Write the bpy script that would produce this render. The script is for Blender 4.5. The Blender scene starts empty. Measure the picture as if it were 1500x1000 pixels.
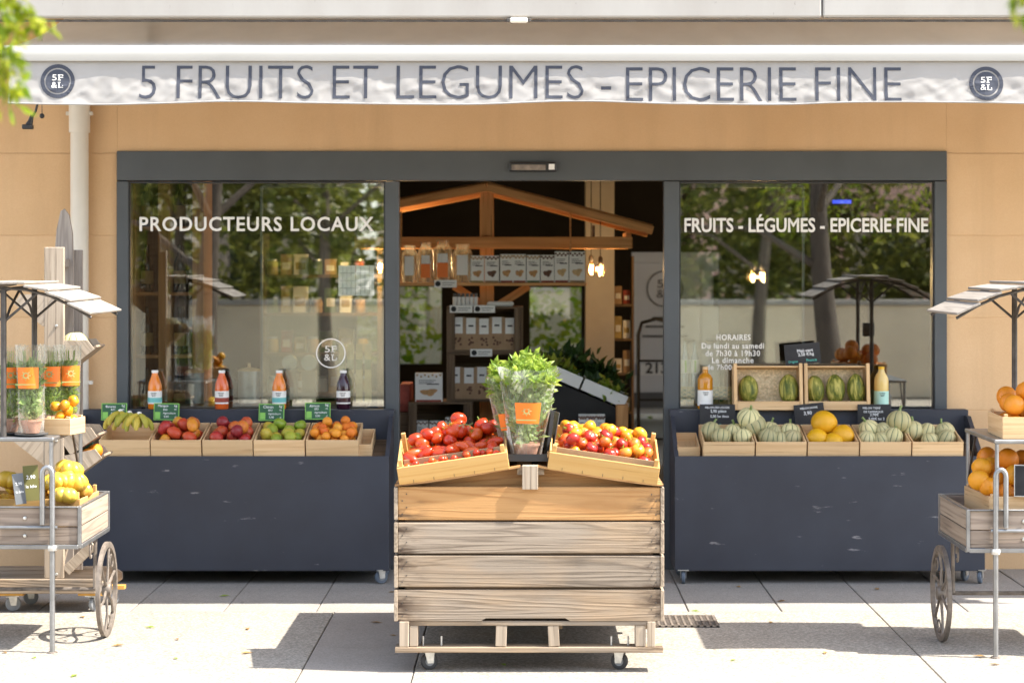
import bpy, bmesh, math, random, os
from mathutils import Vector, Matrix, Euler, noise

random.seed(7)
scene = bpy.context.scene
C = scene.collection
FOC, DIST, EYE, VX, VY = 3156.0, 12.0, 1.7, 775.0, 385.0
R = math.radians

# ---------------------------------------------------------------- camera, sky, sun, exposure
cam_d = bpy.data.cameras.new('camera')
cam = bpy.data.objects.new('camera', cam_d)
C.objects.link(cam)
cam.location = (0, -DIST, EYE)
cam.rotation_euler = (R(90), 0, 0)
cam_d.sensor_width = 36
cam_d.lens = 36 * FOC / 1500
cam_d.shift_x = (750 - VX) / 1500
cam_d.shift_y = (VY - 500) / 1500
cam_d.clip_end = 500
cam_d.dof.use_dof = True
cam_d.dof.focus_distance = 9.7
cam_d.dof.aperture_fstop = 3.2
scene.camera = cam

LDIR = Vector((-0.60, 0.118, -0.834)).normalized()
world = bpy.data.worlds.new('World')
scene.world = world
world.use_nodes = True
wn = world.node_tree.nodes
sky = wn.new('ShaderNodeTexSky')
sky.sky_type = 'NISHITA'
sky.sun_disc = False
sky.sun_elevation = math.asin(-LDIR.z)
sky.sun_rotation = math.atan2(-LDIR.x, -LDIR.y)
wn['Background'].inputs[1].default_value = 0.15
hsv = wn.new('ShaderNodeHueSaturation')
hsv.inputs['Saturation'].default_value = 0.6
world.node_tree.links.new(sky.outputs[0], hsv.inputs['Color'])
world.node_tree.links.new(hsv.outputs[0], wn['Background'].inputs[0])
sun_d = bpy.data.lights.new('sun', 'SUN')
sun_d.energy = 3.4
sun_d.angle = R(0.53)
sun_d.color = (1, 0.94, 0.84)
sun = bpy.data.objects.new('sun', sun_d)
C.objects.link(sun)
sun.rotation_euler = LDIR.to_track_quat('-Z', 'Y').to_euler()
sun.location = (6, -3, 9)
vs = scene.view_settings
vs.view_transform = 'Standard'
vs.look = 'None'
vs.exposure = 2.0
vs.gamma = 1
vs.use_curve_mapping = False
scene.cycles.max_bounces = 10
scene.cycles.diffuse_bounces = 5
scene.cycles.transparent_max_bounces = 24
scene.cycles.glossy_bounces = 5
scene.cycles.caustics_reflective = False
scene.cycles.caustics_refractive = False
scene.cycles.sample_clamp_indirect = 6


def X(px, y): return (px - VX) * (DIST + y) / FOC
def Z(py, y): return EYE - (py - VY) * (DIST + y) / FOC


# ---------------------------------------------------------------- materials
MATS = {}


class NT:
    def __init__(s, name):
        s.m = bpy.data.materials.new(name)
        s.m.use_nodes = True
        s.t = s.m.node_tree
        s.b = s.t.nodes['Principled BSDF']
        s.out = s.t.nodes['Material Output']
        MATS[name] = s.m

    def n(s, typ, **kw):
        nd = s.t.nodes.new('ShaderNode' + typ)
        for k, v in kw.items():
            if k.startswith('i_'):
                key = k[2:]
                key = int(key) if key.isdigit() else key
                nd.inputs[key].default_value = v
            else:
                setattr(nd, k, v)
        return nd

    def l(s, a, b): s.t.links.new(a, b)

    def coords(s, scale=(1, 1, 1), rnd=True):
        tc = s.n('TexCoord')
        mp = s.n('Mapping')
        mp.inputs['Scale'].default_value = scale
        s.l(tc.outputs['Object'], mp.inputs['Vector'])
        if rnd:
            oi = s.n('ObjectInfo')
            ml = s.n('Math', operation='MULTIPLY', i_1=37.0)
            s.l(oi.outputs['Random'], ml.inputs[0])
            s.l(ml.outputs[0], mp.inputs['Location'])
        return mp.outputs[0]

    def ramp(s, fac, stops):
        r = s.n('ValToRGB')
        el = r.color_ramp.elements
        while len(el) < len(stops): el.new(0.5)
        for e, (p, c) in zip(el, stops):
            e.position = p
            e.color = (*c, 1) if len(c) == 3 else c
        s.l(fac, r.inputs[0])
        return r.outputs[0]

    def noise(s, vec, scale, detail=4, rough=0.55, dist=0.0):
        nz = s.n('TexNoise', i_Scale=scale, i_Detail=detail, i_Roughness=rough, i_Distortion=dist)
        s.l(vec, nz.inputs['Vector'])
        return nz.outputs['Fac']

    def mix(s, fac, a, b, blend='MIX'):
        mx = s.n('Mix', data_type='RGBA', blend_type=blend)
        for sock, v in ((mx.inputs[0], fac), (mx.inputs[6], a), (mx.inputs[7], b)):
            if isinstance(v, (int, float)): sock.default_value = v
            elif isinstance(v, tuple): sock.default_value = (*v, 1)
            else: s.l(v, sock)
        return mx.outputs[2]

    def bump(s, h, strength=0.2, dist=0.01):
        b = s.n('Bump', i_Strength=strength, i_Distance=dist)
        s.l(h, b.inputs['Height'])
        s.l(b.outputs[0], s.b.inputs['Normal'])

    def col(s, c):
        if isinstance(c, tuple): s.b.inputs['Base Color'].default_value = (*c, 1)
        else: s.l(c, s.b.inputs['Base Color'])

    def set(s, rough=0.5, metal=0.0, spec=0.5):
        s.b.inputs['Roughness'].default_value = rough
        s.b.inputs['Metallic'].default_value = metal
        s.b.inputs['Specular IOR Level'].default_value = spec
        return s.m


def plain(name, c, rough=0.6, metal=0.0, spec=0.5, var=0.0, scale=20, bump=0.0):
    t = NT(name)
    if var:
        v = t.coords()
        f = t.noise(v, scale)
        a = tuple(x * (1 - var) for x in c)
        b = tuple(min(1, x * (1 + var)) for x in c)
        t.col(t.ramp(f, [(0.3, a), (0.7, b)]))
        if bump: t.bump(f, bump, 0.01)
    else:
        t.col(c)
    return t.set(rough, metal, spec)


def wood(name, dark, mid, light, axis='x', sc=1.0, rough=0.75, knots=0.0, stain=None, bump=0.25, ringc=0.45, rings=62.0, ends=False):
    t = NT(name)
    st = {'x': (0.045, 1, 1), 'y': (1, 0.045, 1), 'z': (1, 1, 0.045)}[axis]
    sv = {'x': (0.018, 1, 1), 'y': (1, 0.018, 1), 'z': (1, 1, 0.018)}[axis]
    v = t.coords(tuple(a * sc for a in st))
    vf = t.coords(tuple(a * sc for a in sv))
    big = t.noise(v, 6.5, 3, 0.42, 0.25)
    ml = t.n('Math', operation='MULTIPLY', i_1=rings)
    t.l(big, ml.inputs[0])
    sn = t.n('Math', operation='SINE')
    t.l(ml.outputs[0], sn.inputs[0])
    mr0 = t.n('MapRange', i_1=-1.0, i_2=1.0)
    t.l(sn.outputs[0], mr0.inputs[0])
    ring_ = t.n('Math', operation='POWER', i_1=2.5)
    t.l(mr0.outputs[0], ring_.inputs[0])
    streak = t.noise(vf, 70, 4, 0.65)
    blotch = t.noise(v, 2.2, 4, 0.55)
    tone = t.mix(0.5, streak, blotch)
    col = t.ramp(tone, [(0.32, mid), (0.66, light)])
    rf = t.n('Math', operation='MULTIPLY', i_1=ringc)
    t.l(ring_.outputs[0], rf.inputs[0])
    col = t.mix(rf.outputs[0], col, dark)
    crack = t.ramp(streak, [(0.33, (1, 1, 1)), (0.395, (0, 0, 0))])
    col = t.mix(t.mix(0.55, (0, 0, 0), crack), col, tuple(c * 0.55 for c in dark))
    oi = t.n('ObjectInfo')
    mr = t.n('MapRange', i_3=0.84, i_4=1.12)
    t.l(oi.outputs['Random'], mr.inputs[0])
    hv = t.n('HueSaturation')
    t.l(mr.outputs[0], hv.inputs['Value'])
    t.l(col, hv.inputs['Color'])
    col = hv.outputs[0]
    if stain:
        v2 = t.coords(tuple(a * b for a, b in zip(st, (4.4, 1, 1))))
        s = t.noise(v2, 6, 5, 0.6)
        sm = t.ramp(s, [(0.56, (0, 0, 0)), (0.76, (0.8, 0.8, 0.8))])
        col = t.mix(sm, col, stain)
    if knots:
        vo = t.n('TexVoronoi', i_Scale=3.2)
        v3 = t.coords(tuple(a * b for a, b in zip(st, (13.0, 1.3, 1.3))))
        t.l(v3, vo.inputs['Vector'])
        k = t.ramp(vo.outputs['Distance'], [(0.05, (1, 1, 1)), (0.12, (0, 0, 0))])
        sx_ = t.n('SeparateColor')
        t.l(vo.outputs['Color'], sx_.inputs[0])
        gt = t.n('Math', operation='GREATER_THAN', i_1=0.62)
        t.l(sx_.outputs[0], gt.inputs[0])
        kk = t.n('Math', operation='MULTIPLY')
        t.l(k, kk.inputs[0])
        t.l(gt.outputs[0], kk.inputs[1])
        col = t.mix(kk.outputs[0], col, tuple(c * 0.4 for c in dark))
    if ends:   # warm and grey patches, and rust-dark stains round the nails
        pt = t.noise(t.coords((0.3, 1, 1)), 5.0, 4, 0.6)
        pm = t.ramp(pt, [(0.42, (0, 0, 0)), (0.62, (0.75, 0.75, 0.75))])
        col = t.mix(pm, col, ends)
        tc2 = t.n('TexCoord')
        sp2 = t.n('SeparateXYZ')
        t.l(tc2.outputs['Object'], sp2.inputs[0])
        ab = t.n('Math', operation='ABSOLUTE')
        t.l(sp2.outputs[0], ab.inputs[0])
        em = t.n('MapRange', i_1=0.40, i_2=0.53)
        t.l(ab.outputs[0], em.inputs[0])
        en = t.noise(t.coords((0.22, 1, 1)), 26, 4, 0.6)
        er = t.ramp(en, [(0.47, (0, 0, 0)), (0.62, (1, 1, 1))])
        ef = t.n('Math', operation='MULTIPLY')
        t.l(em.outputs[0], ef.inputs[0])
        t.l(er, ef.inputs[1])
        col = t.mix(ef.outputs[0], col, (0.07, 0.045, 0.03))
    t.col(col)
    h = t.mix(0.4, streak, ring_.outputs[0])
    t.bump(h, bump, 0.003)
    return t.set(rough, 0, 0.3)


def build_materials():
    # wall render
    t = NT('ochre_render')
    v = t.coords(rnd=False)
    a = t.noise(v, 1.3, 5)
    b = t.noise(v, 160, 3, 0.7)
    c = t.ramp(a, [(0.3, (0.60, 0.385, 0.205)), (0.7, (0.68, 0.455, 0.26))])
    sv_ = t.noise(t.coords((3.0, 3.0, 0.25), rnd=False), 2.2, 6, 0.6)
    sm_ = t.ramp(sv_, [(0.5, (0, 0, 0)), (0.75, (0.35, 0.35, 0.35))])
    c = t.mix(sm_, c, (0.46, 0.30, 0.17))
    t.col(t.mix(0.15, c, b, 'OVERLAY'))
    t.bump(b, 0.3, 0.004)
    t.set(0.9, 0, 0.2)
    t = NT('white_concrete')
    v = t.coords((1, 1, 0.4))
    a = t.noise(v, 2.5, 6)
    b = t.noise(v, 30, 5, 0.7)
    c = t.ramp(a, [(0.3, (0.34, 0.315, 0.285)), (0.65, (0.40, 0.38, 0.35))])
    s = t.ramp(b, [(0.66, (0, 0, 0)), (0.74, (1, 1, 1))])
    t.col(t.mix(s, c, (0.20, 0.18, 0.16)))
    t.bump(b, 0.15, 0.004)
    t.set(0.85, 0, 0.2)
    # paving
    for nm, c0, c1, sp, sc in (('slab_concrete', (0.25, 0.232, 0.21), (0.35, 0.325, 0.295), 0.35, 120), ('aggregate_concrete', (0.255, 0.23, 0.195), (0.37, 0.336, 0.29), 0.6, 85), ('smooth_concrete', (0.255, 0.228, 0.20), (0.33, 0.298, 0.265), 0.3, 120)):
        t = NT(nm)
        v = t.coords(rnd=False)
        a = t.noise(v, 1.7, 6, 0.6)
        b = t.noise(v, sc, 3, 0.75)
        c = t.ramp(a, [(0.3, c0), (0.7, c1)])
        g = t.ramp(b, [(0.38, tuple(x * 0.45 for x in c0)), (0.5, c0), (0.62, tuple(min(1, x * 1.25) for x in c1))])
        c = t.mix(sp, c, g)
        sn = t.noise(v, 5.5, 5, 0.6)
        st = t.ramp(sn, [(0.62, (0, 0, 0)), (0.74, (1, 1, 1))])
        c = t.mix(t.mix(0.5, (0, 0, 0), st), c, (0.15, 0.132, 0.112))
        gum = t.n('TexVoronoi', i_Scale=5.5)
        t.l(v, gum.inputs['Vector'])
        gs = t.ramp(gum.outputs['Distance'], [(0.045, (0.6, 0.6, 0.6)), (0.075, (0, 0, 0))])
        c = t.mix(gs, c, (0.13, 0.12, 0.11))
        t.col(c)
        t.bump(b, 0.3, 0.004)
        t.set(0.85, 0, 0.25)
    t = NT('earth')
    v = t.coords(rnd=False)
    a = t.noise(v, 0.35, 6)
    b = t.noise(v, 60, 3)
    c = t.ramp(a, [(0.35, (0.40, 0.36, 0.30)), (0.6, (0.46, 0.42, 0.36))])
    t.col(t.mix(0.3, c, b, 'OVERLAY'))
    t.set(0.95, 0, 0.1)
    plain('joint_dirt', (0.17, 0.15, 0.125), 0.95, var=0.4, scale=30)
    # woods
    wood('crate_wood', (0.52, 0.31, 0.14), (0.64, 0.42, 0.215), (0.70, 0.49, 0.275), 'x', 1.4, bump=0.12)
    wood('crate_wood_deep', (0.52, 0.31, 0.14), (0.64, 0.42, 0.215), (0.70, 0.49, 0.275), 'y', 1.4, bump=0.12)
    wood('crate_wood_up', (0.52, 0.31, 0.14), (0.64, 0.42, 0.215), (0.70, 0.49, 0.275), 'z', 1.4, bump=0.12)
    wood('yellow_crate', (0.46, 0.23, 0.06), (0.54, 0.31, 0.095), (0.60, 0.38, 0.15), 'x', 1.2, bump=0.1)
    wood('yellow_crate_deep', (0.46, 0.23, 0.06), (0.54, 0.31, 0.095), (0.60, 0.38, 0.15), 'y', 1.2, bump=0.1)
    wood('weathered_plank', (0.105, 0.075, 0.052), (0.225, 0.178, 0.133), (0.36, 0.295, 0.228), 'x', 1.6, knots=1, stain=(0.09, 0.07, 0.055), bump=0.9, ringc=0.42, rings=85.0, ends=(0.36, 0.255, 0.16))
    wood('fresh_plank', (0.27, 0.11, 0.03), (0.42, 0.215, 0.075), (0.50, 0.28, 0.115), 'x', 1.6, knots=1, stain=(0.30, 0.19, 0.11), bump=0.7, ringc=0.5, rings=85.0, ends=(0.46, 0.26, 0.11))
    wood('weathered_side', (0.16, 0.115, 0.08), (0.30, 0.235, 0.17), (0.40, 0.32, 0.235), 'y', 1.6, bump=0.5)
    wood('weathered_post', (0.20, 0.15, 0.105), (0.36, 0.285, 0.21), (0.46, 0.375, 0.285), 'z', 1.6, bump=0.4)
    wood('grey_post', (0.13, 0.105, 0.085), (0.24, 0.20, 0.165), (0.33, 0.28, 0.235), 'z', 1.6, bump=0.4)
    wood('barrow_plank', (0.14, 0.10, 0.075), (0.28, 0.215, 0.165), (0.38, 0.305, 0.245), 'x', 1.5, knots=1, bump=0.4)
    wood('barrow_side', (0.18, 0.13, 0.095), (0.34, 0.265, 0.20), (0.43, 0.35, 0.275), 'y', 1.5, bump=0.4)
    wood('roof_slat', (0.16, 0.14, 0.12), (0.26, 0.23, 0.20), (0.34, 0.305, 0.265), 'y', 1.5, bump=0.4)
    wood('shed_timber', (0.36, 0.15, 0.05), (0.56, 0.27, 0.10), (0.66, 0.36, 0.15), 'x', 1.2, knots=1, bump=0.2)
    wood('shed_timber_up', (0.36, 0.15, 0.05), (0.56, 0.27, 0.10), (0.66, 0.36, 0.15), 'z', 1.2, bump=0.2)
    wood('dark_timber', (0.07, 0.045, 0.025), (0.14, 0.09, 0.055), (0.20, 0.135, 0.085), 'x', 1.2, bump=0.3)
    wood('dark_timber_up', (0.07, 0.045, 0.025), (0.14, 0.09, 0.055), (0.20, 0.135, 0.085), 'z', 1.2, bump=0.3)
    wood('bark', (0.05, 0.038, 0.028), (0.10, 0.078, 0.06), (0.16, 0.13, 0.10), 'z', 3, bump=0.8)
    # paints and metals
    t = NT('navy_paint')
    v = t.coords((1, 1, 1), rnd=False)
    a = t.noise(v, 2.5, 5)
    c = t.ramp(a, [(0.3, (0.029, 0.032, 0.044)), (0.7, (0.043, 0.047, 0.061))])
    v2 = t.coords((0.35, 1, 1.6))
    b = t.noise(v2, 13, 6, 0.62)
    s = t.ramp(b, [(0.665, (0, 0, 0)), (0.71, (0.8, 0.8, 0.8))])
    t.col(t.mix(s, c, (0.28, 0.27, 0.27)))
    rr = t.ramp(a, [(0.3, (0.42, 0.42, 0.42)), (0.7, (0.6, 0.6, 0.6))])
    t.l(rr, t.b.inputs['Roughness'])
    t.b.inputs['Specular IOR Level'].default_value = 0.4
    plain('frame_grey', (0.066, 0.073, 0.078), 0.45, 0.0, 0.5, var=0.12, scale=3)
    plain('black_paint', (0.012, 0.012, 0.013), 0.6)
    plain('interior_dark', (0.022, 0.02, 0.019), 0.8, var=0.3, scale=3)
    plain('interior_floor', (0.36, 0.33, 0.29), 0.5, var=0.2, scale=4)
    plain('column_beige', (0.34, 0.325, 0.30), 0.8, var=0.1, scale=4)
    plain('bar_white', (0.34, 0.325, 0.295), 0.35, var=0.04, scale=2)
    plain('pipe_cream', (0.66, 0.61, 0.53), 0.5, var=0.06, scale=4)
    plain('steel', (0.30, 0.30, 0.30), 0.38, 0.75, var=0.2, scale=14, bump=0.05)
    plain('rust_iron', (0.22, 0.185, 0.155), 0.6, 0.45, var=0.35, scale=25, bump=0.15)
    plain('dark_iron', (0.09, 0.08, 0.072), 0.55, 0.5, var=0.3, scale=20)
    plain('zinc', (0.62, 0.61, 0.58), 0.4, 0.8, var=0.2, scale=30)
    plain('rubber_blue', (0.10, 0.125, 0.16), 0.6)
    plain('rubber_black', (0.03, 0.03, 0.032), 0.6)
    plain('rubber_grey', (0.22, 0.23, 0.24), 0.55)
    plain('black_plastic', (0.02, 0.02, 0.022), 0.4)
    plain('tray_grey', (0.10, 0.105, 0.11), 0.4, var=0.1, scale=8)
    plain('awning_ink', (0.045, 0.05, 0.068), 0.85)
    plain('vinyl_white', (0.80, 0.77, 0.72), 0.6)
    plain('paper_white', (0.80, 0.785, 0.75), 0.8, var=0.04, scale=6)
    plain('chalk_white', (0.8, 0.8, 0.8), 0.9)
    plain('chalk_teal', (0.10, 0.45, 0.38), 0.9)
    plain('slate_black', (0.022, 0.021, 0.022), 0.75, var=0.3, scale=14)
    plain('sign_green', (0.035, 0.12, 0.055), 0.7, var=0.2, scale=12)
    plain('sign_lime', (0.24, 0.52, 0.10), 0.6)
    plain('sign_olive', (0.13, 0.12, 0.03), 0.7)
    plain('label_orange', (0.86, 0.19, 0.015), 0.45)
    plain('label_kraft', (0.38, 0.245, 0.14), 0.8, var=0.12, scale=15)
    plain('label_teal', (0.16, 0.48, 0.46), 0.6)
    plain('label_mint', (0.45, 0.70, 0.60), 0.6)
    plain('terracotta', (0.44, 0.22, 0.15), 0.6, var=0.2, scale=25)
    plain('cardboard', (0.46, 0.31, 0.17), 0.85, var=0.1, scale=12)
    plain('biscuit', (0.50, 0.28, 0.12), 0.8, var=0.35, scale=60)
    plain('biscuit_dark', (0.14, 0.07, 0.045), 0.8, var=0.35, scale=60)
    plain('pasta', (0.58, 0.40, 0.20), 0.7, var=0.2, scale=40)
    plain('castor_wood', (0.62, 0.34, 0.08), 0.7, var=0.1, scale=10)
    plain('low_wall_beige', (0.70, 0.60, 0.44), 0.9, var=0.12, scale=1.5)
    plain('far_pink', (0.52, 0.33, 0.27), 0.9, var=0.1, scale=1)
    plain('far_cream', (0.60, 0.54, 0.44), 0.9, var=0.1, scale=1)
    plain('roof_tile', (0.36, 0.17, 0.10), 0.9, var=0.2, scale=5)
    plain('shutter_blue', (0.24, 0.20, 0.15), 0.7)
    plain('van_white', (0.66, 0.66, 0.66), 0.3, var=0.03, scale=2)
    plain('lamp_red', (0.35, 0.02, 0.02), 0.3)
    plain('plate_blue', (0.03, 0.08, 0.35), 0.5)
    plain('jar_metal', (0.30, 0.32, 0.33), 0.35, 0.6, var=0.2, scale=30)
    plain('item_red', (0.30, 0.05, 0.03), 0.6, var=0.3, scale=20)
    plain('item_yellow', (0.44, 0.32, 0.12), 0.7, var=0.25, scale=20)
    plain('item_green', (0.07, 0.13, 0.04), 0.5, var=0.3, scale=20)
    plain('bottle_dark', (0.012, 0.02, 0.012), 0.12)
    # straw
    plain('straw', (0.68, 0.54, 0.34), 0.9, var=0.3, scale=80)
    # leaves
    for nm, c0, c1, tr in (('leaf_tree', (0.10, 0.13, 0.025), (0.29, 0.29, 0.06), 0.55), ('leaf_lime', (0.16, 0.26, 0.008), (0.40, 0.42, 0.02), 0.55), ('leaf_basil', (0.15, 0.26, 0.02), (0.40, 0.50, 0.085), 0.5), ('leaf_dark', (0.02, 0.055, 0.012), (0.06, 0.12, 0.03), 0.3), ('leaf_pale', (0.20, 0.30, 0.08), (0.48, 0.56, 0.26), 0.4)):
        t = NT(nm)
        v = t.coords()
        f = t.noise(v, 3.0, 2)
        wnz = t.n('TexWhiteNoise', noise_dimensions='3D')
        geo = t.n('NewGeometry')
        t.l(geo.outputs['Random Per Island'], wnz.inputs['Vector'])
        fm = t.mix(0.65, f, wnz.outputs['Value'])
        c = t.ramp(fm, [(0.2, c0), (0.8, c1)])
        t.col(c)
        t.set(0.45, 0, 0.4)
        tl = t.n('BsdfTranslucent')
        t.l(c, tl.inputs['Color'])
        ms = t.n('MixShader', i_0=tr)
        t.l(t.b.outputs[0], ms.inputs[1])
        t.l(tl.outputs[0], ms.inputs[2])
        t.l(ms.outputs[0], t.out.inputs['Surface'])
    # glass sheets: clear film + mirror reflection by Fresnel
    for nm, ior, tint, rough in (('shop_glass', 0.145, (0.93, 0.955, 0.93), 0.0), ('film', 0.04, (0.95, 0.97, 0.96), 0.12), ('bulb_glass', 0.04, (1, 0.86, 0.6), 0.02)):
        t = NT(nm)
        tr = t.n('BsdfTransparent')
        tr.inputs[0].default_value = (*tint, 1)
        gl = t.n('BsdfGlossy', i_Roughness=rough)
        gl.inputs['Color'].default_value = (1, 1, 1, 1)
        lw = t.n('LayerWeight', i_Blend=0.5)
        pw = t.n('Math', operation='POWER', i_1=5.0)
        t.l(lw.outputs['Facing'], pw.inputs[0])
        ad = t.n('Math', operation='MULTIPLY_ADD', i_1=1.0 - ior, i_2=ior, use_clamp=True)
        t.l(pw.outputs[0], ad.inputs[0])
        ms = t.n('MixShader')
        t.l(ad.outputs[0], ms.inputs[0])
        t.l(tr.outputs[0], ms.inputs[1])
        t.l(gl.outputs[0], ms.inputs[2])
        last = ms.outputs[0]
        if nm == 'film':
            df = t.n('BsdfTranslucent')
            df.inputs[0].default_value = (0.97, 0.98, 0.95, 1)
            v = t.coords((1, 1, 0.35))
            nz = t.noise(v, 30, 4, 0.6, 1.5)
            rf = t.ramp(nz, [(0.42, (0.08, 0.08, 0.08)), (0.72, (0.42, 0.42, 0.42))])
            m2 = t.n('MixShader')
            t.l(rf, m2.inputs[0])
            t.l(last, m2.inputs[1])
            t.l(df.outputs[0], m2.inputs[2])
            last = m2.outputs[0]
        t.l(last, t.out.inputs['Surface'])
    # juices
    for nm, c, rg in (('juice_orange', (0.72, 0.20, 0.015), 0.12), ('juice_red', (0.62, 0.11, 0.02), 0.12), ('juice_purple', (0.035, 0.008, 0.018), 0.08), ('oil_amber', (0.55, 0.22, 0.01), 0.08), ('juice_cream', (0.70, 0.50, 0.17), 0.15)):
        plain(nm, c, rg, 0, 0.6, var=0.08, scale=12)
    # fruit
    def fruit(nm, stops, rough=0.3, scale=7, bump=0.0):
        t = NT(nm)
        v = t.coords()
        f = t.noise(v, scale, 3)
        oi = t.n('ObjectInfo')
        fm = t.mix(0.6, f, oi.outputs['Random'])
        t.col(t.ramp(fm, stops))
        if bump:
            t.bump(t.noise(v, 120, 2), bump, 0.002)
        t.set(rough, 0, 0.5)
        rv = t.n('MapRange', i_1=0.3, i_2=0.7, i_3=rough * 0.8, i_4=min(0.8, rough * 1.9))
        t.l(t.noise(v, 22, 4), rv.inputs[0])
        t.l(rv.outputs[0], t.b.inputs['Roughness'])
    fruit('tomato_red', [(0.1, (0.42, 0.02, 0.003)), (0.5, (0.52, 0.042, 0.005)), (0.9, (0.58, 0.10, 0.008))], 0.22)
    fruit('tomato_mixed', [(0.15, (0.28, 0.010, 0.010)), (0.45, (0.46, 0.024, 0.008)), (0.6, (0.58, 0.11, 0.012)), (0.8, (0.64, 0.28, 0.018))], 0.22, 14)
    fruit('tomato_yellow', [(0.2, (0.58, 0.20, 0.008)), (0.7, (0.62, 0.32, 0.014))], 0.25)
    fruit('tomato_pale', [(0.2, (0.56, 0.33, 0.025)), (0.6, (0.62, 0.43, 0.06)), (0.9, (0.50, 0.11, 0.015))], 0.25, 10)
    fruit('mango_red', [(0.25, (0.35, 0.02, 0.018)), (0.5, (0.50, 0.06, 0.015)), (0.62, (0.62, 0.22, 0.02)), (0.85, (0.62, 0.36, 0.03))], 0.35, 12)
    fruit('nectarine', [(0.25, (0.22, 0.012, 0.018)), (0.5, (0.40, 0.025, 0.02)), (0.7, (0.58, 0.12, 0.02)), (0.9, (0.64, 0.33, 0.04))], 0.35, 12)
    fruit('mango_green', [(0.2, (0.20, 0.30, 0.02)), (0.5, (0.40, 0.38, 0.04)), (0.8, (0.58, 0.38, 0.05))], 0.4, 9)
    fruit('apricot', [(0.2, (0.66, 0.12, 0.012)), (0.5, (0.74, 0.25, 0.015)), (0.8, (0.76, 0.34, 0.03))], 0.45, 9)
    fruit('orange_peel', [(0.2, (0.64, 0.18, 0.004)), (0.8, (0.70, 0.29, 0.008))], 0.4, 6, 0.25)
    fruit('canary_melon', [(0.2, (0.66, 0.32, 0.004)), (0.8, (0.72, 0.41, 0.008))], 0.35, 6, 0.1)
    fruit('banana', [(0.2, (0.28, 0.30, 0.03)), (0.55, (0.50, 0.38, 0.045)), (0.85, (0.58, 0.44, 0.07))], 0.45, 12)
    # charentais melon: cream rind with green meridians
    t = NT('striped_melon')
    tc = t.n('TexCoord')
    sp = t.n('SeparateXYZ')
    t.l(tc.outputs['Object'], sp.inputs[0])
    at = t.n('Math', operation='ARCTAN2')
    t.l(sp.outputs['Y'], at.inputs[0])
    t.l(sp.outputs['X'], at.inputs[1])
    nz = t.noise(t.coords(), 16, 3)
    wob = t.n('MapRange', i_3=-0.12, i_4=0.12)
    t.l(nz, wob.inputs[0])
    ad = t.n('Math', operation='ADD')
    t.l(at.outputs[0], ad.inputs[0])
    t.l(wob.outputs[0], ad.inputs[1])
    ml = t.n('Math', operation='MULTIPLY', i_1=10.0)
    t.l(ad.outputs[0], ml.inputs[0])
    cs = t.n('Math', operation='COSINE')
    t.l(ml.outputs[0], cs.inputs[0])
    st = t.ramp(cs.outputs[0], [(0.0, (1, 1, 1)), (0.03, (1, 1, 1)), (0.14, (0, 0, 0))])
    mr = t.n('MapRange', i_1=-1.0, i_2=1.0, i_3=0.0, i_4=1.0)
    t.l(cs.outputs[0], mr.inputs[0])
    st = t.ramp(mr.outputs[0], [(0.015, (1, 1, 1)), (0.085, (0, 0, 0))])
    base = t.ramp(t.noise(t.coords(), 9, 4), [(0.3, (0.52, 0.45, 0.21)), (0.7, (0.68, 0.58, 0.33))])
    oi = t.n('ObjectInfo')
    mrr = t.n('MapRange', i_3=0.72, i_4=1.25)
    t.l(oi.outputs['Random'], mrr.inputs[0])
    hs = t.n('HueSaturation')
    t.l(mrr.outputs[0], hs.inputs['Value'])
    t.l(t.mix(t.noise(t.coords(), 3.0, 2), (0.50, 0.47, 0.25), base), hs.inputs['Color'])
    t.col(t.mix(st, hs.outputs[0], (0.09, 0.13, 0.065)))
    t.bump(t.noise(t.coords(), 90, 3), 0.2, 0.003)
    t.set(0.6, 0, 0.3)
    # green ribbed melon
    t = NT('green_melon')
    v = t.coords((1, 1, 0.18))
    a = t.noise(v, 42, 5, 0.65, 0.8)
    c = t.ramp(a, [(0.36, (0.06, 0.085, 0.012)), (0.5, (0.20, 0.20, 0.03)), (0.62, (0.46, 0.40, 0.10))])
    t.col(c)
    t.bump(a, 0.5, 0.006)
    t.set(0.55, 0, 0.35)
    # awning fabric with faint vertical weave
    t = NT('awning_fabric')
    v = t.coords((1, 1, 0.25), rnd=False)
    a = t.noise(v, 4, 5)
    t.col(t.ramp(a, [(0.3, (0.35, 0.335, 0.318)), (0.7, (0.40, 0.385, 0.367))]))
    t.set(0.9, 0, 0.15)
    tl = t.n('BsdfTranslucent')
    tl.inputs[0].default_value = (0.62, 0.60, 0.57, 1)
    ms = t.n('MixShader', i_0=0.15)
    t.l(t.b.outputs[0], ms.inputs[1])
    t.l(tl.outputs[0], ms.inputs[2])
    t.l(ms.outputs[0], t.out.inputs['Surface'])
    t = NT('awning_sheet')
    v = t.coords((1, 0.25, 1), rnd=False)
    aa = t.noise(v, 5, 5)
    cc = t.ramp(aa, [(0.3, (0.74, 0.72, 0.69)), (0.7, (0.82, 0.80, 0.77))])
    t.col(cc)
    t.set(0.9, 0, 0.1)
    tl = t.n('BsdfTranslucent')
    t.l(cc, tl.inputs[0])
    ms = t.n('MixShader', i_0=0.6)
    t.l(t.b.outputs[0], ms.inputs[1])
    t.l(tl.outputs[0], ms.inputs[2])
    t.l(ms.outputs[0], t.out.inputs['Surface'])
    plain('bounce_white', (0.8, 0.78, 0.74), 0.9, var=0.04, scale=2)  # pale for bouncing light under the balcony slab
    plain('dry_leaf', (0.30, 0.17, 0.05), 0.8, var=0.4, scale=30)
    # lit filament
    t = NT('filament')
    em = t.n('Emission', i_Strength=9.0)
    em.inputs[0].default_value = (1, 0.42, 0.08, 1)
    t.l(em.outputs[0], t.out.inputs['Surface'])
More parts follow.
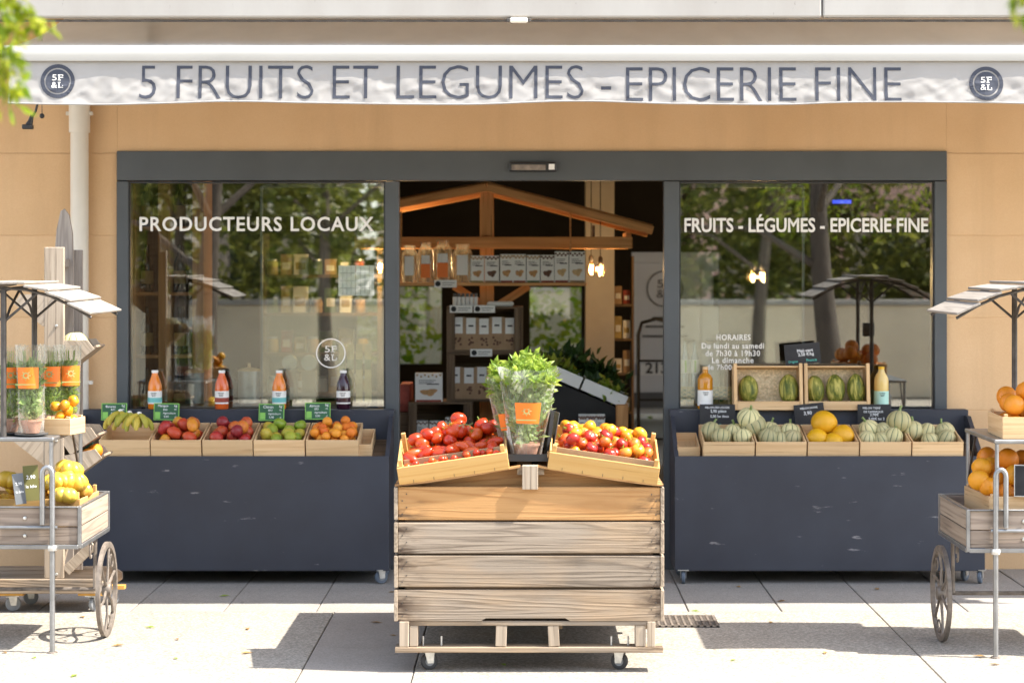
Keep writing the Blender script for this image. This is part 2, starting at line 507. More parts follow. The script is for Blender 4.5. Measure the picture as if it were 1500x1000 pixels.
    t = NT('screen_blue')
    em = t.n('Emission', i_Strength=0.45)
    em.inputs[0].default_value = (0.06, 0.1, 1, 1)
    t.l(em.outputs[0], t.out.inputs['Surface'])


build_materials()

# ---------------------------------------------------------------- mesh helpers
class MB:
    def __init__(s):
        s.v, s.f, s.mi = [], [], []

    def add(s, vs_, fs, mi=0, M=None):
        o = len(s.v)
        s.v += [tuple(M @ Vector(p)) if M else tuple(p) for p in vs_]
        s.f += [tuple(i + o for i in f) for f in fs]
        s.mi += [mi] * len(fs)
        return s

    def box(s, x0, x1, y0, y1, z0, z1, mi=0, bev=0.0, M=None):
        if bev <= 0:
            vs_ = [(x, y, z) for x in (x0, x1) for y in (y0, y1) for z in (z0, z1)]
            fs = [(0, 1, 3, 2), (4, 6, 7, 5), (0, 4, 5, 1), (2, 3, 7, 6), (0, 2, 6, 4), (1, 5, 7, 3)]
            return s.add(vs_, fs, mi, M)
        b = min(bev, (x1 - x0) * 0.45, (y1 - y0) * 0.45, (z1 - z0) * 0.45)
        bm = bmesh.new()
        bmesh.ops.create_cube(bm, size=1)
        for q in bm.verts:
            q.co = ((x0 + x1) / 2 + q.co.x * (x1 - x0), (y0 + y1) / 2 + q.co.y * (y1 - y0), (z0 + z1) / 2 + q.co.z * (z1 - z0))
        bmesh.ops.bevel(bm, geom=bm.edges[:], offset=b, segments=1, affect='EDGES')
        bm.verts.index_update()
        s.add([q.co[:] for q in bm.verts], [tuple(q.index for q in f.verts) for f in bm.faces], mi, M)
        bm.free()
        return s

    def prism(s, poly, y0, y1, mi=0, M=None):
        """XZ polygon extruded along y"""
        n = len(poly)
        vs_ = [(p[0], y0, p[1]) for p in poly] + [(p[0], y1, p[1]) for p in poly]
        fs = [tuple(range(n)), tuple(range(2 * n - 1, n - 1, -1))]
        fs += [(i, i + n, (i + 1) % n + n, (i + 1) % n) for i in range(n)]
        return s.add(vs_, fs, mi, M)

    def tube(s, pts, r, n=8, mi=0, closed=False, M=None):
        pts = [Vector(p) for p in pts]
        k = len(pts)
        rs = r if isinstance(r, (list, tuple)) else [r] * k
        vs_, fs = [], []
        prev = None
        for i, p in enumerate(pts):
            if closed: d = pts[(i + 1) % k] - pts[i - 1]
            else: d = pts[min(i + 1, k - 1)] - pts[max(i - 1, 0)]
            d.normalize()
            if prev is None:
                u = d.orthogonal().normalized()
            else:
                u = prev - d * prev.dot(d)
                u = u.normalized() if u.length > 1e-6 else d.orthogonal().normalized()
            prev = u
            w = d.cross(u)
            for j in range(n):
                a = 2 * math.pi * j / n
                vs_.append(p + (u * math.cos(a) + w * math.sin(a)) * rs[i])
        for i in range(k if closed else k - 1):
            i2 = (i + 1) % k
            for j in range(n):
                fs.append((i * n + j, i * n + (j + 1) % n, i2 * n + (j + 1) % n, i2 * n + j))
        if not closed:
            fs.append(tuple(range(n - 1, -1, -1)))
            fs.append(tuple((k - 1) * n + j for j in range(n)))
        return s.add(vs_, fs, mi, M)

    def lathe(s, prof, n=16, mi=0, M=None):
        vs_, fs = [], []
        k = len(prof)
        for r, z in prof:
            for j in range(n):
                a = 2 * math.pi * j / n
                vs_.append((r * math.cos(a), r * math.sin(a), z))
        for i in range(k - 1):
            for j in range(n):
                fs.append((i * n + j, i * n + (j + 1) % n, (i + 1) * n + (j + 1) % n, (i + 1) * n + j))
        fs.append(tuple(range(n - 1, -1, -1)))
        fs.append(tuple((k - 1) * n + j for j in range(n)))
        return s.add(vs_, fs, mi, M)

    def mesh(s, name, mats, smooth=False):
        me = bpy.data.meshes.new(name)
        me.from_pydata(s.v, [], s.f)
        for m in ([mats] if isinstance(mats, str) else mats):
            me.materials.append(MATS[m])
        if isinstance(mats, list) and len(mats) > 1:
            me.polygons.foreach_set('material_index', s.mi)
        if smooth:
            me.polygons.foreach_set('use_smooth', [True] * len(me.polygons))
            try: me.set_sharp_from_angle(angle=R(40))
            except Exception: pass
        me.update()
        return me

    def build(s, name, mats, parent=None, smooth=False, loc=None, rot=None, kind=None):
        return put(name, s.mesh(name, mats, smooth), parent, loc, rot, kind)


def put(name, me, parent=None, loc=None, rot=None, kind=None, M=None):
    o = bpy.data.objects.new(name, me)
    C.objects.link(o)
    if parent: o.parent = parent
    if loc is not None: o.location = loc
    if rot is not None: o.rotation_euler = rot
    if M is not None: o.matrix_basis = M
    if kind: o['kind'] = kind
    return o


def tag(o, label, cat, group=None):
    o['label'] = label
    o['category'] = cat
    if group: o['group'] = group
    return o


def thing(name, label, cat, loc=(0, 0, 0), rot=(0, 0, 0), group=None):
    o = bpy.data.objects.new(name, None)
    o.empty_display_size = 0.1
    C.objects.link(o)
    o.location = loc
    o.rotation_euler = rot
    return tag(o, label, cat, group)


def struct(name, loc=(0, 0, 0)):
    o = bpy.data.objects.new(name, None)
    C.objects.link(o)
    o.location = loc
    o['kind'] = 'structure'
    return o


def bx(name, mat, parent, x0, x1, y0, y1, z0, z1, bev=0.0):
    return MB().box(x0, x1, y0, y1, z0, z1, 0, bev).build(name, mat, parent)


def cen(name, mat, parent, x0, x1, y0, y1, z0, z1, bev=0.0, label=None):
    """box with its origin at its own centre, so grain differs from piece to piece"""
    cx, cy, cz = (x0 + x1) / 2, (y0 + y1) / 2, (z0 + z1) / 2
    o = MB().box(x0 - cx, x1 - cx, y0 - cy, y1 - cy, z0 - cz, z1 - cz, 0, bev).build(name, mat, parent, loc=(cx, cy, cz))
    if label: o['label'] = label
    return o


def bar(name, mat, parent, a, b, w, h, bev=0.0, roll=0.0):
    """rectangular timber from a to b (w across, h up), origin at its middle"""
    a, b = Vector(a), Vector(b)
    d = b - a
    q = d.to_track_quat('X', 'Z')
    o = MB().box(-d.length / 2, d.length / 2, -w / 2, w / 2, -h / 2, h / 2, 0, bev).build(name, mat, parent)
    o.location = (a + b) / 2
    o.rotation_euler = (q @ Euler((roll, 0, 0)).to_quaternion()).to_euler()
    return o


def text_mesh(s, w, h=None, mat='vinyl_white', bold=0.0, align='CENTER', spacing=1.0):
    """flat lettering in the XZ plane facing -y, width w, centred on x=0, bottom at z=0"""
    cu = bpy.data.curves.new('lettering', 'FONT')
    cu.body = s
    cu.align_x = align
    cu.bevel_depth = max(0.0, bold)
    cu.offset = min(0.0, bold)
    cu.bevel_resolution = 0
    cu.space_character = spacing
    cu.resolution_u = 3
    ob = bpy.data.objects.new('lettering', cu)
    C.objects.link(ob)
    bpy.context.view_layer.update()
    dg = bpy.context.evaluated_depsgraph_get()
    me = bpy.data.meshes.new_from_object(ob.evaluated_get(dg))
    bpy.data.objects.remove(ob)
    xs = [v.co.x for v in me.vertices]
    ys = [v.co.y for v in me.vertices]
    x0, x1, y0, y1 = min(xs), max(xs), min(ys), max(ys)
    kx = w / (x1 - x0)
    kz = h / (y1 - y0) if h else kx
    for v in me.vertices:
        v.co = ((v.co.x - (x0 + x1) / 2) * kx, -v.co.z * 0.01, (v.co.y - y0) * kz)
    me.materials.clear()
    me.materials.append(MATS[mat])
    return me


def text(s, parent, cx, y, z0, w, h=None, mat='vinyl_white', bold=0.0, name='lettering', align='CENTER', spacing=1.0):
    return put(name, text_mesh(s, w, h, mat, bold, align, spacing), parent, (cx, y, z0))


def badge_meshes(r, ink):
    """5 F / & L in slab letters inside a circle of radius r: returns (mesh builder of strokes)"""
    mb = MB()
    for ch, cx, z0 in (('5', -0.24, 0.06), ('F', 0.24, 0.06), ('&', -0.24, -0.50), ('L', 0.24, -0.50)):
        me = text_mesh(ch, 0.34 * r if ch != '&' else 0.42 * r, 0.44 * r, ink, 0.0)
        mb.add([(v.co.x + cx * r, 0, v.co.z + z0 * r) for v in me.vertices], [tuple(p.vertices) for p in me.polygons])
        bpy.data.meshes.remove(me)
    def sl(x0, x1, z0, z1):
        mb.add([(x0 * r, 0, z0 * r), (x1 * r, 0, z0 * r), (x1 * r, 0, z1 * r), (x0 * r, 0, z1 * r)], [(0, 1, 2, 3)])
    sl(0.02, 0.24, 0.06, 0.12); sl(0.02, 0.10, 0.44, 0.50); sl(0.36, 0.41, 0.38, 0.50)
    sl(0.02, 0.10, -0.12, -0.06); sl(0.07, 0.22, -0.125, -0.065); sl(0.35, 0.41, -0.50, -0.30)
    return mb


def ring(mb, r0, r1, n=48, y=0.0):
    vs_ = [(rr * math.cos(2 * math.pi * i / n), y, rr * math.sin(2 * math.pi * i / n)) for rr in (r0, r1) for i in range(n)]
    return mb.add(vs_, [(i, (i + 1) % n, n + (i + 1) % n, n + i) for i in range(n)])


def disc(mb, r, n=40, y=0.0):
    return mb.add([(r * math.cos(2 * math.pi * i / n), y, r * math.sin(2 * math.pi * i / n)) for i in range(n)], [tuple(range(n))])


def ellipsoid(rx, ry, rz, n=16, m=10, lobes=0, lobe=0.0, dimple=0.0, wob=0.0, seed=0):
    mb = MB()
    vs_, fs = [], []
    for i in range(1, m):
        th = math.pi * i / m
        for j in range(n):
            a = 2 * math.pi * j / n
            k = 1 + lobe * (abs(math.cos(lobes * a / 2)) - 0.5) * math.sin(th) if lobes else 1
            if wob: k *= 1 + wob * noise.noise((math.cos(a) * math.sin(th) * 1.4 + seed, math.sin(a) * math.sin(th) * 1.4, math.cos(th) * 1.4))
            z = math.cos(th)
            dz = dimple * math.exp(-(math.sin(th) / 0.35) ** 2) * (1 if z > 0 else -0.5)
            vs_.append((rx * k * math.sin(th) * math.cos(a), ry * k * math.sin(th) * math.sin(a), rz * (z * k - dz)))
    for i in range(m - 2):
        for j in range(n):
            fs.append((i * n + j, i * n + n + j, i * n + n + (j + 1) % n, i * n + (j + 1) % n))
    t = len(vs_); vs_.append((0, 0, rz * (1 - dimple))); vs_.append((0, 0, -rz * (1 - dimple * 0.5)))
    for j in range(n):
        fs.append((t, j, (j + 1) % n))
        fs.append((t + 1, (m - 2) * n + (j + 1) % n, (m - 2) * n + j))
    return mb.add(vs_, fs)


def leaf_quads(mb, pts, size, rnd, hang=0.0, slim=0.45, mi=0):
    """pointed leaves folded along the midrib at the given points"""
    for p in pts:
        p = Vector(p)
        s = size * rnd.uniform(0.6, 1.25)
        d = Vector((rnd.gauss(0, 1), rnd.gauss(0, 1), rnd.gauss(0, 0.7) - hang)).normalized()
        u = d.orthogonal().normalized()
        u = Matrix.Rotation(rnd.uniform(0, 6.28), 3, d) @ u
        w = d.cross(u)
        b = p + d * s
        mid = p + d * s * 0.45 - w * s * 0.10
        tip = b + w * s * 0.12
        mb.add([p, mid + u * s * slim * 0.5 + w * s * 0.1, tip, mid - u * s * slim * 0.5 + w * s * 0.1, mid], [(0, 1, 4), (1, 2, 4), (2, 3, 4), (3, 0, 4)], mi)


CRATES = {}


def crate(label, w, l, h, loc, rot=(0, 0, 0), mat='crate_wood', group=None, name='wooden_crate', posts=0.03, slatted=False):
    """open fruit crate: width x, depth y from 0 to l, floor at z 0"""
    th = 0.007
    deep = {'crate_wood': 'crate_wood_deep', 'yellow_crate': 'yellow_crate_deep'}.get(mat, mat)
    key = (round(w, 3), round(l, 3), round(h, 3), mat, slatted)
    if key not in CRATES:
        d = {}
        d['end_board'] = MB().box(-w / 2, w / 2, -th / 2, th / 2, 0, h, 0, 0.0015).mesh('end_board', mat)
        d['side_board'] = MB().box(-th / 2, th / 2, th, l - th, 0, h, 0, 0.0015).mesh('side_board', deep)
        d['base_board'] = MB().box(-w / 2 + th, w / 2 - th, th, l - th, 0.002, 0.002 + th).mesh('base_board', deep)
        d['corner_post'] = MB().prism([(0, 0), (0.022, 0), (0.0, 0.022)], 0, 1).mesh('corner_post', mat)
        d['corner_post'] = MB().box(0, 0.016, 0, 0.016, 0.01, h + posts, 0, 0.0015).mesh('corner_post', mat)
        CRATES[key] = d
    d = CRATES[key]
    t = thing(name, label, 'crate', loc, rot, group)
    put('end_board', d['end_board'], t, (0, th / 2, 0))
    put('end_board', d['end_board'], t, (0, l - th / 2, 0))
    put('side_board', d['side_board'], t, (-w / 2 + th / 2, 0, 0))
    put('side_board', d['side_board'], t, (w / 2 - th / 2, 0, 0))
    put('base_board', d['base_board'], t)
    if posts > 0:
        for sx in (-1, 1):
            for yy in (th + 0.001, l - th - 0.017):
                put('corner_post', d['corner_post'], t, (-w / 2 + th + 0.001 if sx < 0 else w / 2 - th - 0.017, yy, 0))
    return t


def frame_of(o):
    return Matrix.LocRotScale(o.location, o.rotation_euler, None)


def heap(n, x0, x1, y0, y1, z0, rads, rnd, tries=40, prev=None):
    """drop spheres one by one, each into the lowest free place; local crate coordinates"""
    out = list(prev or [])
    k0 = len(out)
    for i in range(n):
        r = rads[i % len(rads)] if isinstance(rads, list) else rads
        best = None
        for _ in range(tries):
            x, y = rnd.uniform(x0 + r, x1 - r), rnd.uniform(y0 + r, y1 - r)
            z = z0 + r
            for (a, b, c, q) in out:
                h2 = (r + q) ** 2 * 0.93 - (x - a) ** 2 - (y - b) ** 2
                if h2 > 0: z = max(z, c + math.sqrt(h2))
            if best is None or z < best[2]: best = (x, y, z, r)
        out.append(best)
    return out[k0:]


def scatter(frame, spots, meshes, name, label, cat, group, rnd, scale_by=None, tilt=3.14, stem=None):
    res = []
    for i, (x, y, z, r) in enumerate(spots):
        k = r / scale_by if scale_by else 1
        M = frame @ Matrix.Translation((x, y, z)) @ Euler((rnd.uniform(-tilt, tilt), rnd.uniform(-tilt, tilt), rnd.uniform(-3.14, 3.14))).to_matrix().to_4x4() @ Matrix.Scale(k, 4)
        o = put(name, meshes[i % len(meshes)], M=M)
        tag(o, label, cat, group)
        if stem: put('stem', stem, o)
        res.append(o)
    return res


def castor(parent, x, y, r, top, rnd_rot=0.4, rub='rubber_blue', metal='zinc', width=None):
    """swivel castor under z=top: fork and plate, with its wheel as a sub-part"""
    w = width or r * 0.55
    fk = MB()
    fk.box(-r * 0.8, r * 0.8, -r * 0.8, r * 0.8, top - 0.006, top - 0.001)
    fk.lathe([(r * 0.45, 2 * r + 0.004), (r * 0.45, top - 0.006)], 10)
    for s in (-1, 1):
        fk.prism([(-r * 0.2, r * 0.8), (r * 0.5, r * 0.8), (r * 0.62, 2.05 * r), (-r * 0.55, 2.05 * r + 0.002)], s * w * 0.72 - 0.0015, s * w * 0.72 + 0.0015)
    fk.box(-r * 0.5, r * 0.6, -w * 0.75, w * 0.75, 2.05 * r, 2.05 * r + 0.004)
    f = fk.build('castor', metal, parent, loc=(x, y, 0), rot=(0, 0, rnd_rot))
    wh = MB()
    Mx = Matrix.Translation((0.12 * r, 0, r)) @ Matrix.Rotation(R(90), 4, 'X')
    wh.lathe([(r * 0.9, -w * 0.5), (r, -w * 0.3), (r, w * 0.3), (r * 0.9, w * 0.5)], 18, 0, Mx)
    wh.lathe([(r * 0.55, -w * 0.53), (r * 0.55, w * 0.53)], 14, 1, Mx)
    wh.build('wheel', [rub, 'rubber_grey'], f, smooth=True)
    return f


def sign(name, label, w, h, loc, rot, mats, lines, group, border=None, stake=0.0, logo=False):
    """small price board: board, border, lines of chalk lettering (text, dx, dz, width, material)"""
    t = thing(name, label, 'price sign', loc, rot, group)
    MB().box(-w / 2, w / 2, -0.002, 0.002, 0, h).build('board', mats, t)
    if border:
        b = MB()
        e = 0.004
        for (x0, x1, z0, z1) in ((-w / 2 - e, w / 2 + e, h, h + e), (-w / 2 - e, w / 2 + e, -e, 0), (-w / 2 - e, -w / 2, 0, h), (w / 2, w / 2 + e, 0, h)):
            b.box(x0, x1, -0.0035, 0.0035, z0, z1)
        b.build('border', border, t)
    if logo:
        MB().box(-w / 2 + 0.003, -w / 2 + 0.032, -0.0035, -0.0022, 0.003, 0.04).build('leaf_emblem', 'sign_lime', t)
    for (s, dx, dz, tw, m) in lines:
        text(s, t, dx, -0.0032, dz, tw, None, m, 0.012)
    if stake:
        MB().tube([(0, 0.004, 0.01), (0, 0.004, -stake)], 0.0025, 6).build('stake', 'dark_iron', t)
    return t

# ================================================================ SETTING
# ground sheet to the horizon
g = MB().add([(-200, -200, -0.03), (200, -200, -0.03), (200, 200, -0.03), (-200, 200, -0.03)], [(0, 1, 2, 3)]).build('ground', 'earth', kind='structure')

pave = struct('pavement')
bx('joint_bed', 'joint_dirt', pave, -6.5, 6.5, -13.5, -0.02, -0.029, -0.012)
JX = 1.234 - 0.455 * 17
x = JX
k = 0
while x < 6.3:
    cen('paving_slab', 'slab_concrete', pave, x + 0.0025, x + 0.4525, -1.475, -0.03, -0.011, random.uniform(-0.0015, 0.0015), 0.003)
    x += 0.455
# front field: aggregate panels with one smooth strip
xs = [-6.3, -4.9, -3.2, -0.95, -0.48, 1.69, 4.0, 6.3]
ys = [-13.4, -10.6, -8.3, -5.9, -1.482]
for i in range(len(xs) - 1):
    for j in range(len(ys) - 1):
        m = 'smooth_concrete' if i == 3 else 'aggregate_concrete'
        cen('paving_panel', m, pave, xs[i] + 0.0025, xs[i + 1] - 0.0025, ys[j] + 0.004, ys[j + 1] - 0.004, -0.011, random.uniform(-0.001, 0.0015), 0.003)

# drain grate let into the paving
gr = thing('drain_grate', 'perforated metal drain grate in the paving right of the wooden cart', 'drain', (0.70, -1.80, 0.002))
mb = MB()
for i in range(13):
    xx = -0.18 + i * 0.03
    mb.box(xx - 0.005, xx + 0.005, -0.15, 0.15, 0.0005, 0.010)
mb.build('grate_bars', 'rust_iron', gr)
mb = MB()
for j in range(9):
    yy = -0.144 + j * 0.036
    mb.box(-0.19, 0.19, yy - 0.006, yy + 0.006, 0.001, 0.0085)
mb.build('cross_bars', 'rust_iron', gr)
bx('pit_shade', 'black_paint', gr, -0.188, 0.188, -0.152, 0.152, -0.001, 0.0004)  # flat black sheet stands in for the shade between the bars

# ---------------------------------------------------------------- building
B = thing('shop_building', 'ochre rendered shop building with dark grey glazed shopfront', 'building')
FL, FR, FT = X(173, 0), X(1385, 0), Z(222, 0)
OL, OR, OT = X(585, 0), X(972, 0), Z(266, 0)
GL0, GL1, GR0, GR1 = X(190, 0), X(565, 0), X(994, 0), X(1367, 0)
courses = [-0.03, 0.426, 0.882, 1.396, 1.852, 2.308]
for side in (-1, 1):
    x0, x1 = ((-6.2, FL) if side < 0 else (FR, 6.2))
    for a, b in zip(courses[:-1], courses[1:]):
        cuts = [x0, x1]
        for c0, c1 in zip(cuts[:-1], cuts[1:]):
            cen('wall_course', 'ochre_render', B, c0 + (0 if side < 0 else 0.001), c1 - (0.001 if side < 0 else 0), -0.02, 0.05, a + 0.0015, b - 0.0015, 0.002)
    bx('wall_course', 'ochre_render', B, x0, x1 - 0.001 if side < 0 else x1, -0.02, 0.05, 2.3105, 3.25) if side < 0 else bx('wall_course', 'ochre_render', B, x0 + 0.001, x1, -0.02, 0.05, 2.3105, 3.25)
bx('wall_course', 'ochre_render', B, FL, FR, -0.02, 0.05, FT + 0.001, 3.25)
bx('wall_backing', 'column_beige', B, -6.2, FL - 0.02, 0.052, 0.2, 0, 3.25)
for q0, q1 in ((-6.19, FL - 0.003), (FR + 0.003, 6.19)):
    for zz in courses[1:]: bx('mortar_joint', 'ochre_render', B, q0, q1, -0.017, 0.049, zz - 0.0014, zz + 0.0014)
bx('wall_backing', 'column_beige', B, FR + 0.02, 6.2, 0.052, 0.2, 0, 3.25)
bx('wall_backing', 'column_beige', B, FL - 0.02, FR + 0.02, 0.1, 0.2, FT, 3.25)
# balcony slab with its white fascia
bx('balcony_slab', 'white_concrete', B, -6.2, 6.2, -1.40, 6.4, 3.26, 3.42)
bx('bounce_soffit', 'bounce_white', B, -6.2, 6.2, -1.40, -0.021, 3.251, 3.259)  # unseen white sheet added under the slab to bounce light onto the awning
sx = X(1203, -1.43)
cen('fascia_panel', 'white_concrete', B, -6.2, sx - 0.003, -1.47, -1.401, Z(27, -1.43), 3.9, 0.008)
cen('fascia_panel', 'white_concrete', B, sx + 0.003, 6.2, -1.47, -1.401, Z(27, -1.43) + 0.003, 3.9, 0.008)
zl = Z(27, -1.45) - 0.012
MB().tube([(-6.2, -1.445, zl), (6.2, -1.445, zl)], 0.006, 6).build('cable', 'dark_iron', B)
cl = MB().box(X(747, -1.46), X(773, -1.46), -1.485, -1.452, Z(34, -1.46), Z(26, -1.46) - 0.002, 0, 0.006).build('cable_joint_box', 'pipe_cream', B)
for px in (744.5, 775.5):
    MB().box(X(px, -1.46) - 0.008, X(px, -1.46) + 0.008, -1.48, -1.453, Z(33, -1.46), Z(27.5, -1.46), 0, 0.003).build('clip', 'dark_iron', cl)
# shopfront frame
def fr(x0, x1, z0, z1, y0=-0.045, y1=0.06): return cen('frame_bar', 'frame_grey', B, x0, x1, y0, y1, z0, z1, 0.003)
fr(FL, FR, OT + 0.004, FT)
fr(FL, GL0, 0.0, OT)
fr(GR1, FR, 0.0, OT)
fr(GL1, OL, 0.0, OT)
fr(OR, GR0, 0.0, OT)
fr(GL0, GL1, 0.0, 0.86, -0.04)
fr(GR0, GR1, 0.0, 0.86, -0.04)
# thin dark rebate round the panes and the opening
for a, b in ((GL0, GL1), (GR0, GR1)):
    mb = MB()
    e = 0.008
    mb.box(a, a + e, -0.03, 0.05, 0.862, OT - 0.002).box(b - e, b, -0.03, 0.05, 0.862, OT - 0.002).box(a + e, b - e, -0.03, 0.05, OT - 0.01, OT - 0.002).box(a + e, b - e, -0.03, 0.05, 0.862, 0.872)
    mb.build('pane_gasket', 'black_plastic', B)
pl = bx('glass_pane', 'shop_glass', B, GL0 + 0.006, GL1 - 0.006, -0.012, -0.011, 0.866, OT - 0.006)
pr = bx('glass_pane', 'shop_glass', B, GR0 + 0.006, GR1 - 0.006, -0.012, -0.011, 0.866, OT - 0.006)
# the two sliding door leaves stand open behind the fixed panes
for (a, b) in ((X(385, 0.1), X(562, 0.1)), (X(997, 0.1), X(1175, 0.1))):
    d = bx('sliding_door', 'shop_glass', B, a, b, 0.098, 0.099, 0.05, OT - 0.03)
    e = 0.012
    MB().box(a - e, a, 0.085, 0.115, 0.02, OT - 0.02).box(b, b + e, 0.085, 0.115, 0.02, OT - 0.02).box(a, b, 0.085, 0.115, 0.02, 0.05).box(a, b, 0.085, 0.115, OT - 0.03, OT - 0.012).build('door_edge', 'frame_grey', d)
yl = -0.0165
text('PRODUCTEURS LOCAUX', pl, X((205 + 548) / 2, 0), yl, Z(339, 0), (548 - 205) / 263, 21.5 / 263, 'vinyl_white', 0.022, spacing=1.12)
text('FRUITS - LÉGUMES - EPICERIE FINE', pr, X((1002 + 1359) / 2, 0), yl, Z(340.5, 0), (1359 - 1002) / 263, 26.5 / 263, 'vinyl_white', 0.026)
for s, cx, py, w, h in (('HORAIRES', 1074, 498, 50, 8.5), ('Du lundi au samedi', 1073, 510.5, 91, 8.5), ('de 7h30 à 19h30', 1073, 521.5, 80, 8.8), ('Le dimanche', 1073, 531.5, 61, 8.5), ('de 7h00', 1053, 541.5, 37, 8)):
    text(s, pr, X(cx, 0), yl, Z(py, 0), w / 263, h / 263, 'vinyl_white', 0.02, spacing=1.12)
bd = badge_meshes(21.5 / 263, 'vinyl_white')
ring(bd, 20 / 263, 21.7 / 263)
bd.build('emblem', 'vinyl_white', pl, loc=(X(485, 0), yl, Z(517, 0)))
# door sensor over the opening
sn = cen('door_sensor', 'black_plastic', B, X(746, -0.05), X(815, -0.05), -0.085, -0.046, Z(252, -0.05), Z(238, -0.05), 0.006)
MB().box(-0.128 + 0.216, -0.128 + 0.248, -0.0225, -0.0195, -0.015, 0.016).build('sticker', 'paper_white', sn)
MB().box(-0.118, 0.07, -0.021, -0.0195, -0.018, 0.012).build('sensor_window', 'rust_iron', sn)
# inside of the shop
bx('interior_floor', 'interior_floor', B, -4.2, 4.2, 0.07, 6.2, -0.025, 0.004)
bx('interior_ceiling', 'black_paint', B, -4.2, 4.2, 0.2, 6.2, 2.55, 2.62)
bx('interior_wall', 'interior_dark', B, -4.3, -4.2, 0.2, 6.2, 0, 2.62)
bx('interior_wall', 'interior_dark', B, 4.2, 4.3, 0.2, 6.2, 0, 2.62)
W0, W1, WZ0, WZ1 = X(776, 6), X(852, 6), 0.85, Z(421, 6)
D0, D1, DZ = X(926, 6), 1.6, 1.79
V0, V1 = X(520, 6), X(646, 6)
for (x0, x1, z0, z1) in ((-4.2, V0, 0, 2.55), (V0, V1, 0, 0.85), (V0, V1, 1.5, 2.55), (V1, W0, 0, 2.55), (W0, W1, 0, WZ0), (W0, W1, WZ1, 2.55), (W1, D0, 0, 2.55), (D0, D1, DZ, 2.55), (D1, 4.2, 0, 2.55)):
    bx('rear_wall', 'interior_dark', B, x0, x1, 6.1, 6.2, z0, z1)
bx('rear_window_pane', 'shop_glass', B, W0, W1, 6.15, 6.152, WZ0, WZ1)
bx('rear_window_pane', 'shop_glass', B, V0, V1, 6.15, 6.152, 0.85, 1.5)
cen('column', 'column_beige', B, X(858, 3.2), X(900, 3.2), 3.2, 3.5, 0.005, 2.548)

# rain downpipe
dp = thing('downpipe', 'cream round downpipe on the ochre wall at left', 'pipe', (X(116.5, -0.08), -0.08, 0))
MB().lathe([(0.05, 0.01), (0.05, 2.42)], 20).build('pipe', 'pipe_cream', dp, smooth=True)
MB().lathe([(0.058, 2.42), (0.058, 3.2)], 20).build('upper_pipe', 'pipe_cream', dp, smooth=True)
for zc in (Z(166.5, -0.08), Z(560, -0.08)):
    MB().lathe([(0.053, zc - 0.01), (0.053, zc + 0.01)], 20).box(-0.073, -0.05, -0.012, 0.012, zc - 0.01, zc + 0.01).box(0.05, 0.073, -0.012, 0.012, zc - 0.01, zc + 0.01).box(-0.012, 0.012, 0.04, 0.08, zc - 0.01, zc + 0.01).build('bracket', 'pipe_cream', dp)

# ---------------------------------------------------------------- awning
AW = thing('awning', 'long off-white shop awning with dark lettered valance above the shopfront', 'awning')
AX0, AX1 = -2.52, 4.2
YV = -1.560
ZT, ZB = Z(90, YV), Z(151.5, YV)


def val_y(x, z):
    t = (ZT - z) / (ZT - ZB)
    w = noise.noise((x * 7.0, z * 13.0, 3.1)) * 0.0034 + noise.noise((x * 17.0 + z * 9, z * 24.0, 9.3)) * 0.002
    w -= 0.0022 * (1 - abs(noise.noise((x * 11.0 - z * 16, z * 9.0 + x * 3, 4.7))) * 3.2 if abs(noise.noise((x * 11.0 - z * 16, z * 9.0 + x * 3, 4.7))) < 0.31 else 0.0)
    kk = max(0.0, min(1.0, (t - 0.22) / 0.35))
    return YV - 0.016 * max(0, t) ** 1.5 - 0.0018 * math.sin(2.6 * x + 0.8) * t + w * 1.9 * kk - 0.006 * max(0, t - 0.85)


def val_zb(x): return ZB + 0.007 * math.sin(3.9 * x + 0.5) + 0.005 * noise.noise((x * 2.3, 0, 0))


mb = MB()
nx, nz = 900, 22
vv, ff = [], []
for i in range(nx + 1):
    xx = AX0 + (AX1 - AX0) * i / nx
    zb = val_zb(xx)
    for j in range(nz + 1):
        zz = ZT + 0.012 + (zb - ZT - 0.012) * j / nz
        vv.append((xx, val_y(xx, zz), zz))
for i in range(nx):
    for j in range(nz):
        a = i * (nz + 1) + j
        ff.append((a, a + 1, a + nz + 2, a + nz + 1))
VAL = mb.add(vv, ff).build('valance', 'awning_fabric', AW, smooth=True)
mb = MB()
mb.tube([(AX0 + (AX1 - AX0) * i / 200, val_y(AX0 + (AX1 - AX0) * i / 200, val_zb(AX0 + (AX1 - AX0) * i / 200)) - 0.001, val_zb(AX0 + (AX1 - AX0) * i / 200)) for i in range(201)], 0.004, 6)
mb.build('valance_hem', 'awning_fabric', VAL, smooth=True)


def drape(me, cx, z0, off=0.0025):
    """cut a flat lettering mesh finely and lay it on the valance"""
    bm = bmesh.new()
    bm.from_mesh(me)
    bmesh.ops.triangulate(bm, faces=bm.faces[:])
    xs_ = [v.co.x for v in bm.verts]; zs_ = [v.co.z for v in bm.verts]
    x = min(xs_) + 0.025
    while x < max(xs_):
        bmesh.ops.bisect_plane(bm, geom=bm.verts[:] + bm.edges[:] + bm.faces[:], plane_co=(x, 0, 0), plane_no=(1, 0, 0))
        x += 0.025
    z = min(zs_) + 0.014
    while z < max(zs_):
        bmesh.ops.bisect_plane(bm, geom=bm.verts[:] + bm.edges[:] + bm.faces[:], plane_co=(0, 0, z), plane_no=(0, 0, 1))
        z += 0.014
    for v in bm.verts:
        v.co.y = v.co.y + val_y(v.co.x + cx, v.co.z + z0) - off
    bm.to_mesh(me)
    bm.free()
    return me


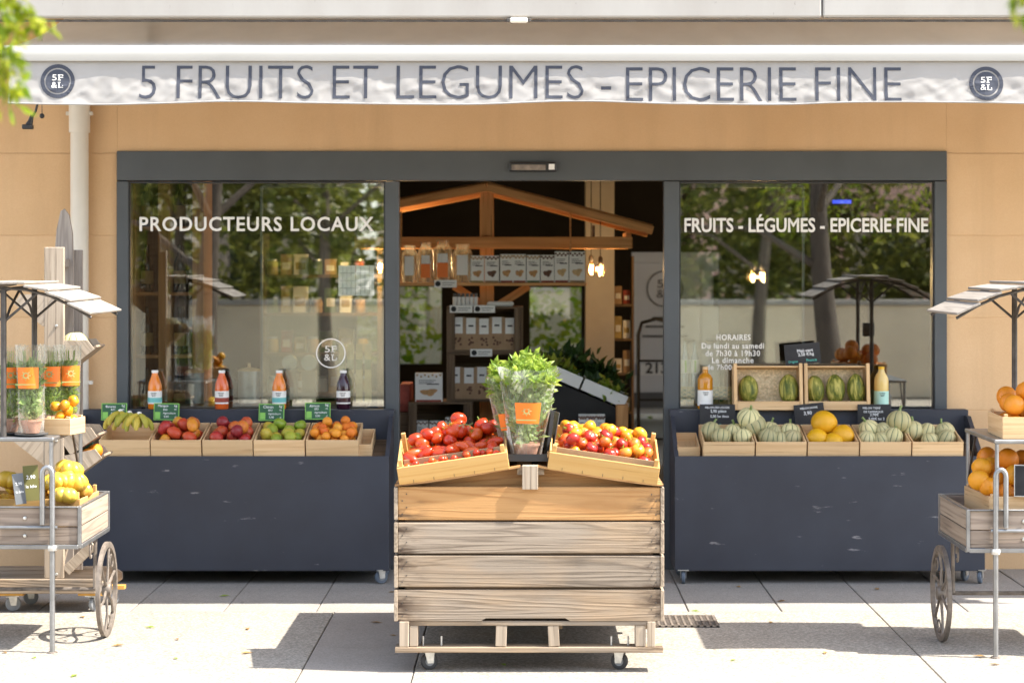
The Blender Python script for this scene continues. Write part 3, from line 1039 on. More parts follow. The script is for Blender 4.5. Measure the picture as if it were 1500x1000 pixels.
def vx(px): return X(px, YV)
for s, p0, p1, pt, pb in (('5 FRUITS ET LEGUMES -', 205, 895, 96, 145.5), ('EPICERIE FINE', 917, 1320, 98.5, 149)):
    me = text_mesh(s, vx(p1) - vx(p0), (pb - pt) * (DIST + YV) / FOC, 'awning_ink', -0.014)
    cx, z0 = (vx(p0) + vx(p1)) / 2, Z(pb, YV)
    put('lettering', drape(me, cx, z0), VAL, (cx, 0, z0))
for px, py in ((85, 119.5), (1444, 123)):
    r = 25 * (DIST + YV) / FOC
    m1 = MB()
    disc(m1, r * 0.70)
    ring(m1, r * 0.78, r)
    me = m1.mesh('emblem', 'awning_ink')
    bm = bmesh.new(); bm.from_mesh(me); bmesh.ops.triangulate(bm, faces=bm.faces[:]); bm.to_mesh(me); bm.free()
    cx, z0 = vx(px), Z(py, YV)
    put('emblem', drape(me, cx, z0), VAL, (cx, 0, z0))
    me = badge_meshes(r * 0.78, 'vinyl_white').mesh('emblem_letters', 'vinyl_white')
    put('emblem_letters', drape(me, cx, z0, 0.0045), VAL, (cx, 0, z0))
# front bar (rounded top) and fabric sheet rising to the wall
prof = [(-1.577, ZT), (-1.5785, ZT + 0.03), (-1.574, ZT + 0.052), (-1.563, ZT + 0.068), (-1.545, ZT + 0.078), (-1.525, ZT + 0.08), (-1.505, ZT + 0.074), (-1.495, ZT + 0.05), (-1.495, ZT + 0.004), (-1.5, ZT)]
n = len(prof)
vv = [(AX0 - 0.03, a, b) for a, b in prof] + [(AX1, a, b) for a, b in prof]
ff = [tuple(range(n)), tuple(range(2 * n - 1, n - 1, -1))] + [(i, i + n, (i + 1) % n + n, (i + 1) % n) for i in range(n)]
MB().add(vv, ff).build('front_bar', 'bar_white', AW, smooth=True)
vv, ff = [], []
nx, ny = 140, 14
for i in range(nx + 1):
    xx = AX0 + (AX1 - AX0) * i / nx
    for j in range(ny + 1):
        t = j / ny
        yy = -1.505 + t * 1.40
        sag = 0.03 * math.sin(math.pi * t) * (1 + 0.5 * math.sin(xx * 1.35 + 0.6)) + 0.004 * math.sin(xx * 9) * math.sin(math.pi * t)
        vv.append((xx, yy, ZT + 0.077 + t * 0.335 - sag))
for i in range(nx):
    for j in range(ny):
        a = i * (ny + 1) + j
        ff.append((a, a + 1, a + ny + 2, a + ny + 1))
MB().add(vv, ff).build('fabric_sheet', 'awning_sheet', AW, smooth=True)
MB().tube([(AX0, -0.085, ZT + 0.42), (AX1, -0.085, ZT + 0.42)], 0.04, 12).build('roller_tube', 'bar_white', AW, smooth=True)
for ax in (-2.1, 2.6):
    bar('folding_arm', 'bar_white', AW, (ax, -0.09, ZT + 0.35), (ax + 0.25, -1.50, ZT + 0.03), 0.03, 0.045, 0.005)

# crank hook and ball hanging from the awning at left
hk = thing('hanging_plug', 'black cable plug hanging below the awning beside the downpipe', 'cable', (X(58, -1.2), -1.2, 0))
za, zb = Z(140, -1.2), Z(186, -1.2)
xo = -0.055
MB().tube([(0, 0, za + 0.25), (0, 0, za), (-0.02, 0, za - 0.08), (xo + 0.015, 0, zb + 0.045)], 0.006, 8).build('cable', 'black_plastic', hk)
MB().tube([(xo + 0.018, 0, zb + 0.06), (xo + 0.010, 0, zb + 0.03), (xo, 0, zb + 0.005)], [0.009, 0.013, 0.019], 10).box(xo - 0.03, xo + 0.022, -0.02, 0.02, zb - 0.012, zb + 0.012, 0, 0.004).build('plug', 'black_plastic', hk)
pb = thing('pull_cord', 'black pull cord with a small ball beside the hanging plug', 'cord', (X(61.5, -1.2), -1.2, 0))
zc = Z(170, -1.2)
MB().tube([(0, 0, zc), (0, 0, za + 0.28)], 0.0018, 6).build('cord', 'black_plastic', pb)
ellipsoid(0.013, 0.013, 0.013, 12, 8).build('ball', 'black_plastic', pb, smooth=True, loc=(0, 0, zc))

# ---------------------------------------------------------------- navy display stands
YS, YBK = -0.59, -0.16


def stand(label, x0, x1, castors):
    t = thing('display_stand', label, 'display stand', ((x0 + x1) / 2, (YS + YBK) / 2, 0), group='navy display stands on castors')
    hx, hy = (x1 - x0) / 2, (YBK - YS) / 2
    cen('front_panel', 'navy_paint', t, -hx, hx, -hy, -hy + 0.02, 0.07, Z(668, YS), 0.003)
    zb = Z(600, YBK)
    cen('back_panel', 'navy_paint', t, -hx + 0.001, hx - 0.001, hy, hy + 0.02, 0.075, zb, 0.003)
    bx('ledge', 'navy_paint', t, -hx + 0.002, hx - 0.002, hy + 0.021, hy + 0.105, zb - 0.02, zb - 0.001)
    for s in (-1, 1):
        xx = s * (hx - 0.012)
        MB().add([(xx + a * 0.011, yy, zz) for a in (-1, 1) for yy, zz in ((-hy + 0.021, 0.072), (hy - 0.001, 0.072), (hy - 0.001, zb - 0.03), (hy - 0.07, zb - 0.03), (-hy + 0.021, Z(668, YS) - 0.012))],
                 [(0, 1, 2, 3, 4), (9, 8, 7, 6, 5), (0, 5, 6, 1), (1, 6, 7, 2), (2, 7, 8, 3), (3, 8, 9, 4), (4, 9, 5, 0)]).build('side_panel', 'navy_paint', t)
    bx('bottom_board', 'black_paint', t, -hx + 0.03, hx - 0.03, -hy + 0.03, hy - 0.01, 0.078, 0.09)
    # sloping shelf that carries the crates
    MB().add([(-hx + 0.03, -hy + 0.021, 0.646), (hx - 0.03, -hy + 0.021, 0.646), (hx - 0.03, hy - 0.002, 0.731), (-hx + 0.03, hy - 0.002, 0.731), (-hx + 0.03, -hy + 0.021, 0.631), (hx - 0.03, -hy + 0.021, 0.631), (hx - 0.03, hy - 0.002, 0.716), (-hx + 0.03, hy - 0.002, 0.716)],
             [(0, 1, 2, 3), (7, 6, 5, 4), (0, 4, 5, 1), (1, 5, 6, 2), (2, 6, 7, 3), (3, 7, 4, 0)]).build('sloping_shelf', 'dark_timber', t)
    for cx, cy, a in castors:
        castor(t, cx, cy, 0.036, 0.0775, a)
    return t, zb


LX0, LX1, RX0, RX1 = -2.455, -0.742, 0.772, 2.415
_, ZLEDGE = stand('navy display stand with five fruit crates left of the shop door', LX0, LX1, [(0.81, -0.19, 0.5), (0.82, 0.12, 1.3), (-0.78, -0.17, 0.6), (-0.78, 0.12, 0.2)])
stand('navy display stand with striped and yellow melons right of the shop door', RX0, RX1, [(-0.775, -0.19, 1.5), (-0.77, 0.12, 0.9), (0.80, -0.19, 1.2), (0.74, -0.08, 0.9)])

rl = random.Random(21)
lf_me = []
for k in range(3):
    q = MB()
    L_ = 0.02 + 0.006 * k
    q.add([(-L_, 0, 0.002), (0, L_ * 0.4, 0.007), (L_, 0, 0.003), (0, -L_ * 0.42, 0.005), (0, 0, 0.001)], [(0, 4, 1), (1, 4, 2), (2, 4, 3), (3, 4, 0)])
    lf_me.append((q.mesh('fallen_leaf', 'dry_leaf'), q.mesh('fallen_leaf', 'leaf_basil')))
for k in range(34):
    yy = rl.uniform(-3.2, -0.7)
    xx = rl.uniform(-2.3, 2.3)
    o = put('fallen_leaf', lf_me[k % 3][0 if k % 4 else 1], None, (xx, yy, 0.002), (0, 0, rl.uniform(0, 6.28)))
    tag(o, 'small fallen leaf lying on the paving before the shop', 'leaf', 'fallen leaves on the paving')

# ================================================================ FRUIT MESHES
rnd = random.Random(11)
F = {}
F['round'] = [ellipsoid(0.03, 0.03, 0.026, 18, 12, 5, 0.05, 0.12, 0.06, i).mesh('tomato', 'tomato_red', True) for i in range(3)]
F['oval'] = [ellipsoid(0.022, 0.022, 0.043, 16, 12, 0, 0, 0.05, 0.10, i).mesh('plum_tomato', 'tomato_red', True) for i in range(3)]
F['cherry'] = [ellipsoid(0.0155, 0.0155, 0.015, 12, 8, 0, 0, 0.06).mesh('cherry_tomato', 'tomato_red', True)]
F['mixed'] = [ellipsoid(0.028, 0.028, 0.023, 18, 12, 6, 0.07, 0.14, 0.06, i).mesh('tomato', 'tomato_mixed', True) for i in range(3)]
F['gold'] = [ellipsoid(0.03, 0.03, 0.026, 18, 12, 5, 0.06, 0.12, 0.05, i).mesh('tomato', 'tomato_yellow', True) for i in range(2)]
F['beef'] = [ellipsoid(0.06, 0.06, 0.042, 42, 14, 7, 0.20, 0.22, 0.04, i).mesh('beef_tomato', 'tomato_pale', True) for i in range(3)]
F['mango'] = [ellipsoid(0.034, 0.03, 0.043, 16, 12, 0, 0, 0.04, 0.14, i).mesh('mango', 'mango_red', True) for i in range(3)]
F['nect'] = [ellipsoid(0.036, 0.036, 0.034, 18, 12, 0, 0, 0.10, 0.06, i).mesh('nectarine', 'nectarine', True) for i in range(2)]
F['gmango'] = [ellipsoid(0.034, 0.031, 0.04, 16, 12, 0, 0, 0.04, 0.10, i).mesh('green_mango', 'mango_green', True) for i in range(2)]
F['apricot'] = [ellipsoid(0.025, 0.025, 0.025, 16, 10, 0, 0, 0.10, 0.05, i).mesh('apricot', 'apricot', True) for i in range(2)]
F['orange'] = [ellipsoid(0.04, 0.04, 0.038, 18, 12, 0, 0, 0.06, 0.04, i).mesh('orange', 'orange_peel', True) for i in range(2)]
F['melon'] = [ellipsoid(0.064, 0.064, 0.062, 40, 16, 10, 0.06, 0.05, 0.04, i).mesh('striped_melon', 'striped_melon', True) for i in range(2)]
F['canary'] = [ellipsoid(0.066, 0.066, 0.062, 24, 16, 0, 0, 0.02, 0.05, i).mesh('yellow_melon', 'canary_melon', True) for i in range(2)]
F['green'] = [ellipsoid(0.056, 0.054, 0.084, 24, 16, 0, 0, 0.0, 0.05, i).mesh('green_melon', 'green_melon', True) for i in range(2)]
sm = MB()
sm.tube([(0, 0, 0.020), (0.002, 0, 0.028), (0.006, 0, 0.036)], 0.0018, 5)
for i in range(5):
    a = i * 1.2566
    sm.add([(0.004 * math.cos(a - 0.5), 0.004 * math.sin(a - 0.5), 0.0235), (0.016 * math.cos(a), 0.016 * math.sin(a), 0.0275), (0.004 * math.cos(a + 0.5), 0.004 * math.sin(a + 0.5), 0.0235)], [(0, 1, 2)])
F['calyx'] = sm.mesh('stem', 'leaf_basil')
F['stalk'] = MB().tube([(0, 0, 0.055), (0.002, 0, 0.072), (0.008, 0, 0.088)], [0.009, 0.006, 0.007], 8).mesh('stem', 'leaf_pale', True)

# ---------------------------------------------------------------- five crates of fruit on the left stand
YC = -0.562
tilt = math.atan2(0.085, 0.407)
kinds = ('bananas', 'red and yellow mangoes', 'dark red nectarines', 'green mangoes', 'apricots')
for i, (p0, p1) in enumerate(((146, 220), (221.5, 295), (297, 370.5), (372, 446.5), (448.5, 525))):
    w = (p1 - p0) * (DIST + YC) / FOC
    cxx = X((p0 + p1) / 2, YC)
    c = crate('pale wooden crate of %s on the left navy stand' % kinds[i], w, 0.335, 0.115, (cxx, YC, 0.649), (tilt, 0, 0), group='fruit crates on the left stand', posts=0)
    fm = frame_of(c)
    hw = w / 2 - 0.026
    if i == 0:
        for bi, (bx0, by0) in enumerate(((-0.055, 0.20), (0.0, 0.17), (0.055, 0.15))):
            base = fm @ Vector((bx0, by0, 0.155))
            bt = thing('banana_bunch', ('bunch of bananas at the left of the banana crate', 'middle bunch of bananas with white stem wrap in its crate', 'bunch of bananas at the right of the banana crate')[bi], 'bananas', base, (0, 0, rnd.uniform(-0.3, 0.3)), 'bananas in their crate')
            for q in range(5):
                a = -2.75 + q * 0.56 + rnd.uniform(-0.12, 0.12)
                dx, dy = math.cos(a), math.sin(a)
                dr = rnd.uniform(0.055, 0.075)
                pts, rr = [], []
                for k in range(9):
                    u = k / 8
                    out = 0.006 + 0.078 * (1 - (1 - u) ** 2)
                    pts.append((dx * out, dy * out * 0.8, 0.040 - dr * u ** 1.4 + 0.014 * (q % 2)))
                    rr.append(0.0045 + 0.0125 * math.sin(math.pi * min(1, 0.10 + u * 0.84)) ** 0.6)
                MB().tube(pts, rr, 8).build('banana', 'banana', bt, smooth=True)
            MB().lathe([(0.014, 0.036), (0.016, 0.05), (0.012, 0.068), (0.004, 0.072)], 10).build('stem_wrap', 'paper_white', bt, smooth=True)
    else:
        spec = {1: ('mango', 'mango', [0.038, 0.036], 20, 'ripe red and yellow mango in the second crate from the left', 'mango', 0.036),
                2: ('nect', 'nectarine', [0.036, 0.034], 20, 'dark red nectarine in the middle crate of the left stand', 'nectarine', 0.035),
                3: ('gmango', 'green_mango', [0.034, 0.033], 22, 'green and yellow mango in the fourth crate from the left', 'mango', 0.035),
                4: ('apricot', 'apricot', [0.0265, 0.025], 62, 'orange apricot in the crate nearest the door on the left stand', 'apricot', 0.025)}[i]
        sp = heap(spec[3], -hw - 0.012, hw + 0.012, 0.02, 0.315, 0.012, spec[2], rnd)
        scatter(fm, sp, F[spec[0]], spec[1], spec[4], spec[5], 'loose fruit in the left stand crates, ' + spec[5], rnd, spec[6], 3.14 if i != 1 else 1.2)
c = crate('empty pale crate end beside the apricots on the left navy stand', 0.10, 0.30, 0.07, (X(531, -0.5), -0.50, 0.664), (tilt, 0, 0), posts=0)
# green price boards on the left stand
signs = ((167, 614, 'Bananes', 'bananas'), (243.5, 614, 'Mangue', 'mangoes'), (397.5, 615, 'Citron', 'green mangoes'), (465.5, 613, 'Abricot', 'apricots'))
for i, (px, py, nm, what) in enumerate(signs):
    y = -0.215
    w = 35 * (DIST + y) / FOC
    sign('price_board', 'green chalk price board with lime border behind the %s' % what, w, 0.084, (X(px, y), y, Z(py, y)), (R(-6), R(rnd.uniform(-1, 2)), 0), 'sign_green',
         [(nm, -0.018, 0.064, 0.055, 'chalk_white'), ('BIO', -0.006, 0.048, 0.022, 'chalk_white'), ('Agriculture', 0.016, 0.026, 0.068, 'chalk_white'), ('5,90', 0.0, 0.008, 0.026, 'chalk_white'), ('€', 0.05, 0.007, 0.009, 'chalk_white'), ('kg', 0.05, 0.065, 0.016, 'chalk_white'), ('FR', 0.05, 0.05, 0.012, 'chalk_white')],
         'green price boards on the left stand', 'sign_lime', stake=0.06, logo=True)

# ---------------------------------------------------------------- bottles on the window ledges
BOT = [(0.034, 0), (0.038, 0.006), (0.038, 0.12), (0.033, 0.148), (0.022, 0.176), (0.017, 0.188), (0.0165, 0.205)]


def bottle(px, label, liquid, lab, y=-0.095, prof=BOT, h=1.0, cap='paper_white', lab2=None, lz=(0.03, 0.10), clear=False):
    t = thing('juice_bottle', label, 'bottle', (X(px, y), y, ZLEDGE + 0.0005), group='bottles on the window ledge')
    k = h
    MB().lathe([(r, z * k) for r, z in prof], 22).build('bottle_body', liquid, t, smooth=True)
    rm = max(r for r, z in prof)
    MB().lathe([(rm + 0.0008, lz[0]), (rm + 0.0008, lz[1])], 22).build('paper_label', lab, t, smooth=True)
    if lab2: MB().lathe([(rm + 0.0014, lz[0] + 0.008), (rm + 0.0014, lz[0] + 0.034)], 22).build('label_band', lab2, t, smooth=True)
    zt = prof[-1][1] * k
    pm = MB()
    for q in range(3): pm.box(-0.016 + 0.003 * q, 0.016 - 0.003 * q, -rm - 0.0022, -rm - 0.0012, lz[1] - 0.012 - 0.008 * q, lz[1] - 0.009 - 0.008 * q)
    pm.build('label_print', 'slate_black', t)
    MB().lathe([(prof[-1][0] + 0.002, zt - 0.006), (prof[-1][0] + 0.002, zt + 0.008)], 16).build('cap', cap, t, smooth=True)
    return t


bottle(227, 'orange juice bottle with teal label behind the first and second crates', 'juice_orange', 'paper_white', lab2='label_teal')
bottle(325, 'red-orange juice bottle with dark lettered label on the left window ledge', 'juice_red', 'paper_white', lab2='item_red')
bottle(409, 'orange juice bottle with teal label behind the green mango crate', 'juice_orange', 'paper_white', lab2='label_teal')
bottle(503, 'dark purple juice bottle on the left window ledge near the door', 'juice_purple', 'paper_white', lab2='juice_purple')
OIL = [(0.038, 0), (0.042, 0.006), (0.042, 0.165), (0.034, 0.185), (0.016, 0.20), (0.0145, 0.225)]
bottle(1033, 'tall amber oil bottle with a cork and pale label on the right ledge', 'oil_amber', 'paper_white', prof=OIL, cap='crate_wood', lz=(0.02, 0.105))
CRM = [(0.036, 0), (0.04, 0.006), (0.04, 0.155), (0.036, 0.175), (0.018, 0.205), (0.015, 0.225)]
bottle(1291, 'cream yellow juice bottle with mint green label beside the upright melon crates', 'juice_cream', 'label_mint', prof=CRM, cap='canary_melon', lz=(0.025, 0.10))

# ---------------------------------------------------------------- right stand: melons
melons = {0: [(1042, 633, 0.056, 0), (1056, 640, 0.05, 1), (1076, 634, 0.055, 0), (1097, 612, 0.062, 1), (1104, 623, 0.068, 0), (1088, 640, 0.05, 0)],
          1: [(1128, 631, 0.055, 1), (1125, 641, 0.052, 0), (1157, 633, 0.058, 0), (1161, 642, 0.05, 1), (1142, 645, 0.05, 0)],
          3: [(1273, 630, 0.056, 0), (1270, 643, 0.05, 1), (1317, 617, 0.066, 0), (1308, 640, 0.055, 1), (1290, 644, 0.05, 0)],
          4: [(1336, 631, 0.066, 0), (1358, 633, 0.05, 1), (1384, 632, 0.058, 0), (1386, 643, 0.052, 1), (1362, 645, 0.05, 0)]}
mk = ('striped melons at the left end', 'striped melons beside the yellow ones', 'yellow melons in the middle', 'striped melons below the melon tigré sign', 'striped melons at the right end')
for i, (p0, p1) in enumerate(((1030, 1105), (1107, 1181), (1183, 1257.5), (1259.5, 1334), (1336, 1410.5))):
    w = (p1 - p0) * (DIST + YC) / FOC
    c = crate('pale crate of %s of the right navy stand' % mk[i], w, 0.335, 0.105, (X((p0 + p1) / 2, YC), YC, 0.649), (tilt, 0, 0), group='melon crates on the right stand', posts=0)
    if i == 2:
        for (px, py, r, yy, lb) in ((1197, 642, 0.058, -0.47, 'yellow melon at the front left of the middle melon crate'), (1234, 638, 0.064, -0.44, 'yellow melon at the front right of the middle melon crate'), (1221, 648, 0.055, -0.49, 'yellow melon low at the front of the middle melon crate'), (1207, 619, 0.070, -0.40, 'large round yellow melon on top of the others')):
            o = put('yellow_melon', F['canary'][0], M=Matrix.Translation((X(px, yy), yy, Z(py, yy))) @ Euler((rnd.uniform(-0.4, 0.2), rnd.uniform(-0.5, 0.5), rnd.uniform(-3, 3))).to_matrix().to_4x4() @ Matrix.Scale(r / 0.066, 4))
            tag(o, lb, 'melon', 'yellow melons')
        sp = heap(3, -0.12, 0.12, 0.14, 0.32, 0.012, [0.048], rnd)
        scatter(frame_of(c), sp, F['canary'], 'yellow_melon', 'yellow melon lying under the others in the middle melon crate', 'melon', 'yellow melons under the pile', rnd, 0.066)
    else:
        # lower layer, then the ones that show
        sp = heap(3, -0.13, 0.13, 0.15, 0.33, 0.012, [0.046], rnd)
        scatter(frame_of(c), sp, F['melon'], 'striped_melon', 'pale striped melon lying low in a crate of the right stand', 'melon', 'striped melons low in the crates', rnd, 0.064, 0.5)
        for mi_, (px, py, r, st) in enumerate(sorted(melons[i])):
            yy = -0.44 if py > 636 else (-0.36 if py > 625 else -0.38)
            o = put('striped_melon', F['melon'][st], M=Matrix.Translation((X(px, yy), yy, Z(py, yy))) @ Euler((rnd.uniform(-0.5, 0.3), rnd.uniform(-0.4, 0.4), rnd.uniform(-3, 3))).to_matrix().to_4x4() @ Matrix.Diagonal((r / 0.064 * rnd.uniform(0.92, 1.08), r / 0.064 * rnd.uniform(0.92, 1.08), r / 0.064 * rnd.uniform(0.88, 1.1), 1)))
            tag(o, 'striped melon, %s from the left among those heaped in the %s melon crate' % (('first', 'second', 'third', 'fourth', 'fifth', 'sixth')[mi_], ('first', 'second', '', 'fourth', 'fifth')[i]), 'melon', 'heaped striped melons, crate %s' % ('one', 'two', '', 'four', 'five')[i])
            if r > 0.054: put('stem', F['stalk'], o)
crate('low brown crate end at the left of the right navy stand', 0.12, 0.28, 0.055, (X(1009, -0.5), -0.50, 0.664), (tilt, 0, 0), posts=0)
bsig = ((1051, 629, 52, 37, [('MELON DES LOUGES', 0, 0.112, 0.13, 'chalk_white'), ('2,90 pièce', 0.005, 0.086, 0.085, 'chalk_white'), ('5,00 les deux', 0.012, 0.062, 0.10, 'chalk_white'), ('Origine', -0.05, 0.012, 0.05, 'chalk_teal'), ('France', 0.04, 0.014, 0.06, 'chalk_teal')], 'black chalk price board over the first crate of striped melons', -0.225, 0),
        (1188, 626, 44, 35, [('MELON JAUNE', 0.0, 0.102, 0.11, 'chalk_white'), ('3,90', -0.01, 0.07, 0.05, 'chalk_white'), ('Origine', -0.04, 0.01, 0.05, 'chalk_teal')], 'black chalk price board tilted behind the yellow melons', -0.225, -6),
        (1281, 628, 49, 36, [('MELON TIGRÉ', -0.015, 0.108, 0.10, 'chalk_white'), ('DE CAMARGUE', -0.005, 0.088, 0.11, 'chalk_white'), ('2,90€', 0.0, 0.068, 0.05, 'chalk_white'), ('5,00€ les 2', 0.012, 0.046, 0.09, 'chalk_white'), ('Origine', -0.05, 0.016, 0.04, 'chalk_teal'), ('France', 0.03, 0.010, 0.07, 'chalk_teal')], 'black chalk price board reading melon tigré behind the melons', -0.225, 0),
        (1177, 533, 52, 30, [('Mel-vert', 0.015, 0.068, 0.085, 'chalk_white'), ('2,50 €/kg', 0.018, 0.042, 0.085, 'chalk_white'), ('Origine', -0.055, 0.008, 0.05, 'chalk_teal'), ('France', 0.045, 0.012, 0.055, 'chalk_teal')], 'black chalk price board clipped on top of the upright melon crates', -0.14, -5))
for px, py, pw, ph, lines, lb, y, ry in bsig:
    k = (DIST + y) / FOC
    lines = [(a, b * pw * k / 0.19, c_ * ph * k / 0.134 * (1.0 if ph > 32 else 1.12), d_ * pw * k / 0.19, e) for a, b, c_, d_, e in lines]
    sign('chalkboard', lb, pw * k, ph * k, (X(px, y), y, Z(py, y)), (R(-5), R(ry), 0), 'slate_black', lines, 'black chalk boards on the right stand', stake=0.05 if py > 600 else 0)
# two crates standing upright on the ledge, lined with straw
for i, (p0, p1, ms) in enumerate(((1075.5, 1176.5, ((1097, 558), (1156, 558))), (1179, 1275, ((1195, 558), (1224.5, 556), (1255, 559))))):
    y0 = -0.20
    w = (p1 - p0) * (DIST + y0) / FOC
    cx = X((p0 + p1) / 2, y0)
    t = thing('upright_crate', ('upright straw-lined crate with two green melons against the right window', 'upright straw-lined crate with three green melons against the right window')[i], 'crate', (cx, y0, ZLEDGE + 0.001), (R(-8), 0, 0), 'upright melon crates')
    hh, dd, th = 0.245, 0.115, 0.008
    cen('lower_board', 'crate_wood', t, -w / 2 + 0.019, w / 2 - 0.019, 0, dd, 0.0, th, 0.0015)
    cen('front_lip', 'crate_wood', t, -w / 2 + 0.019, w / 2 - 0.019, -0.006, -0.0005, 0.0, 0.048, 0.0015)
    cen('upper_board', 'crate_wood', t, -w / 2 + 0.019, w / 2 - 0.019, 0.02, dd, hh - th, hh, 0.0015)
    cen('back_board', 'crate_wood', t, -w / 2, w / 2, dd + 0.0005, dd + 0.008, 0, hh, 0.0015)
    for s in (-1, 1):
        cen('side_board', 'crate_wood_up', t, s * (w / 2 - 0.009) - 0.009, s * (w / 2 - 0.009) + 0.009, -0.006, 0.018, 0, hh + 0.012, 0.0015)
        cen('side_board', 'crate_wood_up', t, s * (w / 2 - 0.004) - 0.004, s * (w / 2 - 0.004) + 0.004, 0.0185, dd, 0, hh, 0.001)
    sb = MB()
    for q in range(420):
        a = Vector((rnd.uniform(-w / 2 + 0.025, w / 2 - 0.025), rnd.uniform(0.085, 0.112), rnd.uniform(0.02, hh - 0.035)))
        if q > 330: a = Vector((a.x, rnd.uniform(0.01, 0.1), 0.014 + rnd.uniform(0, 0.03)))
        d = Vector((rnd.gauss(0, 1), rnd.gauss(0, 0.35), rnd.gauss(0, 0.8))).normalized() * rnd.uniform(0.015, 0.035)
        u = d.orthogonal().normalized() * 0.0011
        m_ = a + d * 0.5 + Vector((0, rnd.uniform(-0.01, 0.0), rnd.uniform(-0.006, 0.006)))
        b = a + d
        for p_ in (m_, b): p_.x = max(-w / 2 + 0.022, min(w / 2 - 0.022, p_.x)); p_.y = min(0.113, p_.y); p_.z = max(0.01, min(hh - 0.012, p_.z))
        sb.add([a - u, a + u, m_ + u, m_ - u, b + u, b - u], [(0, 1, 2, 3), (3, 2, 4, 5)])
    so = sb.build('straw', 'straw', t, kind='stuff')
    cen('straw_mat', 'straw', t, -w / 2 + 0.02, w / 2 - 0.02, 0.108, dd, 0.012, hh - 0.012)
    fm = frame_of(t)
    for j, (px, py) in enumerate(ms):
        lx = X(px, -0.15) - cx
        z = 0.048 + 0.080
        o = put('green_melon', F['green'][j % 2], M=fm @ Matrix.Translation((lx, 0.057, 0.118)) @ Euler((0, rnd.uniform(-0.12, 0.12), rnd.uniform(-3, 3))).to_matrix().to_4x4() @ Matrix.Diagonal((rnd.uniform(0.9, 1.03), rnd.uniform(0.9, 1.03), rnd.uniform(0.88, 1.06), 1)))
        lbs = (('green ribbed melon at the left of the two-melon upright crate', 'green ribbed melon at the right of the two-melon upright crate'), ('green ribbed melon at the left of the three-melon upright crate', 'middle green melon of three in the upright crate', 'yellowish green melon at the right of the three-melon upright crate'))[i][j]
        tag(o, lbs, 'melon', 'green melons in the upright crates')

# ================================================================ CENTRE CART
YF = -3.05
CART = thing('wooden_cart', 'weathered pallet-wood cart on castors with sloping top in front of the door', 'cart', (0, YF, 0))
HW, DEP = 0.545, 1.42
kq = (DIST + YF) / FOC
def cz(py): return EYE - (py - VY) * kq
rows = [(cz(761.5), cz(713), 'fresh_plank'), (cz(810), cz(764.5), 'weathered_plank'), (cz(859.5), cz(813.5), 'weathered_plank'), (cz(909), cz(863.5), 'weathered_plank')]
for i, (z0, z1, m) in enumerate(rows):
    if i < 3:
        o = cen('front_plank', m, CART, -HW, HW, 0.0, 0.02, z0, z1, 0.003)
    else:   # the lowest board has a shallow hand hole cut in its edge
        zc = (z0 + z1) / 2
        n0, n1 = -0.20, 0.17
        a, b = z0 - zc, z1 - zc
        poly = [(-HW, a), (n0, a), (n0 + 0.02, a + 0.012), (n1 - 0.02, a + 0.012), (n1, a), (HW, a), (HW, b), (-HW, b)]
        o = MB().prism(poly, -0.01, 0.01).build('front_plank', m, CART, loc=(0, 0.01, zc))
    o.rotation_euler = (0, R((0.12, -0.15, 0.1, -0.05)[i]), 0)
    o['label'] = ('fresh orange pine top board with knots', 'grey weathered board with dark stains', 'grey weathered board with wavy grain', 'pale grey board with a notch in its lower edge')[i]
    nl = MB()
    for s in (-1, 1):
        for q in range(4):
            xx, zz = s * (HW - 0.018 - 0.018 * (q % 2)) , -0.045 + 0.028 * q
            nl.lathe([(0.003, 0), (0.003, 0.003)], 6, 0, Matrix.Translation((xx, -0.0103 if i == 3 else -0.0103, zz)) @ Matrix.Rotation(R(90), 4, 'X'))
    nl.build('nails', 'dark_iron', o)
    for s in (-1, 1):
        cen('side_plank', 'weathered_side', CART, s * (HW + 0.0085) - 0.0075, s * (HW + 0.0085) + 0.0075, -0.004, DEP, z0 + rnd.uniform(-0.002, 0.004), z1 - 0.001, 0.002)
    cen('back_plank', 'weathered_plank', CART, -HW, HW, DEP - 0.02, DEP, z0, z1, 0.003)
# inner lining so no light falls through the joints
bx('inner_board', 'dark_timber', CART, -HW + 0.03, HW - 0.03, 0.022, 0.03, 0.22, 0.74)
bx('floor_board', 'dark_timber', CART, -HW + 0.01, HW - 0.01, 0.035, DEP - 0.03, 0.225, 0.24)
# pallet base
cen('pallet_rail', 'weathered_plank', CART, -HW + 0.01, HW - 0.01, 0.003, 0.09, cz(916), cz(909.5), 0.002)
cen('bottom_board', 'weathered_plank', CART, -HW - 0.012, HW + 0.012, -0.006, 0.09, cz(955), cz(947.5), 0.002)
cen('bottom_board', 'weathered_plank', CART, -HW - 0.012, HW + 0.012, DEP - 0.10, DEP, cz(955), cz(947.5), 0.002)
zb0, zb1 = cz(947.5) + 0.0005, cz(916) - 0.0005
for (p0, p1, ry, y1) in ((585, 599, 0, 0.02), (600, 612, 0, 0.09), (726, 742, 2, 0.09), (803, 819, -3, 0.09), (931, 946, 0, 0.09), (948, 960, 0, 0.02)):
    xa, xb = (p0 - VX) * kq, (p1 - VX) * kq
    zt = zb1 if y1 > 0.05 else cz(909.5) - 0.0005
    o = cen('pallet_block', 'weathered_post', CART, xa, xb, 0.004 if y1 > 0.05 else -0.003, y1 if y1 > 0.05 else 0.0025, zb0 + 0.002, zt, 0.002)
    o.rotation_euler = (0, R(ry), 0)
for xx in (-0.50, -0.12, 0.12, 0.50):
    cen('pallet_block', 'weathered_post', CART, xx - 0.03, xx + 0.03, DEP - 0.1, DEP - 0.005, zb0, cz(909.5), 0.002)
    cen('stringer', 'weathered_side', CART, xx - 0.02, xx + 0.02, 0.095, DEP - 0.105, cz(916) - 0.03, cz(909.5) - 0.0005, 0.002)
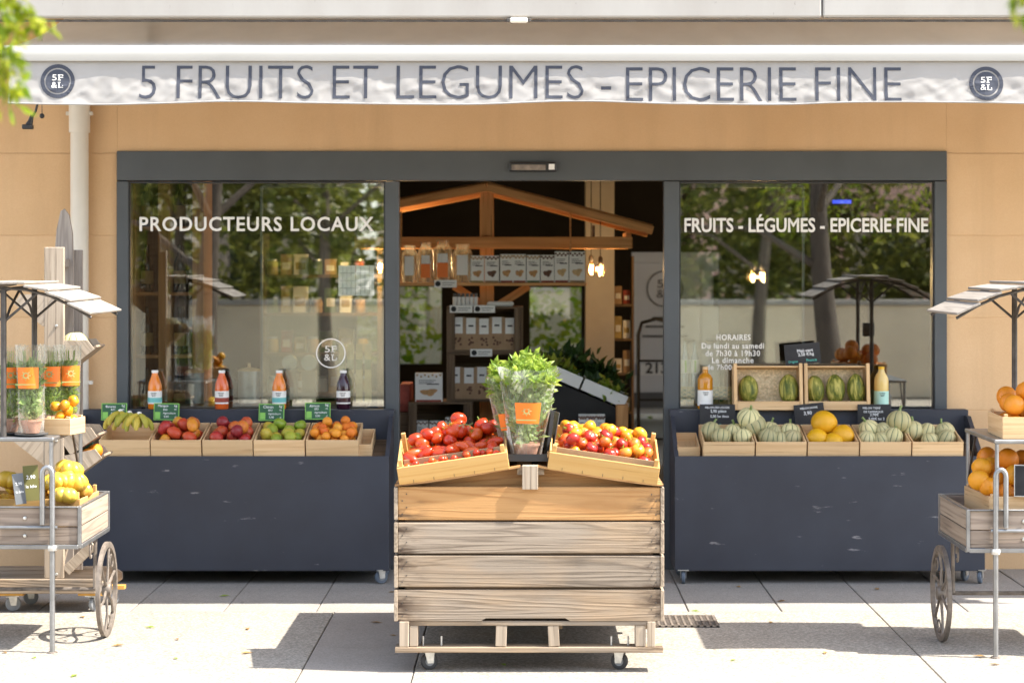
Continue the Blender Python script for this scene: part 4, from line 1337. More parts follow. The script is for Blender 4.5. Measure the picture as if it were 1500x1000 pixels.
for yy in (0.55, 0.9):
    cen('cross_rail', 'dark_timber', CART, -HW + 0.02, HW - 0.02, yy, yy + 0.06, cz(938), cz(925), 0.002)
for px in (619, 646, 896, 921):
    MB().lathe([(0.004, cz(948)), (0.004, cz(934))], 8).build('bolt', 'zinc', CART, loc=((px - VX) * kq, 0.05, 0))
for px, yy, a in ((626, 0.07, 0.35), (910, 0.07, 2.8), (640, DEP - 0.08, 1.0), (892, DEP - 0.08, 0.2)):
    castor(CART, (px - VX) * kq, yy, 0.036, cz(955) - 0.0005, a, 'rubber_black', 'zinc', 0.024)
# sloping top boards and ridge
zo, zi = cz(712) + 0.001, cz(684)
for s in (-1, 1):
    prof = []
    for k in range(9):
        u = k / 8
        prof.append((s * (HW + 0.012 - u * (HW + 0.012 - 0.036)), zo + (zi - zo) * (u ** 1.22)))
    poly = prof + [(a, b + 0.008) for a, b in reversed(prof)]
    MB().prism(poly, -0.012, DEP).build('top_board', 'fresh_plank', CART)
cen('ridge_post', 'weathered_post', CART, (765 - VX) * kq, (788 - VX) * kq, -0.022, 0.02, cz(716), cz(681), 0.002)
cen('ridge_beam', 'weathered_side', CART, -0.05, 0.063, 0.022, DEP - 0.02, cz(696), cz(683), 0.002)
gp = [(s_ * (HW - 0.01 - u * (HW - 0.01 - 0.04)), zo - 0.004 + (zi - zo) * (u ** 1.22)) for s_, us in ((-1, [k / 8 for k in range(9)]), (1, [k / 8 for k in range(8, -1, -1)])) for u in us]
MB().prism([(-HW + 0.01, 0.74)] + gp + [(HW - 0.01, 0.74)], 0.06, 0.068).build('gable_board', 'fresh_plank', CART)


# two crates on the sloping top
def topcrate(s, label):
    ang = R(8.3)
    w, l, h = 0.462, 0.46, 0.075
    px = 666 if s < 0 else 882
    cx = (px - VX) * kq
    loc = (cx, YF - 0.014, cz(698.5))
    t = thing('tomato_crate', label, 'crate', loc, (R(10.5), -ang if s < 0 else ang, 0), 'tomato crates on the wooden cart')
    th = 0.008
    cen('end_board', 'yellow_crate', t, -w / 2, w / 2, 0, th, 0.002, h, 0.0015)
    cen('end_board', 'yellow_crate', t, -w / 2, w / 2, l - th, l, 0.002, h, 0.0015)
    for q in (-1, 1):
        cen('side_board', 'yellow_crate_deep', t, q * (w / 2 - 0.004) - 0.004, q * (w / 2 - 0.004) + 0.004, th, l - th, 0.004, h * 0.52, 0.0015)
        cen('side_board', 'yellow_crate_deep', t, q * (w / 2 - 0.004) - 0.004, q * (w / 2 - 0.004) + 0.004, th, l - th, h * 0.60, h, 0.0015)
        for yy in (th + 0.0005, l - th - 0.0185):
            cen('corner_post', 'yellow_crate', t, q * (w / 2 - 0.0175) - 0.009, q * (w / 2 - 0.0175) + 0.009, yy, yy + 0.018, 0.004, h + 0.03, 0.002)
    cen('base_board', 'yellow_crate_deep', t, -w / 2 + 0.009, w / 2 - 0.009, th, l - th, 0.004, 0.01)
    st = MB()
    for q in range(5):
        xx = -0.17 + q * 0.085
        st.box(xx - 0.0008, xx + 0.0008, -0.0012, 0.0002, 0.004, 0.016)
    st.build('staples', 'dark_iron', t)
    return t


CL = topcrate(-1, 'yellow wooden crate of red tomatoes on the left slope of the cart')
CR = topcrate(1, 'yellow wooden crate of mixed heirloom tomatoes on the right slope of the cart')
fl, frr = frame_of(CL), frame_of(CR)
bx('cardboard_tray', 'cardboard', CL, -0.205, 0.205, 0.105, 0.109, 0.012, 0.075)
bx('cardboard_tray', 'cardboard', CL, -0.205, 0.205, 0.02, 0.104, 0.011, 0.03)
sp0 = heap(34, -0.21, 0.21, 0.012, 0.105, 0.032, [0.016, 0.0155], rnd)
scatter(fl, sp0, F['cherry'], 'cherry_tomato', 'small red cherry tomato at the front of the left tomato crate', 'tomato', 'cherry tomatoes in the left crate', rnd, 0.0155)
# plum tomatoes lie on their sides in the middle
spm = heap(30, -0.205, 0.205, 0.11, 0.27, 0.014, [0.0245, 0.023], rnd, prev=None)
for i, (x, y, z, r) in enumerate(spm):
    M = fl @ Matrix.Translation((x, y, z)) @ Euler((R(90) + rnd.gauss(0, 0.25), rnd.gauss(0, 0.2), R(90) * rnd.choice((-1, 1)) + rnd.gauss(0, 0.5))).to_matrix().to_4x4()
    tag(put('plum_tomato', F['oval'][i % 3], M=M), 'long red plum tomato in the middle of the left tomato crate', 'tomato', 'plum tomatoes in the left crate')
spb = heap(26, -0.205, 0.205, 0.255, 0.45, 0.014, [0.031, 0.029, 0.033], rnd, prev=[(a, b, c_, q) for a, b, c_, q in spm])
obs = scatter(fl, spb, F['round'], 'tomato', 'round red vine tomato heaped at the back of the left tomato crate', 'tomato', 'round tomatoes in the left crate', rnd, 0.030, 0.7)
for i, o in enumerate(obs):
    if i % 2 == 0: put('stem', F['calyx'], o)
for i, (px, py, yy, r, lb) in enumerate(((672, 614, -2.68, 0.035, 'red tomato on the very top of the left tomato heap'), (666, 630, -2.76, 0.041, 'large shiny red tomato at the centre of the left heap'), (706, 622, -2.72, 0.034, 'red tomato high at the right of the left heap'), (722, 624, -2.70, 0.032, 'red tomato against the white card in the left crate'), (648, 625, -2.72, 0.026, 'small red tomato left of the largest one'), (684, 632, -2.74, 0.031, 'red tomato right of the largest one'), (628, 636, -2.78, 0.030, 'red vine tomato at the left of the heap'), (638, 634, -2.74, 0.029, 'red vine tomato near the back left of the heap'), (697, 636, -2.77, 0.032, 'red tomato below the right peak of the heap'), (672, 622, -2.73, 0.027, 'small red tomato leaning under the topmost one'))):
    o = put('tomato', F['round'][i % 3], M=Matrix.Translation((X(px, yy), yy, Z(py, yy))) @ Euler((rnd.uniform(-1, 0.6), rnd.uniform(-0.8, 0.8), rnd.uniform(-3, 3))).to_matrix().to_4x4() @ Matrix.Scale(r / 0.03, 4))
    tag(o, lb, 'tomato', 'top tomatoes of the left heap')
    if i % 3: put('stem', F['calyx'], o)
# vine twigs
for i in range(4):
    q = rnd.choice(spb)
    p = fl @ Vector((q[0], q[1] - 0.03, q[2] + 0.03))
    v = MB().tube([(0, 0, 0), (0.02, 0.004, 0.008), (0.045, 0.0, 0.004), (0.06, 0.008, 0.012)], 0.0022, 5)
    v.tube([(0.02, 0.004, 0.008), (0.018, -0.012, -0.006)], 0.0018, 5).tube([(0.045, 0, 0.004), (0.05, -0.014, -0.006)], 0.0018, 5)
    tag(v.build('vine_twig', 'leaf_pale', loc=p, rot=(0, 0, rnd.uniform(-0.6, 0.6))), 'short green tomato vine twig lying on the left tomatoes', 'twig', 'vine twigs')
# right crate: gold behind, mixed in front, a cardboard tray edge
pb_ = bx('cardboard_tray', 'cardboard', CR, -0.205, 0.205, 0.045, 0.048, 0.012, 0.088)
sp1 = heap(52, -0.205, 0.205, 0.052, 0.32, 0.014, [0.028, 0.026, 0.030], rnd)
scatter(frr, sp1, F['mixed'], 'tomato', 'red, pink and orange heirloom tomato in the right tomato crate', 'tomato', 'mixed tomatoes in the right crate', rnd, 0.028, 0.9, F['calyx'])
sp2 = heap(16, -0.205, 0.205, 0.30, 0.45, 0.014, [0.030, 0.032], rnd, prev=sp1)
scatter(frr, sp2, F['gold'], 'tomato', 'golden yellow tomato at the back of the right tomato crate', 'tomato', 'golden tomatoes in the right crate', rnd, 0.030, 0.9)
for i, (px, py, yy, r, k, lb) in enumerate(((899, 634, -2.72, 0.034, 'mixed', 'dark red tomato standing out at the back of the right heap'), (888, 630, -2.68, 0.034, 'gold', 'golden tomato highest on the right heap'), (874, 635, -2.69, 0.033, 'gold', 'golden tomato beside the highest one'), (840, 626, -2.66, 0.032, 'gold', 'golden tomato at the back left of the right heap'), (854, 629, -2.67, 0.030, 'gold', 'golden tomato between its neighbours at the back left'), (922, 638, -2.70, 0.030, 'gold', 'orange tomato near the back right corner of the right crate'))):
    o = put('tomato', F[k][i % 2], M=Matrix.Translation((X(px, yy), yy, Z(py, yy))) @ Euler((rnd.uniform(-0.8, 0.6), rnd.uniform(-0.8, 0.8), rnd.uniform(-3, 3))).to_matrix().to_4x4() @ Matrix.Scale(r / 0.03, 4))
    tag(o, lb, 'tomato', 'top tomatoes of the right heap')
# folded cards standing in the crates
for px0, py0, px1, py1, yy, m, lb in ((748, 655, 740, 612, -2.88, 'paper_white', 'white card on edge between the red tomatoes and the basil'), (800, 652, 806, 600, -2.86, 'slate_black', 'dark card on edge right of the basil pots'), (807, 655, 816, 603, -2.80, 'tray_grey', 'grey card on edge beside the golden tomatoes')):
    a = Vector((X(px0, yy), yy, Z(py0, yy))); b = Vector((X(px1, yy), yy, Z(py1, yy)))
    mid = (a + b) / 2
    an = math.atan2(b.x - a.x, b.z - a.z)
    o = MB().box(-0.0015 if m != 'slate_black' else -0.008, 0.0015 if m != 'slate_black' else 0.008, -0.06, 0.06, -(b - a).length / 2 - 0.02, (b - a).length / 2).build('price_card', m, loc=mid, rot=(0, an, R(10)))
    tag(o, lb, 'price card')


# ---------------------------------------------------------------- potted herbs in printed sleeves
def herb(name, label, loc, rot=(0, 0, 0), h=0.30, r0=0.042, r1=0.115, leaf='leaf_basil', nleaf=420, crown=True, ph=0.075, lab=(0.40, 0.60), lsize=0.038, group=None, labang=(-0.95, 0.55), fill=0.75, top=1.0):
    t = thing(name, label, 'potted herb', loc, rot, group)
    rr = random.Random(hash(label) & 1023 if False else len(label) * 7 + int(abs(loc[0]) * 100))
    MB().lathe([(r0 * 0.72, 0.001), (r0 * 0.98, ph), (r0 * 1.06, ph), (r0 * 1.06, ph + 0.008), (r0 * 0.9, ph + 0.008)], 20).build('pot', 'terracotta', t, smooth=True)
    def rad(z): return r0 * 1.08 + (r1 - r0 * 1.08) * max(0, (z - 0.01) / (h - 0.01))
    pts = []
    for i in range(nleaf):
        z = ph + (h * top - ph) * (rr.random() ** 0.7)
        a = rr.uniform(0, 6.283)
        q = rad(z) * fill * math.sqrt(rr.random())
        pts.append((q * math.cos(a), q * math.sin(a), z))
    inner = MB()
    leaf_quads(inner, pts, lsize * 1.0, rr, -0.9, 0.5)
    inner.build('inner_foliage', 'leaf_pale' if crown else leaf, t)
    pts = []
    if crown:
        for i in range(int(nleaf * 0.9)):
            a = rr.uniform(0, 6.283)
            q = r1 * 0.9 * math.sqrt(rr.random())
            z = h - 0.05 + (0.11 * (1 - (q / r1) ** 2) + 0.02) * rr.random()
            pts.append((q * math.cos(a), q * math.sin(a), z))
    mb = MB()
    leaf_quads(mb, pts, lsize, rr, -0.25, 0.44)
    for i in range(9):
        a = rr.uniform(0, 6.283)
        mb.tube([(0.01 * math.cos(a), 0.01 * math.sin(a), ph), (rad(h) * 0.55 * math.cos(a), rad(h) * 0.55 * math.sin(a), h * 0.98)], 0.002, 4)
    mb.build('foliage', leaf, t) if mb.v else None
    # sleeve: crumpled cone of clear film open at the top
    vv, ff = [], []
    n, m = 40, 10
    for j in range(m + 1):
        z = 0.004 + (h + 0.012) * j / m
        for i in range(n):
            a = 6.28318 * i / n
            q = rad(z) + 0.004 + 0.004 * noise.noise((math.cos(a) * 3 + loc[0] * 9, math.sin(a) * 3, z * 14)) + (0.012 * noise.noise((a * 2.0, loc[0], 5)) if j == m else 0)
            vv.append((q * math.cos(a), q * math.sin(a), z + (0.02 * noise.noise((a * 1.5, loc[0] * 3, 2)) if j == m else 0)))
    for j in range(m):
        for i in range(n):
            ff.append((j * n + i, j * n + (i + 1) % n, (j + 1) * n + (i + 1) % n, (j + 1) * n + i))
    sl = MB().add(vv, ff).build('clear_sleeve', 'film', t, smooth=True)
    # printed orange patch on the sleeve, with a pale sun emblem
    vv, ff = [], []
    z0, z1 = h * lab[0], h * lab[1]
    k = 8
    for j in range(2):
        for i in range(k + 1):
            a = -math.pi / 2 + labang[0] + (labang[1] - labang[0]) * i / k
            z = z0 if j == 0 else z1
            q = rad(z) + 0.0095
            vv.append((q * math.cos(a), q * math.sin(a), z))
    for i in range(k):
        ff.append((i, i + 1, k + 2 + i, k + 1 + i))
    lb = MB().add(vv, ff).build('orange_print', 'label_orange', sl, smooth=True)
    am = -math.pi / 2 + (labang[0] * 0.55 + labang[1] * 0.45)
    zc = z0 + (z1 - z0) * 0.62
    e = MB()
    rs = (z1 - z0) * 0.2
    ring(e, rs * 0.45, rs * 0.75, 16)
    for q in range(8):
        aa = q * math.pi / 4
        e.add([(rs * 0.85 * math.cos(aa - 0.2), 0, rs * 0.85 * math.sin(aa - 0.2)), (rs * 1.3 * math.cos(aa), 0, rs * 1.3 * math.sin(aa)), (rs * 0.85 * math.cos(aa + 0.2), 0, rs * 0.85 * math.sin(aa + 0.2))], [(0, 1, 2)])
    e.add([(-rs * 2.4, 0, -rs * 2.3), (rs * 2.4, 0, -rs * 2.3), (rs * 2.4, 0, -rs * 2.0), (-rs * 2.4, 0, -rs * 2.0)], [(0, 1, 2, 3)])
    q = rad(zc) + 0.0125
    e.build('sun_emblem', 'leaf_pale', sl, loc=(q * math.cos(am), q * math.sin(am), zc), rot=(-0.2, 0, am + math.pi / 2))
    return t


ZTR = Z(676, YF)
tr = thing('herb_tray', 'black plastic tray on the ridge of the wooden cart', 'tray', (X(768, -2.93), -2.93, ZTR))
MB().box(-0.095, 0.095, -0.10, 0.34, 0.0, 0.006).box(-0.098, -0.095, -0.10, 0.34, 0.0, 0.03).box(0.095, 0.098, -0.10, 0.34, 0.0, 0.03).box(-0.098, 0.098, -0.103, -0.10, 0.0, 0.03).box(-0.098, 0.098, 0.34, 0.343, 0.0, 0.03).build('tray_body', 'black_plastic', tr)
MB().box(-0.03, 0.03, -0.05, 0.33, -0.022, -0.0005).build('tray_foot', 'dark_timber', tr)
herb('basil_pot', 'front pot of basil in a clear sleeve with orange print on the cart', (X(771, -2.94), -2.945, ZTR + 0.0065), (0.03, 0.02, 0), 0.365, 0.054, 0.122, labang=(-0.50, 0.55), lab=(0.42, 0.66), nleaf=620, ph=0.055, lsize=0.046, group='basil pots on the cart')
herb('basil_pot', 'basil pot leaning out to the left behind the front one', (X(752, -2.80), -2.815, ZTR + 0.0065), (0.0, -0.17, 0.5), 0.33, 0.042, 0.062, labang=(-1.1, 0.3), lab=(0.36, 0.58), nleaf=300, group='basil pots on the cart')
herb('basil_pot', 'basil pot half hidden at the right behind the front one', (X(786, -2.80), -2.805, ZTR + 0.0065), (0.0, 0.05, -0.3), 0.32, 0.042, 0.056, labang=(0.0, 1.1), lab=(0.33, 0.52), nleaf=300, group='basil pots on the cart')
herb('basil_pot', 'rearmost basil pot of the group on the cart', (X(770, -2.66), -2.66, ZTR + 0.0065), (0, 0, 0.2), 0.36, 0.045, 0.075, nleaf=300, group='basil pots on the cart')


# ================================================================ MARKET BARROWS
def barrow(label, cx, s, yf, side='x'):
    """s=+1: barrow stands right of the picture (its left side shows)"""
    t = thing('market_barrow', label, 'market barrow', (cx, yf, 0), group='market barrows with curved slat roofs')
    hw, dp = 0.345, 0.65
    z0, z1 = 0.458, 0.635
    zm = (z0 + z1) / 2
    for (a, b) in ((z0 + 0.012, zm - 0.002), (zm + 0.002, z1 - 0.006)):
        cen('front_plank', 'barrow_plank', t, -hw + 0.014, hw - 0.014, 0.004, 0.02, a, b, 0.002)
        cen('back_plank', 'barrow_plank', t, -hw + 0.014, hw - 0.014, dp - 0.02, dp - 0.004, a, b, 0.002)
        for q in (-1, 1):
            cen('side_plank', 'barrow_side', t, q * (hw - 0.012) - 0.008, q * (hw - 0.012) + 0.008, 0.021, dp - 0.021, a, b, 0.002)
    bx('floor_board', 'dark_timber', t, -hw + 0.02, hw - 0.02, 0.021, dp - 0.021, z0 + 0.014, z0 + 0.026)
    for q in (-1, 1):
        for yy in (0.0, dp - 0.016):
            cen('corner_iron', 'steel', t, q * (hw - 0.006) - 0.008, q * (hw - 0.006) + 0.008, yy - 0.004, yy + 0.012, z0 - 0.004, z1 + 0.002, 0.002)
        cen('lower_rail', 'steel', t, q * (hw - 0.002) - 0.006, q * (hw - 0.002) + 0.006, 0.013, dp - 0.021, z0 - 0.008, z0 + 0.011, 0.002)
        cen('upper_rail', 'steel', t, q * (hw - 0.01) - 0.01, q * (hw - 0.01) + 0.01, 0.013, dp - 0.021, z1 - 0.005, z1 + 0.0, 0.001)
    for yy in (-0.006, dp - 0.014):
        cen('lower_rail', 'steel', t, -hw + 0.011, hw - 0.011, yy, yy + 0.012, z0 - 0.008, z0 + 0.011, 0.002)
        cen('upper_rail', 'steel', t, -hw + 0.011, hw - 0.011, yy, yy + 0.012, z1 - 0.005, z1 + 0.002, 0.002)
    for xx in (-0.12, 0.0, 0.12):
        for zz in (z0 + 0.05, z1 - 0.05):
            MB().lathe([(0.009, 0), (0.007, 0.006), (0.001, 0.008)], 10, 0, Matrix.Rotation(R(90), 4, 'X')).build('bolt', 'zinc', t, smooth=True, loc=(xx + 0.02 * s, 0.0035, zz))
    # cast iron wheels on an axle
    yw, rw = 0.40, 0.215
    for q in (-1, 1):
        xw = q * (hw + 0.035)
        rm = MB()
        n = 36
        prof = [(-0.009, -0.013), (0.009, -0.013), (0.011, 0.0), (0.009, 0.013), (-0.009, 0.013), (-0.011, 0.0)]
        vv, ff = [], []
        for i in range(n):
            a = 6.28318 * i / n
            for (px_, pr_) in prof:
                vv.append((px_, (rw - 0.013 + pr_) * math.cos(a), (rw - 0.013 + pr_) * math.sin(a)))
        for i in range(n):
            for j in range(6):
                ff.append((i * 6 + j, i * 6 + (j + 1) % 6, ((i + 1) % n) * 6 + (j + 1) % 6, ((i + 1) % n) * 6 + j))
        w_ = rm.add(vv, ff).build('wheel', 'rust_iron', t, smooth=True, loc=(xw, yw, rw))
        MB().lathe([(0.028, -0.02), (0.032, -0.01), (0.032, 0.01), (0.028, 0.02)], 14, 0, Matrix.Rotation(R(90), 4, 'Y')).build('hub', 'rust_iron', w_, smooth=True)
        for i in range(6):
            a = 6.28318 * i / 6 + 0.3
            MB().tube([(0, 0.028 * math.cos(a), 0.028 * math.sin(a)), (0.004, 0.11 * math.cos(a + 0.12), 0.11 * math.sin(a + 0.12)), (0, (rw - 0.02) * math.cos(a), (rw - 0.02) * math.sin(a))], [0.008, 0.006, 0.007], 6).build('spoke', 'rust_iron', w_, smooth=True)
            pts = []
            for k in range(10):
                b = a + 0.5 + 0.22 * math.cos(k * 0.75)
                rr_ = rw - 0.055 + 0.026 * math.sin(k * 0.75)
                pts.append((0, rr_ * math.cos(b), rr_ * math.sin(b)))
            if i % 2 == 0: MB().tube(pts, 0.004, 5).build('scroll', 'rust_iron', w_, smooth=True)
        # bracket from the box down to the axle
        bar('axle_bracket', 'rust_iron', t, (q * (hw - 0.02), yw + 0.02, z0 - 0.006), (q * (hw - 0.02), yw, rw), 0.012, 0.03, 0.002)
        sc = MB().tube([(0, 0.02 * math.cos(k * 0.7), 0.035 * math.sin(k * 0.7)) for k in range(9)], 0.005, 6)
        sc.build('scroll_bracket', 'rust_iron', t, smooth=True, loc=(q * (hw - 0.012), yw - 0.13, z0 - 0.05))
    MB().tube([(-hw - 0.05, yw, rw), (hw + 0.05, yw, rw)], 0.009, 8).build('axle', 'rust_iron', t, smooth=True)
    # front legs that bend over into handles
    for q in (-1, 1):
        xl = q * (hw - 0.12)
        pts = [(xl, -0.02, 0.004), (xl, -0.02, 0.78)]
        for k in range(1, 8):
            a = math.pi * k / 7
            pts.append((xl - q * (0.022 - 0.022 * math.cos(a)), -0.02, 0.78 + 0.03 * math.sin(a)))
        pts += [(xl - q * 0.044, -0.02, 0.56)]
        MB().tube(pts, 0.0115, 10).build('leg_handle', 'steel', t, smooth=True)
        MB().lathe([(0.024, 0.0005), (0.022, 0.005), (0.012, 0.007)], 12).build('foot_plate', 'rust_iron', t, loc=(xl, -0.02, 0))
        MB().lathe([(0.019, -0.012), (0.021, 0.0), (0.019, 0.012)], 10).build('clamp', 'zinc', t, loc=(xl, -0.02, z0 + 0.0))
    MB().tube([(-hw + 0.1, -0.012, zm), (hw - 0.1, -0.012, zm)], 0.008, 8).build('cross_bar', 'steel', t, smooth=True)
    # upper shelf on four posts
    sw, zs = 0.225, 0.937
    for q in (-1, 1):
        for yy in (0.012, dp - 0.02):
            MB().tube([(q * (sw - 0.012), yy, z0 + 0.028), (q * (sw - 0.012), yy, zs - 0.019)], 0.009, 8).build('shelf_post', 'steel', t, smooth=True)
        bar('shelf_strut', 'dark_iron', t, (q * (sw - 0.012), dp - 0.03, 0.70), (q * (sw - 0.012), dp - 0.19, zs - 0.02), 0.008, 0.014)
    cen('shelf', 'steel', t, -sw, sw, 0.0, dp - 0.005, zs - 0.018, zs, 0.004)
    # roof: two posts, curved ribs, braces, eight slats
    for yy in (0.03, dp - 0.03):
        MB().tube([(0, yy, zs + 0.001), (0, yy, 1.585)], 0.013, 10).build('roof_post', 'dark_iron', t, smooth=True)
    P = [(-0.385, 1.470), (-0.295, 1.523), (-0.200, 1.566), (-0.10, 1.592), (0.0, 1.600)]
    P = P + [(-a, b) for a, b in reversed(P[:-1])]
    for yy in (0.03, dp - 0.03):
        MB().tube([(a, yy, b - 0.010) for a, b in P], 0.007, 6).build('roof_rib', 'dark_iron', t, smooth=True)
        for q in (-1, 1):
            MB().tube([(0, yy, 1.44), (q * 0.15, yy, 1.568)], 0.006, 6).build('roof_brace', 'dark_iron', t, smooth=True)
    for q in (-1, 1):
        MB().tube([(0, 0.03, 1.42), (0, 0.15 if q < 0 else 0.09, 1.50), (0, dp / 2, 1.578)] if q < 0 else [(0, dp - 0.03, 1.42), (0, dp - 0.12, 1.50), (0, dp / 2, 1.578)], 0.006, 6).build('roof_brace', 'dark_iron', t, smooth=True)
    for i in range(8):
        a, b = P[i], P[i + 1]
        dx, dz = b[0] - a[0], b[1] - a[1]
        L_ = math.hypot(dx, dz)
        ang = math.atan2(dz, dx)
        o = MB().box(-L_ / 2 - 0.004, L_ / 2 + 0.004, -dp / 2 - 0.02, dp / 2 + 0.02, 0, 0.011, 0, 0.0025).build('roof_slat', 'roof_slat', t)
        k = (i if i < 4 else 7 - i) * 0.0035
        o.location = ((a[0] + b[0]) / 2, dp / 2, (a[1] + b[1]) / 2 + k)
        o.rotation_euler = (rnd.uniform(-0.006, 0.006), -ang + (0.10 if i < 4 else -0.10), rnd.uniform(-0.008, 0.008))
    return t


BRX, BRY = 2.235, -2.70
BLX, BLY = -2.305, -2.58
barrow('steel market barrow with slat roof and oranges at the right', BRX, 1, BRY)
barrow('steel market barrow with slat roof and potted herbs at the left', BLX, -1, BLY)

# hanging plaque under the right barrow roof
hg = thing('hanging_plaque', 'small dark plaque hanging on a chain under the right barrow roof', 'plaque', (BRX + 0.03, BRY + 0.30, 0))
lk = MB()
for i in range(15):
    zz = 1.555 - i * 0.0175
    a = 0.0 if i % 2 else 1.57
    lk.tube([(0.005 * math.cos(q) * math.cos(a), 0.005 * math.cos(q) * math.sin(a), zz + 0.0105 * math.sin(q)) for q in [k * 0.785 for k in range(8)]], 0.0014, 5, closed=True)
lk.build('chain', 'zinc', hg)
MB().box(-0.04, 0.04, -0.012, 0.012, 1.21, 1.30, 0, 0.008).build('plaque_board', 'dark_iron', hg)
MB().box(-0.028, 0.028, -0.0135, -0.0125, 1.235, 1.275).build('plaque_panel', 'tray_grey', hg)

# crates and fruit on the right barrow
zs = 0.9375
c1 = crate('pale crate piled with oranges on the upper shelf of the right barrow', 0.30, 0.40, 0.095, (2.20, BRY + 0.02, zs), (0, 0, R(-3)), posts=0.012, group='orange crates on the right barrow')
sp = heap(19, -0.14, 0.14, 0.01, 0.39, 0.012, [0.047, 0.044], rnd)
scatter(frame_of(c1), sp, F['orange'], 'orange', 'bright orange fruit piled in the upper crate of the right barrow', 'orange', 'oranges in the upper crate', rnd, 0.04)
c2 = crate('pale crate of oranges in the box of the right barrow', 0.42, 0.46, 0.20, (2.21, BRY + 0.07, 0.4855), (0, 0, R(2)), posts=0.01, group='orange crates on the right barrow')
sp = heap(38, -0.2, 0.2, 0.01, 0.44, 0.085, [0.046, 0.049], rnd)
scatter(frame_of(c2), sp, F['orange'], 'orange', 'large orange fruit in the lower crate of the right barrow', 'orange', 'oranges in the lower crate', rnd, 0.04)
for i, (px, py, yy, r, lb) in enumerate(((1438, 684, -2.50, 0.045, 'topmost orange at the left of the lower barrow crate'), (1434, 703, -2.56, 0.048, 'orange just below the topmost one in the lower barrow crate'), (1448, 712, -2.58, 0.044, 'orange beside the bent handle of the right barrow'))):
    tag(put('orange', F['orange'][0], M=Matrix.Translation((X(px, yy), yy, Z(py, yy))) @ Matrix.Scale(r / 0.04, 4)), lb, 'orange', 'top oranges of the lower crate')
for px, py, yy, w, h, lb in ((1494, 726, -2.66, 0.10, 0.13, 'dark chalkboard leaning on the front of the right barrow box'), (1472, 695, -2.12, 0.04, 0.10, 'narrow dark chalkboard behind the oranges of the right barrow')):
    sign('chalkboard', lb, w, h, (X(px, yy) + w * 0.3, yy, Z(py, yy)), (R(-6), 0, R(-14)), 'slate_black', [], 'chalkboards on the barrows', border='zinc' if w > 0.05 else None)

# left barrow: herb pots, trays, small crate, beef tomatoes, chalkboards
zs = 0.9375
for i, (px, yy, r0, r1, h, lf, la, lb) in enumerate(((46, -2.50, 0.047, 0.060, 0.37, 'leaf_pale', (-0.75, 0.75), 'sleeved pale lettuce pot with orange print at the front of the left barrow'), (14, -2.42, 0.046, 0.058, 0.365, 'leaf_basil', (-0.3, 1.0), 'sleeved herb pot cut by the picture edge on the left barrow'), (99, -2.10, 0.044, 0.060, 0.36, 'leaf_basil', (-0.2, 1.2), 'sleeved dark green herb pot at the back right of the left barrow'), (75, -2.16, 0.042, 0.058, 0.36, 'leaf_basil', (-0.6, 0.9), 'sleeved herb pot behind the lettuce pot on the left barrow'))):
    herb('herb_pot', lb, (X(px, yy), yy, zs + (0.0125 if i < 2 else 0.0075)), (0, rnd.uniform(-0.03, 0.03), 0), h, r0, r1, lf, 620 if lf != 'leaf_pale' else 620, False, 0.052, (0.54, 0.79), 0.034 if lf != 'leaf_pale' else 0.044, 'sleeved herbs on the left barrow', la, 0.66, 0.80)
for px, yy, lb in ((46, -2.50, 'grey oval tray under the lettuce pot on the left barrow'), (14, -2.42, 'grey tray under the herb pot at the left picture edge'),):
    tag(MB().lathe([(0.05, 0.001), (0.072, 0.008), (0.074, 0.012), (0.07, 0.012), (0.05, 0.009)], 24).build('plant_tray', 'tray_grey', loc=(X(px, yy), yy, zs), smooth=True), lb, 'tray', 'trays on the left barrow')
tag(MB().box(-0.12, 0.07, -0.07, 0.07, 0.0005, 0.007, 0, 0.003).build('plant_tray', 'tray_grey', loc=(X(86, -2.12), -2.12, zs)), 'dark rectangular tray at the back of the left barrow shelf', 'tray', 'trays on the left barrow')
c3 = crate('small pale crate of yellow tomatoes on the left barrow shelf', 0.125, 0.16, 0.072, (X(84, -2.44), -2.44, zs), (0, 0, R(-12)), posts=0.008)
sp = heap(11, -0.056, 0.056, 0.008, 0.15, 0.012, [0.026, 0.024], rnd)
scatter(frame_of(c3), sp, F['gold'], 'tomato', 'small golden tomato in the little crate on the left barrow', 'tomato', 'golden tomatoes in the little crate', rnd, 0.03)
c4 = crate('yellow crate of ribbed yellow tomatoes in the left barrow box', 0.50, 0.36, 0.165, (BLX + 0.06, BLY + 0.16, 0.4855), (0, 0, R(-2)), 'yellow_crate', posts=0.03)
sp = heap(13, -0.24, 0.24, 0.01, 0.35, 0.07, [0.056, 0.05, 0.06], rnd)
scatter(frame_of(c4), sp, F['beef'], 'beef_tomato', 'ribbed yellow beef tomato in the left barrow box', 'tomato', 'beef tomatoes in the left barrow', rnd, 0.058, 0.5)
for i, (px, py, yy, r, lb) in enumerate(((101, 687, -2.28, 0.062, 'ribbed yellow tomato on top of the left barrow pile'), (106, 704, -2.32, 0.066, 'large ribbed yellow tomato under the topmost one'), (118, 716, -2.26, 0.054, 'ribbed yellow tomato near the right side of the barrow box'), (79, 705, -2.36, 0.056, 'ribbed yellow tomato beside the bent handle of the left barrow'), (96, 725, -2.44, 0.055, 'red and yellow ribbed tomato low in the left barrow'))):
    tag(put('beef_tomato', F['beef'][i % 3], M=Matrix.Translation((X(px, yy), yy, Z(py, yy))) @ Euler((rnd.uniform(-0.4, 0.4), rnd.uniform(-0.4, 0.4), rnd.uniform(-3, 3))).to_matrix().to_4x4() @ Matrix.Scale(r / 0.06, 4)), lb, 'tomato', 'top beef tomatoes')
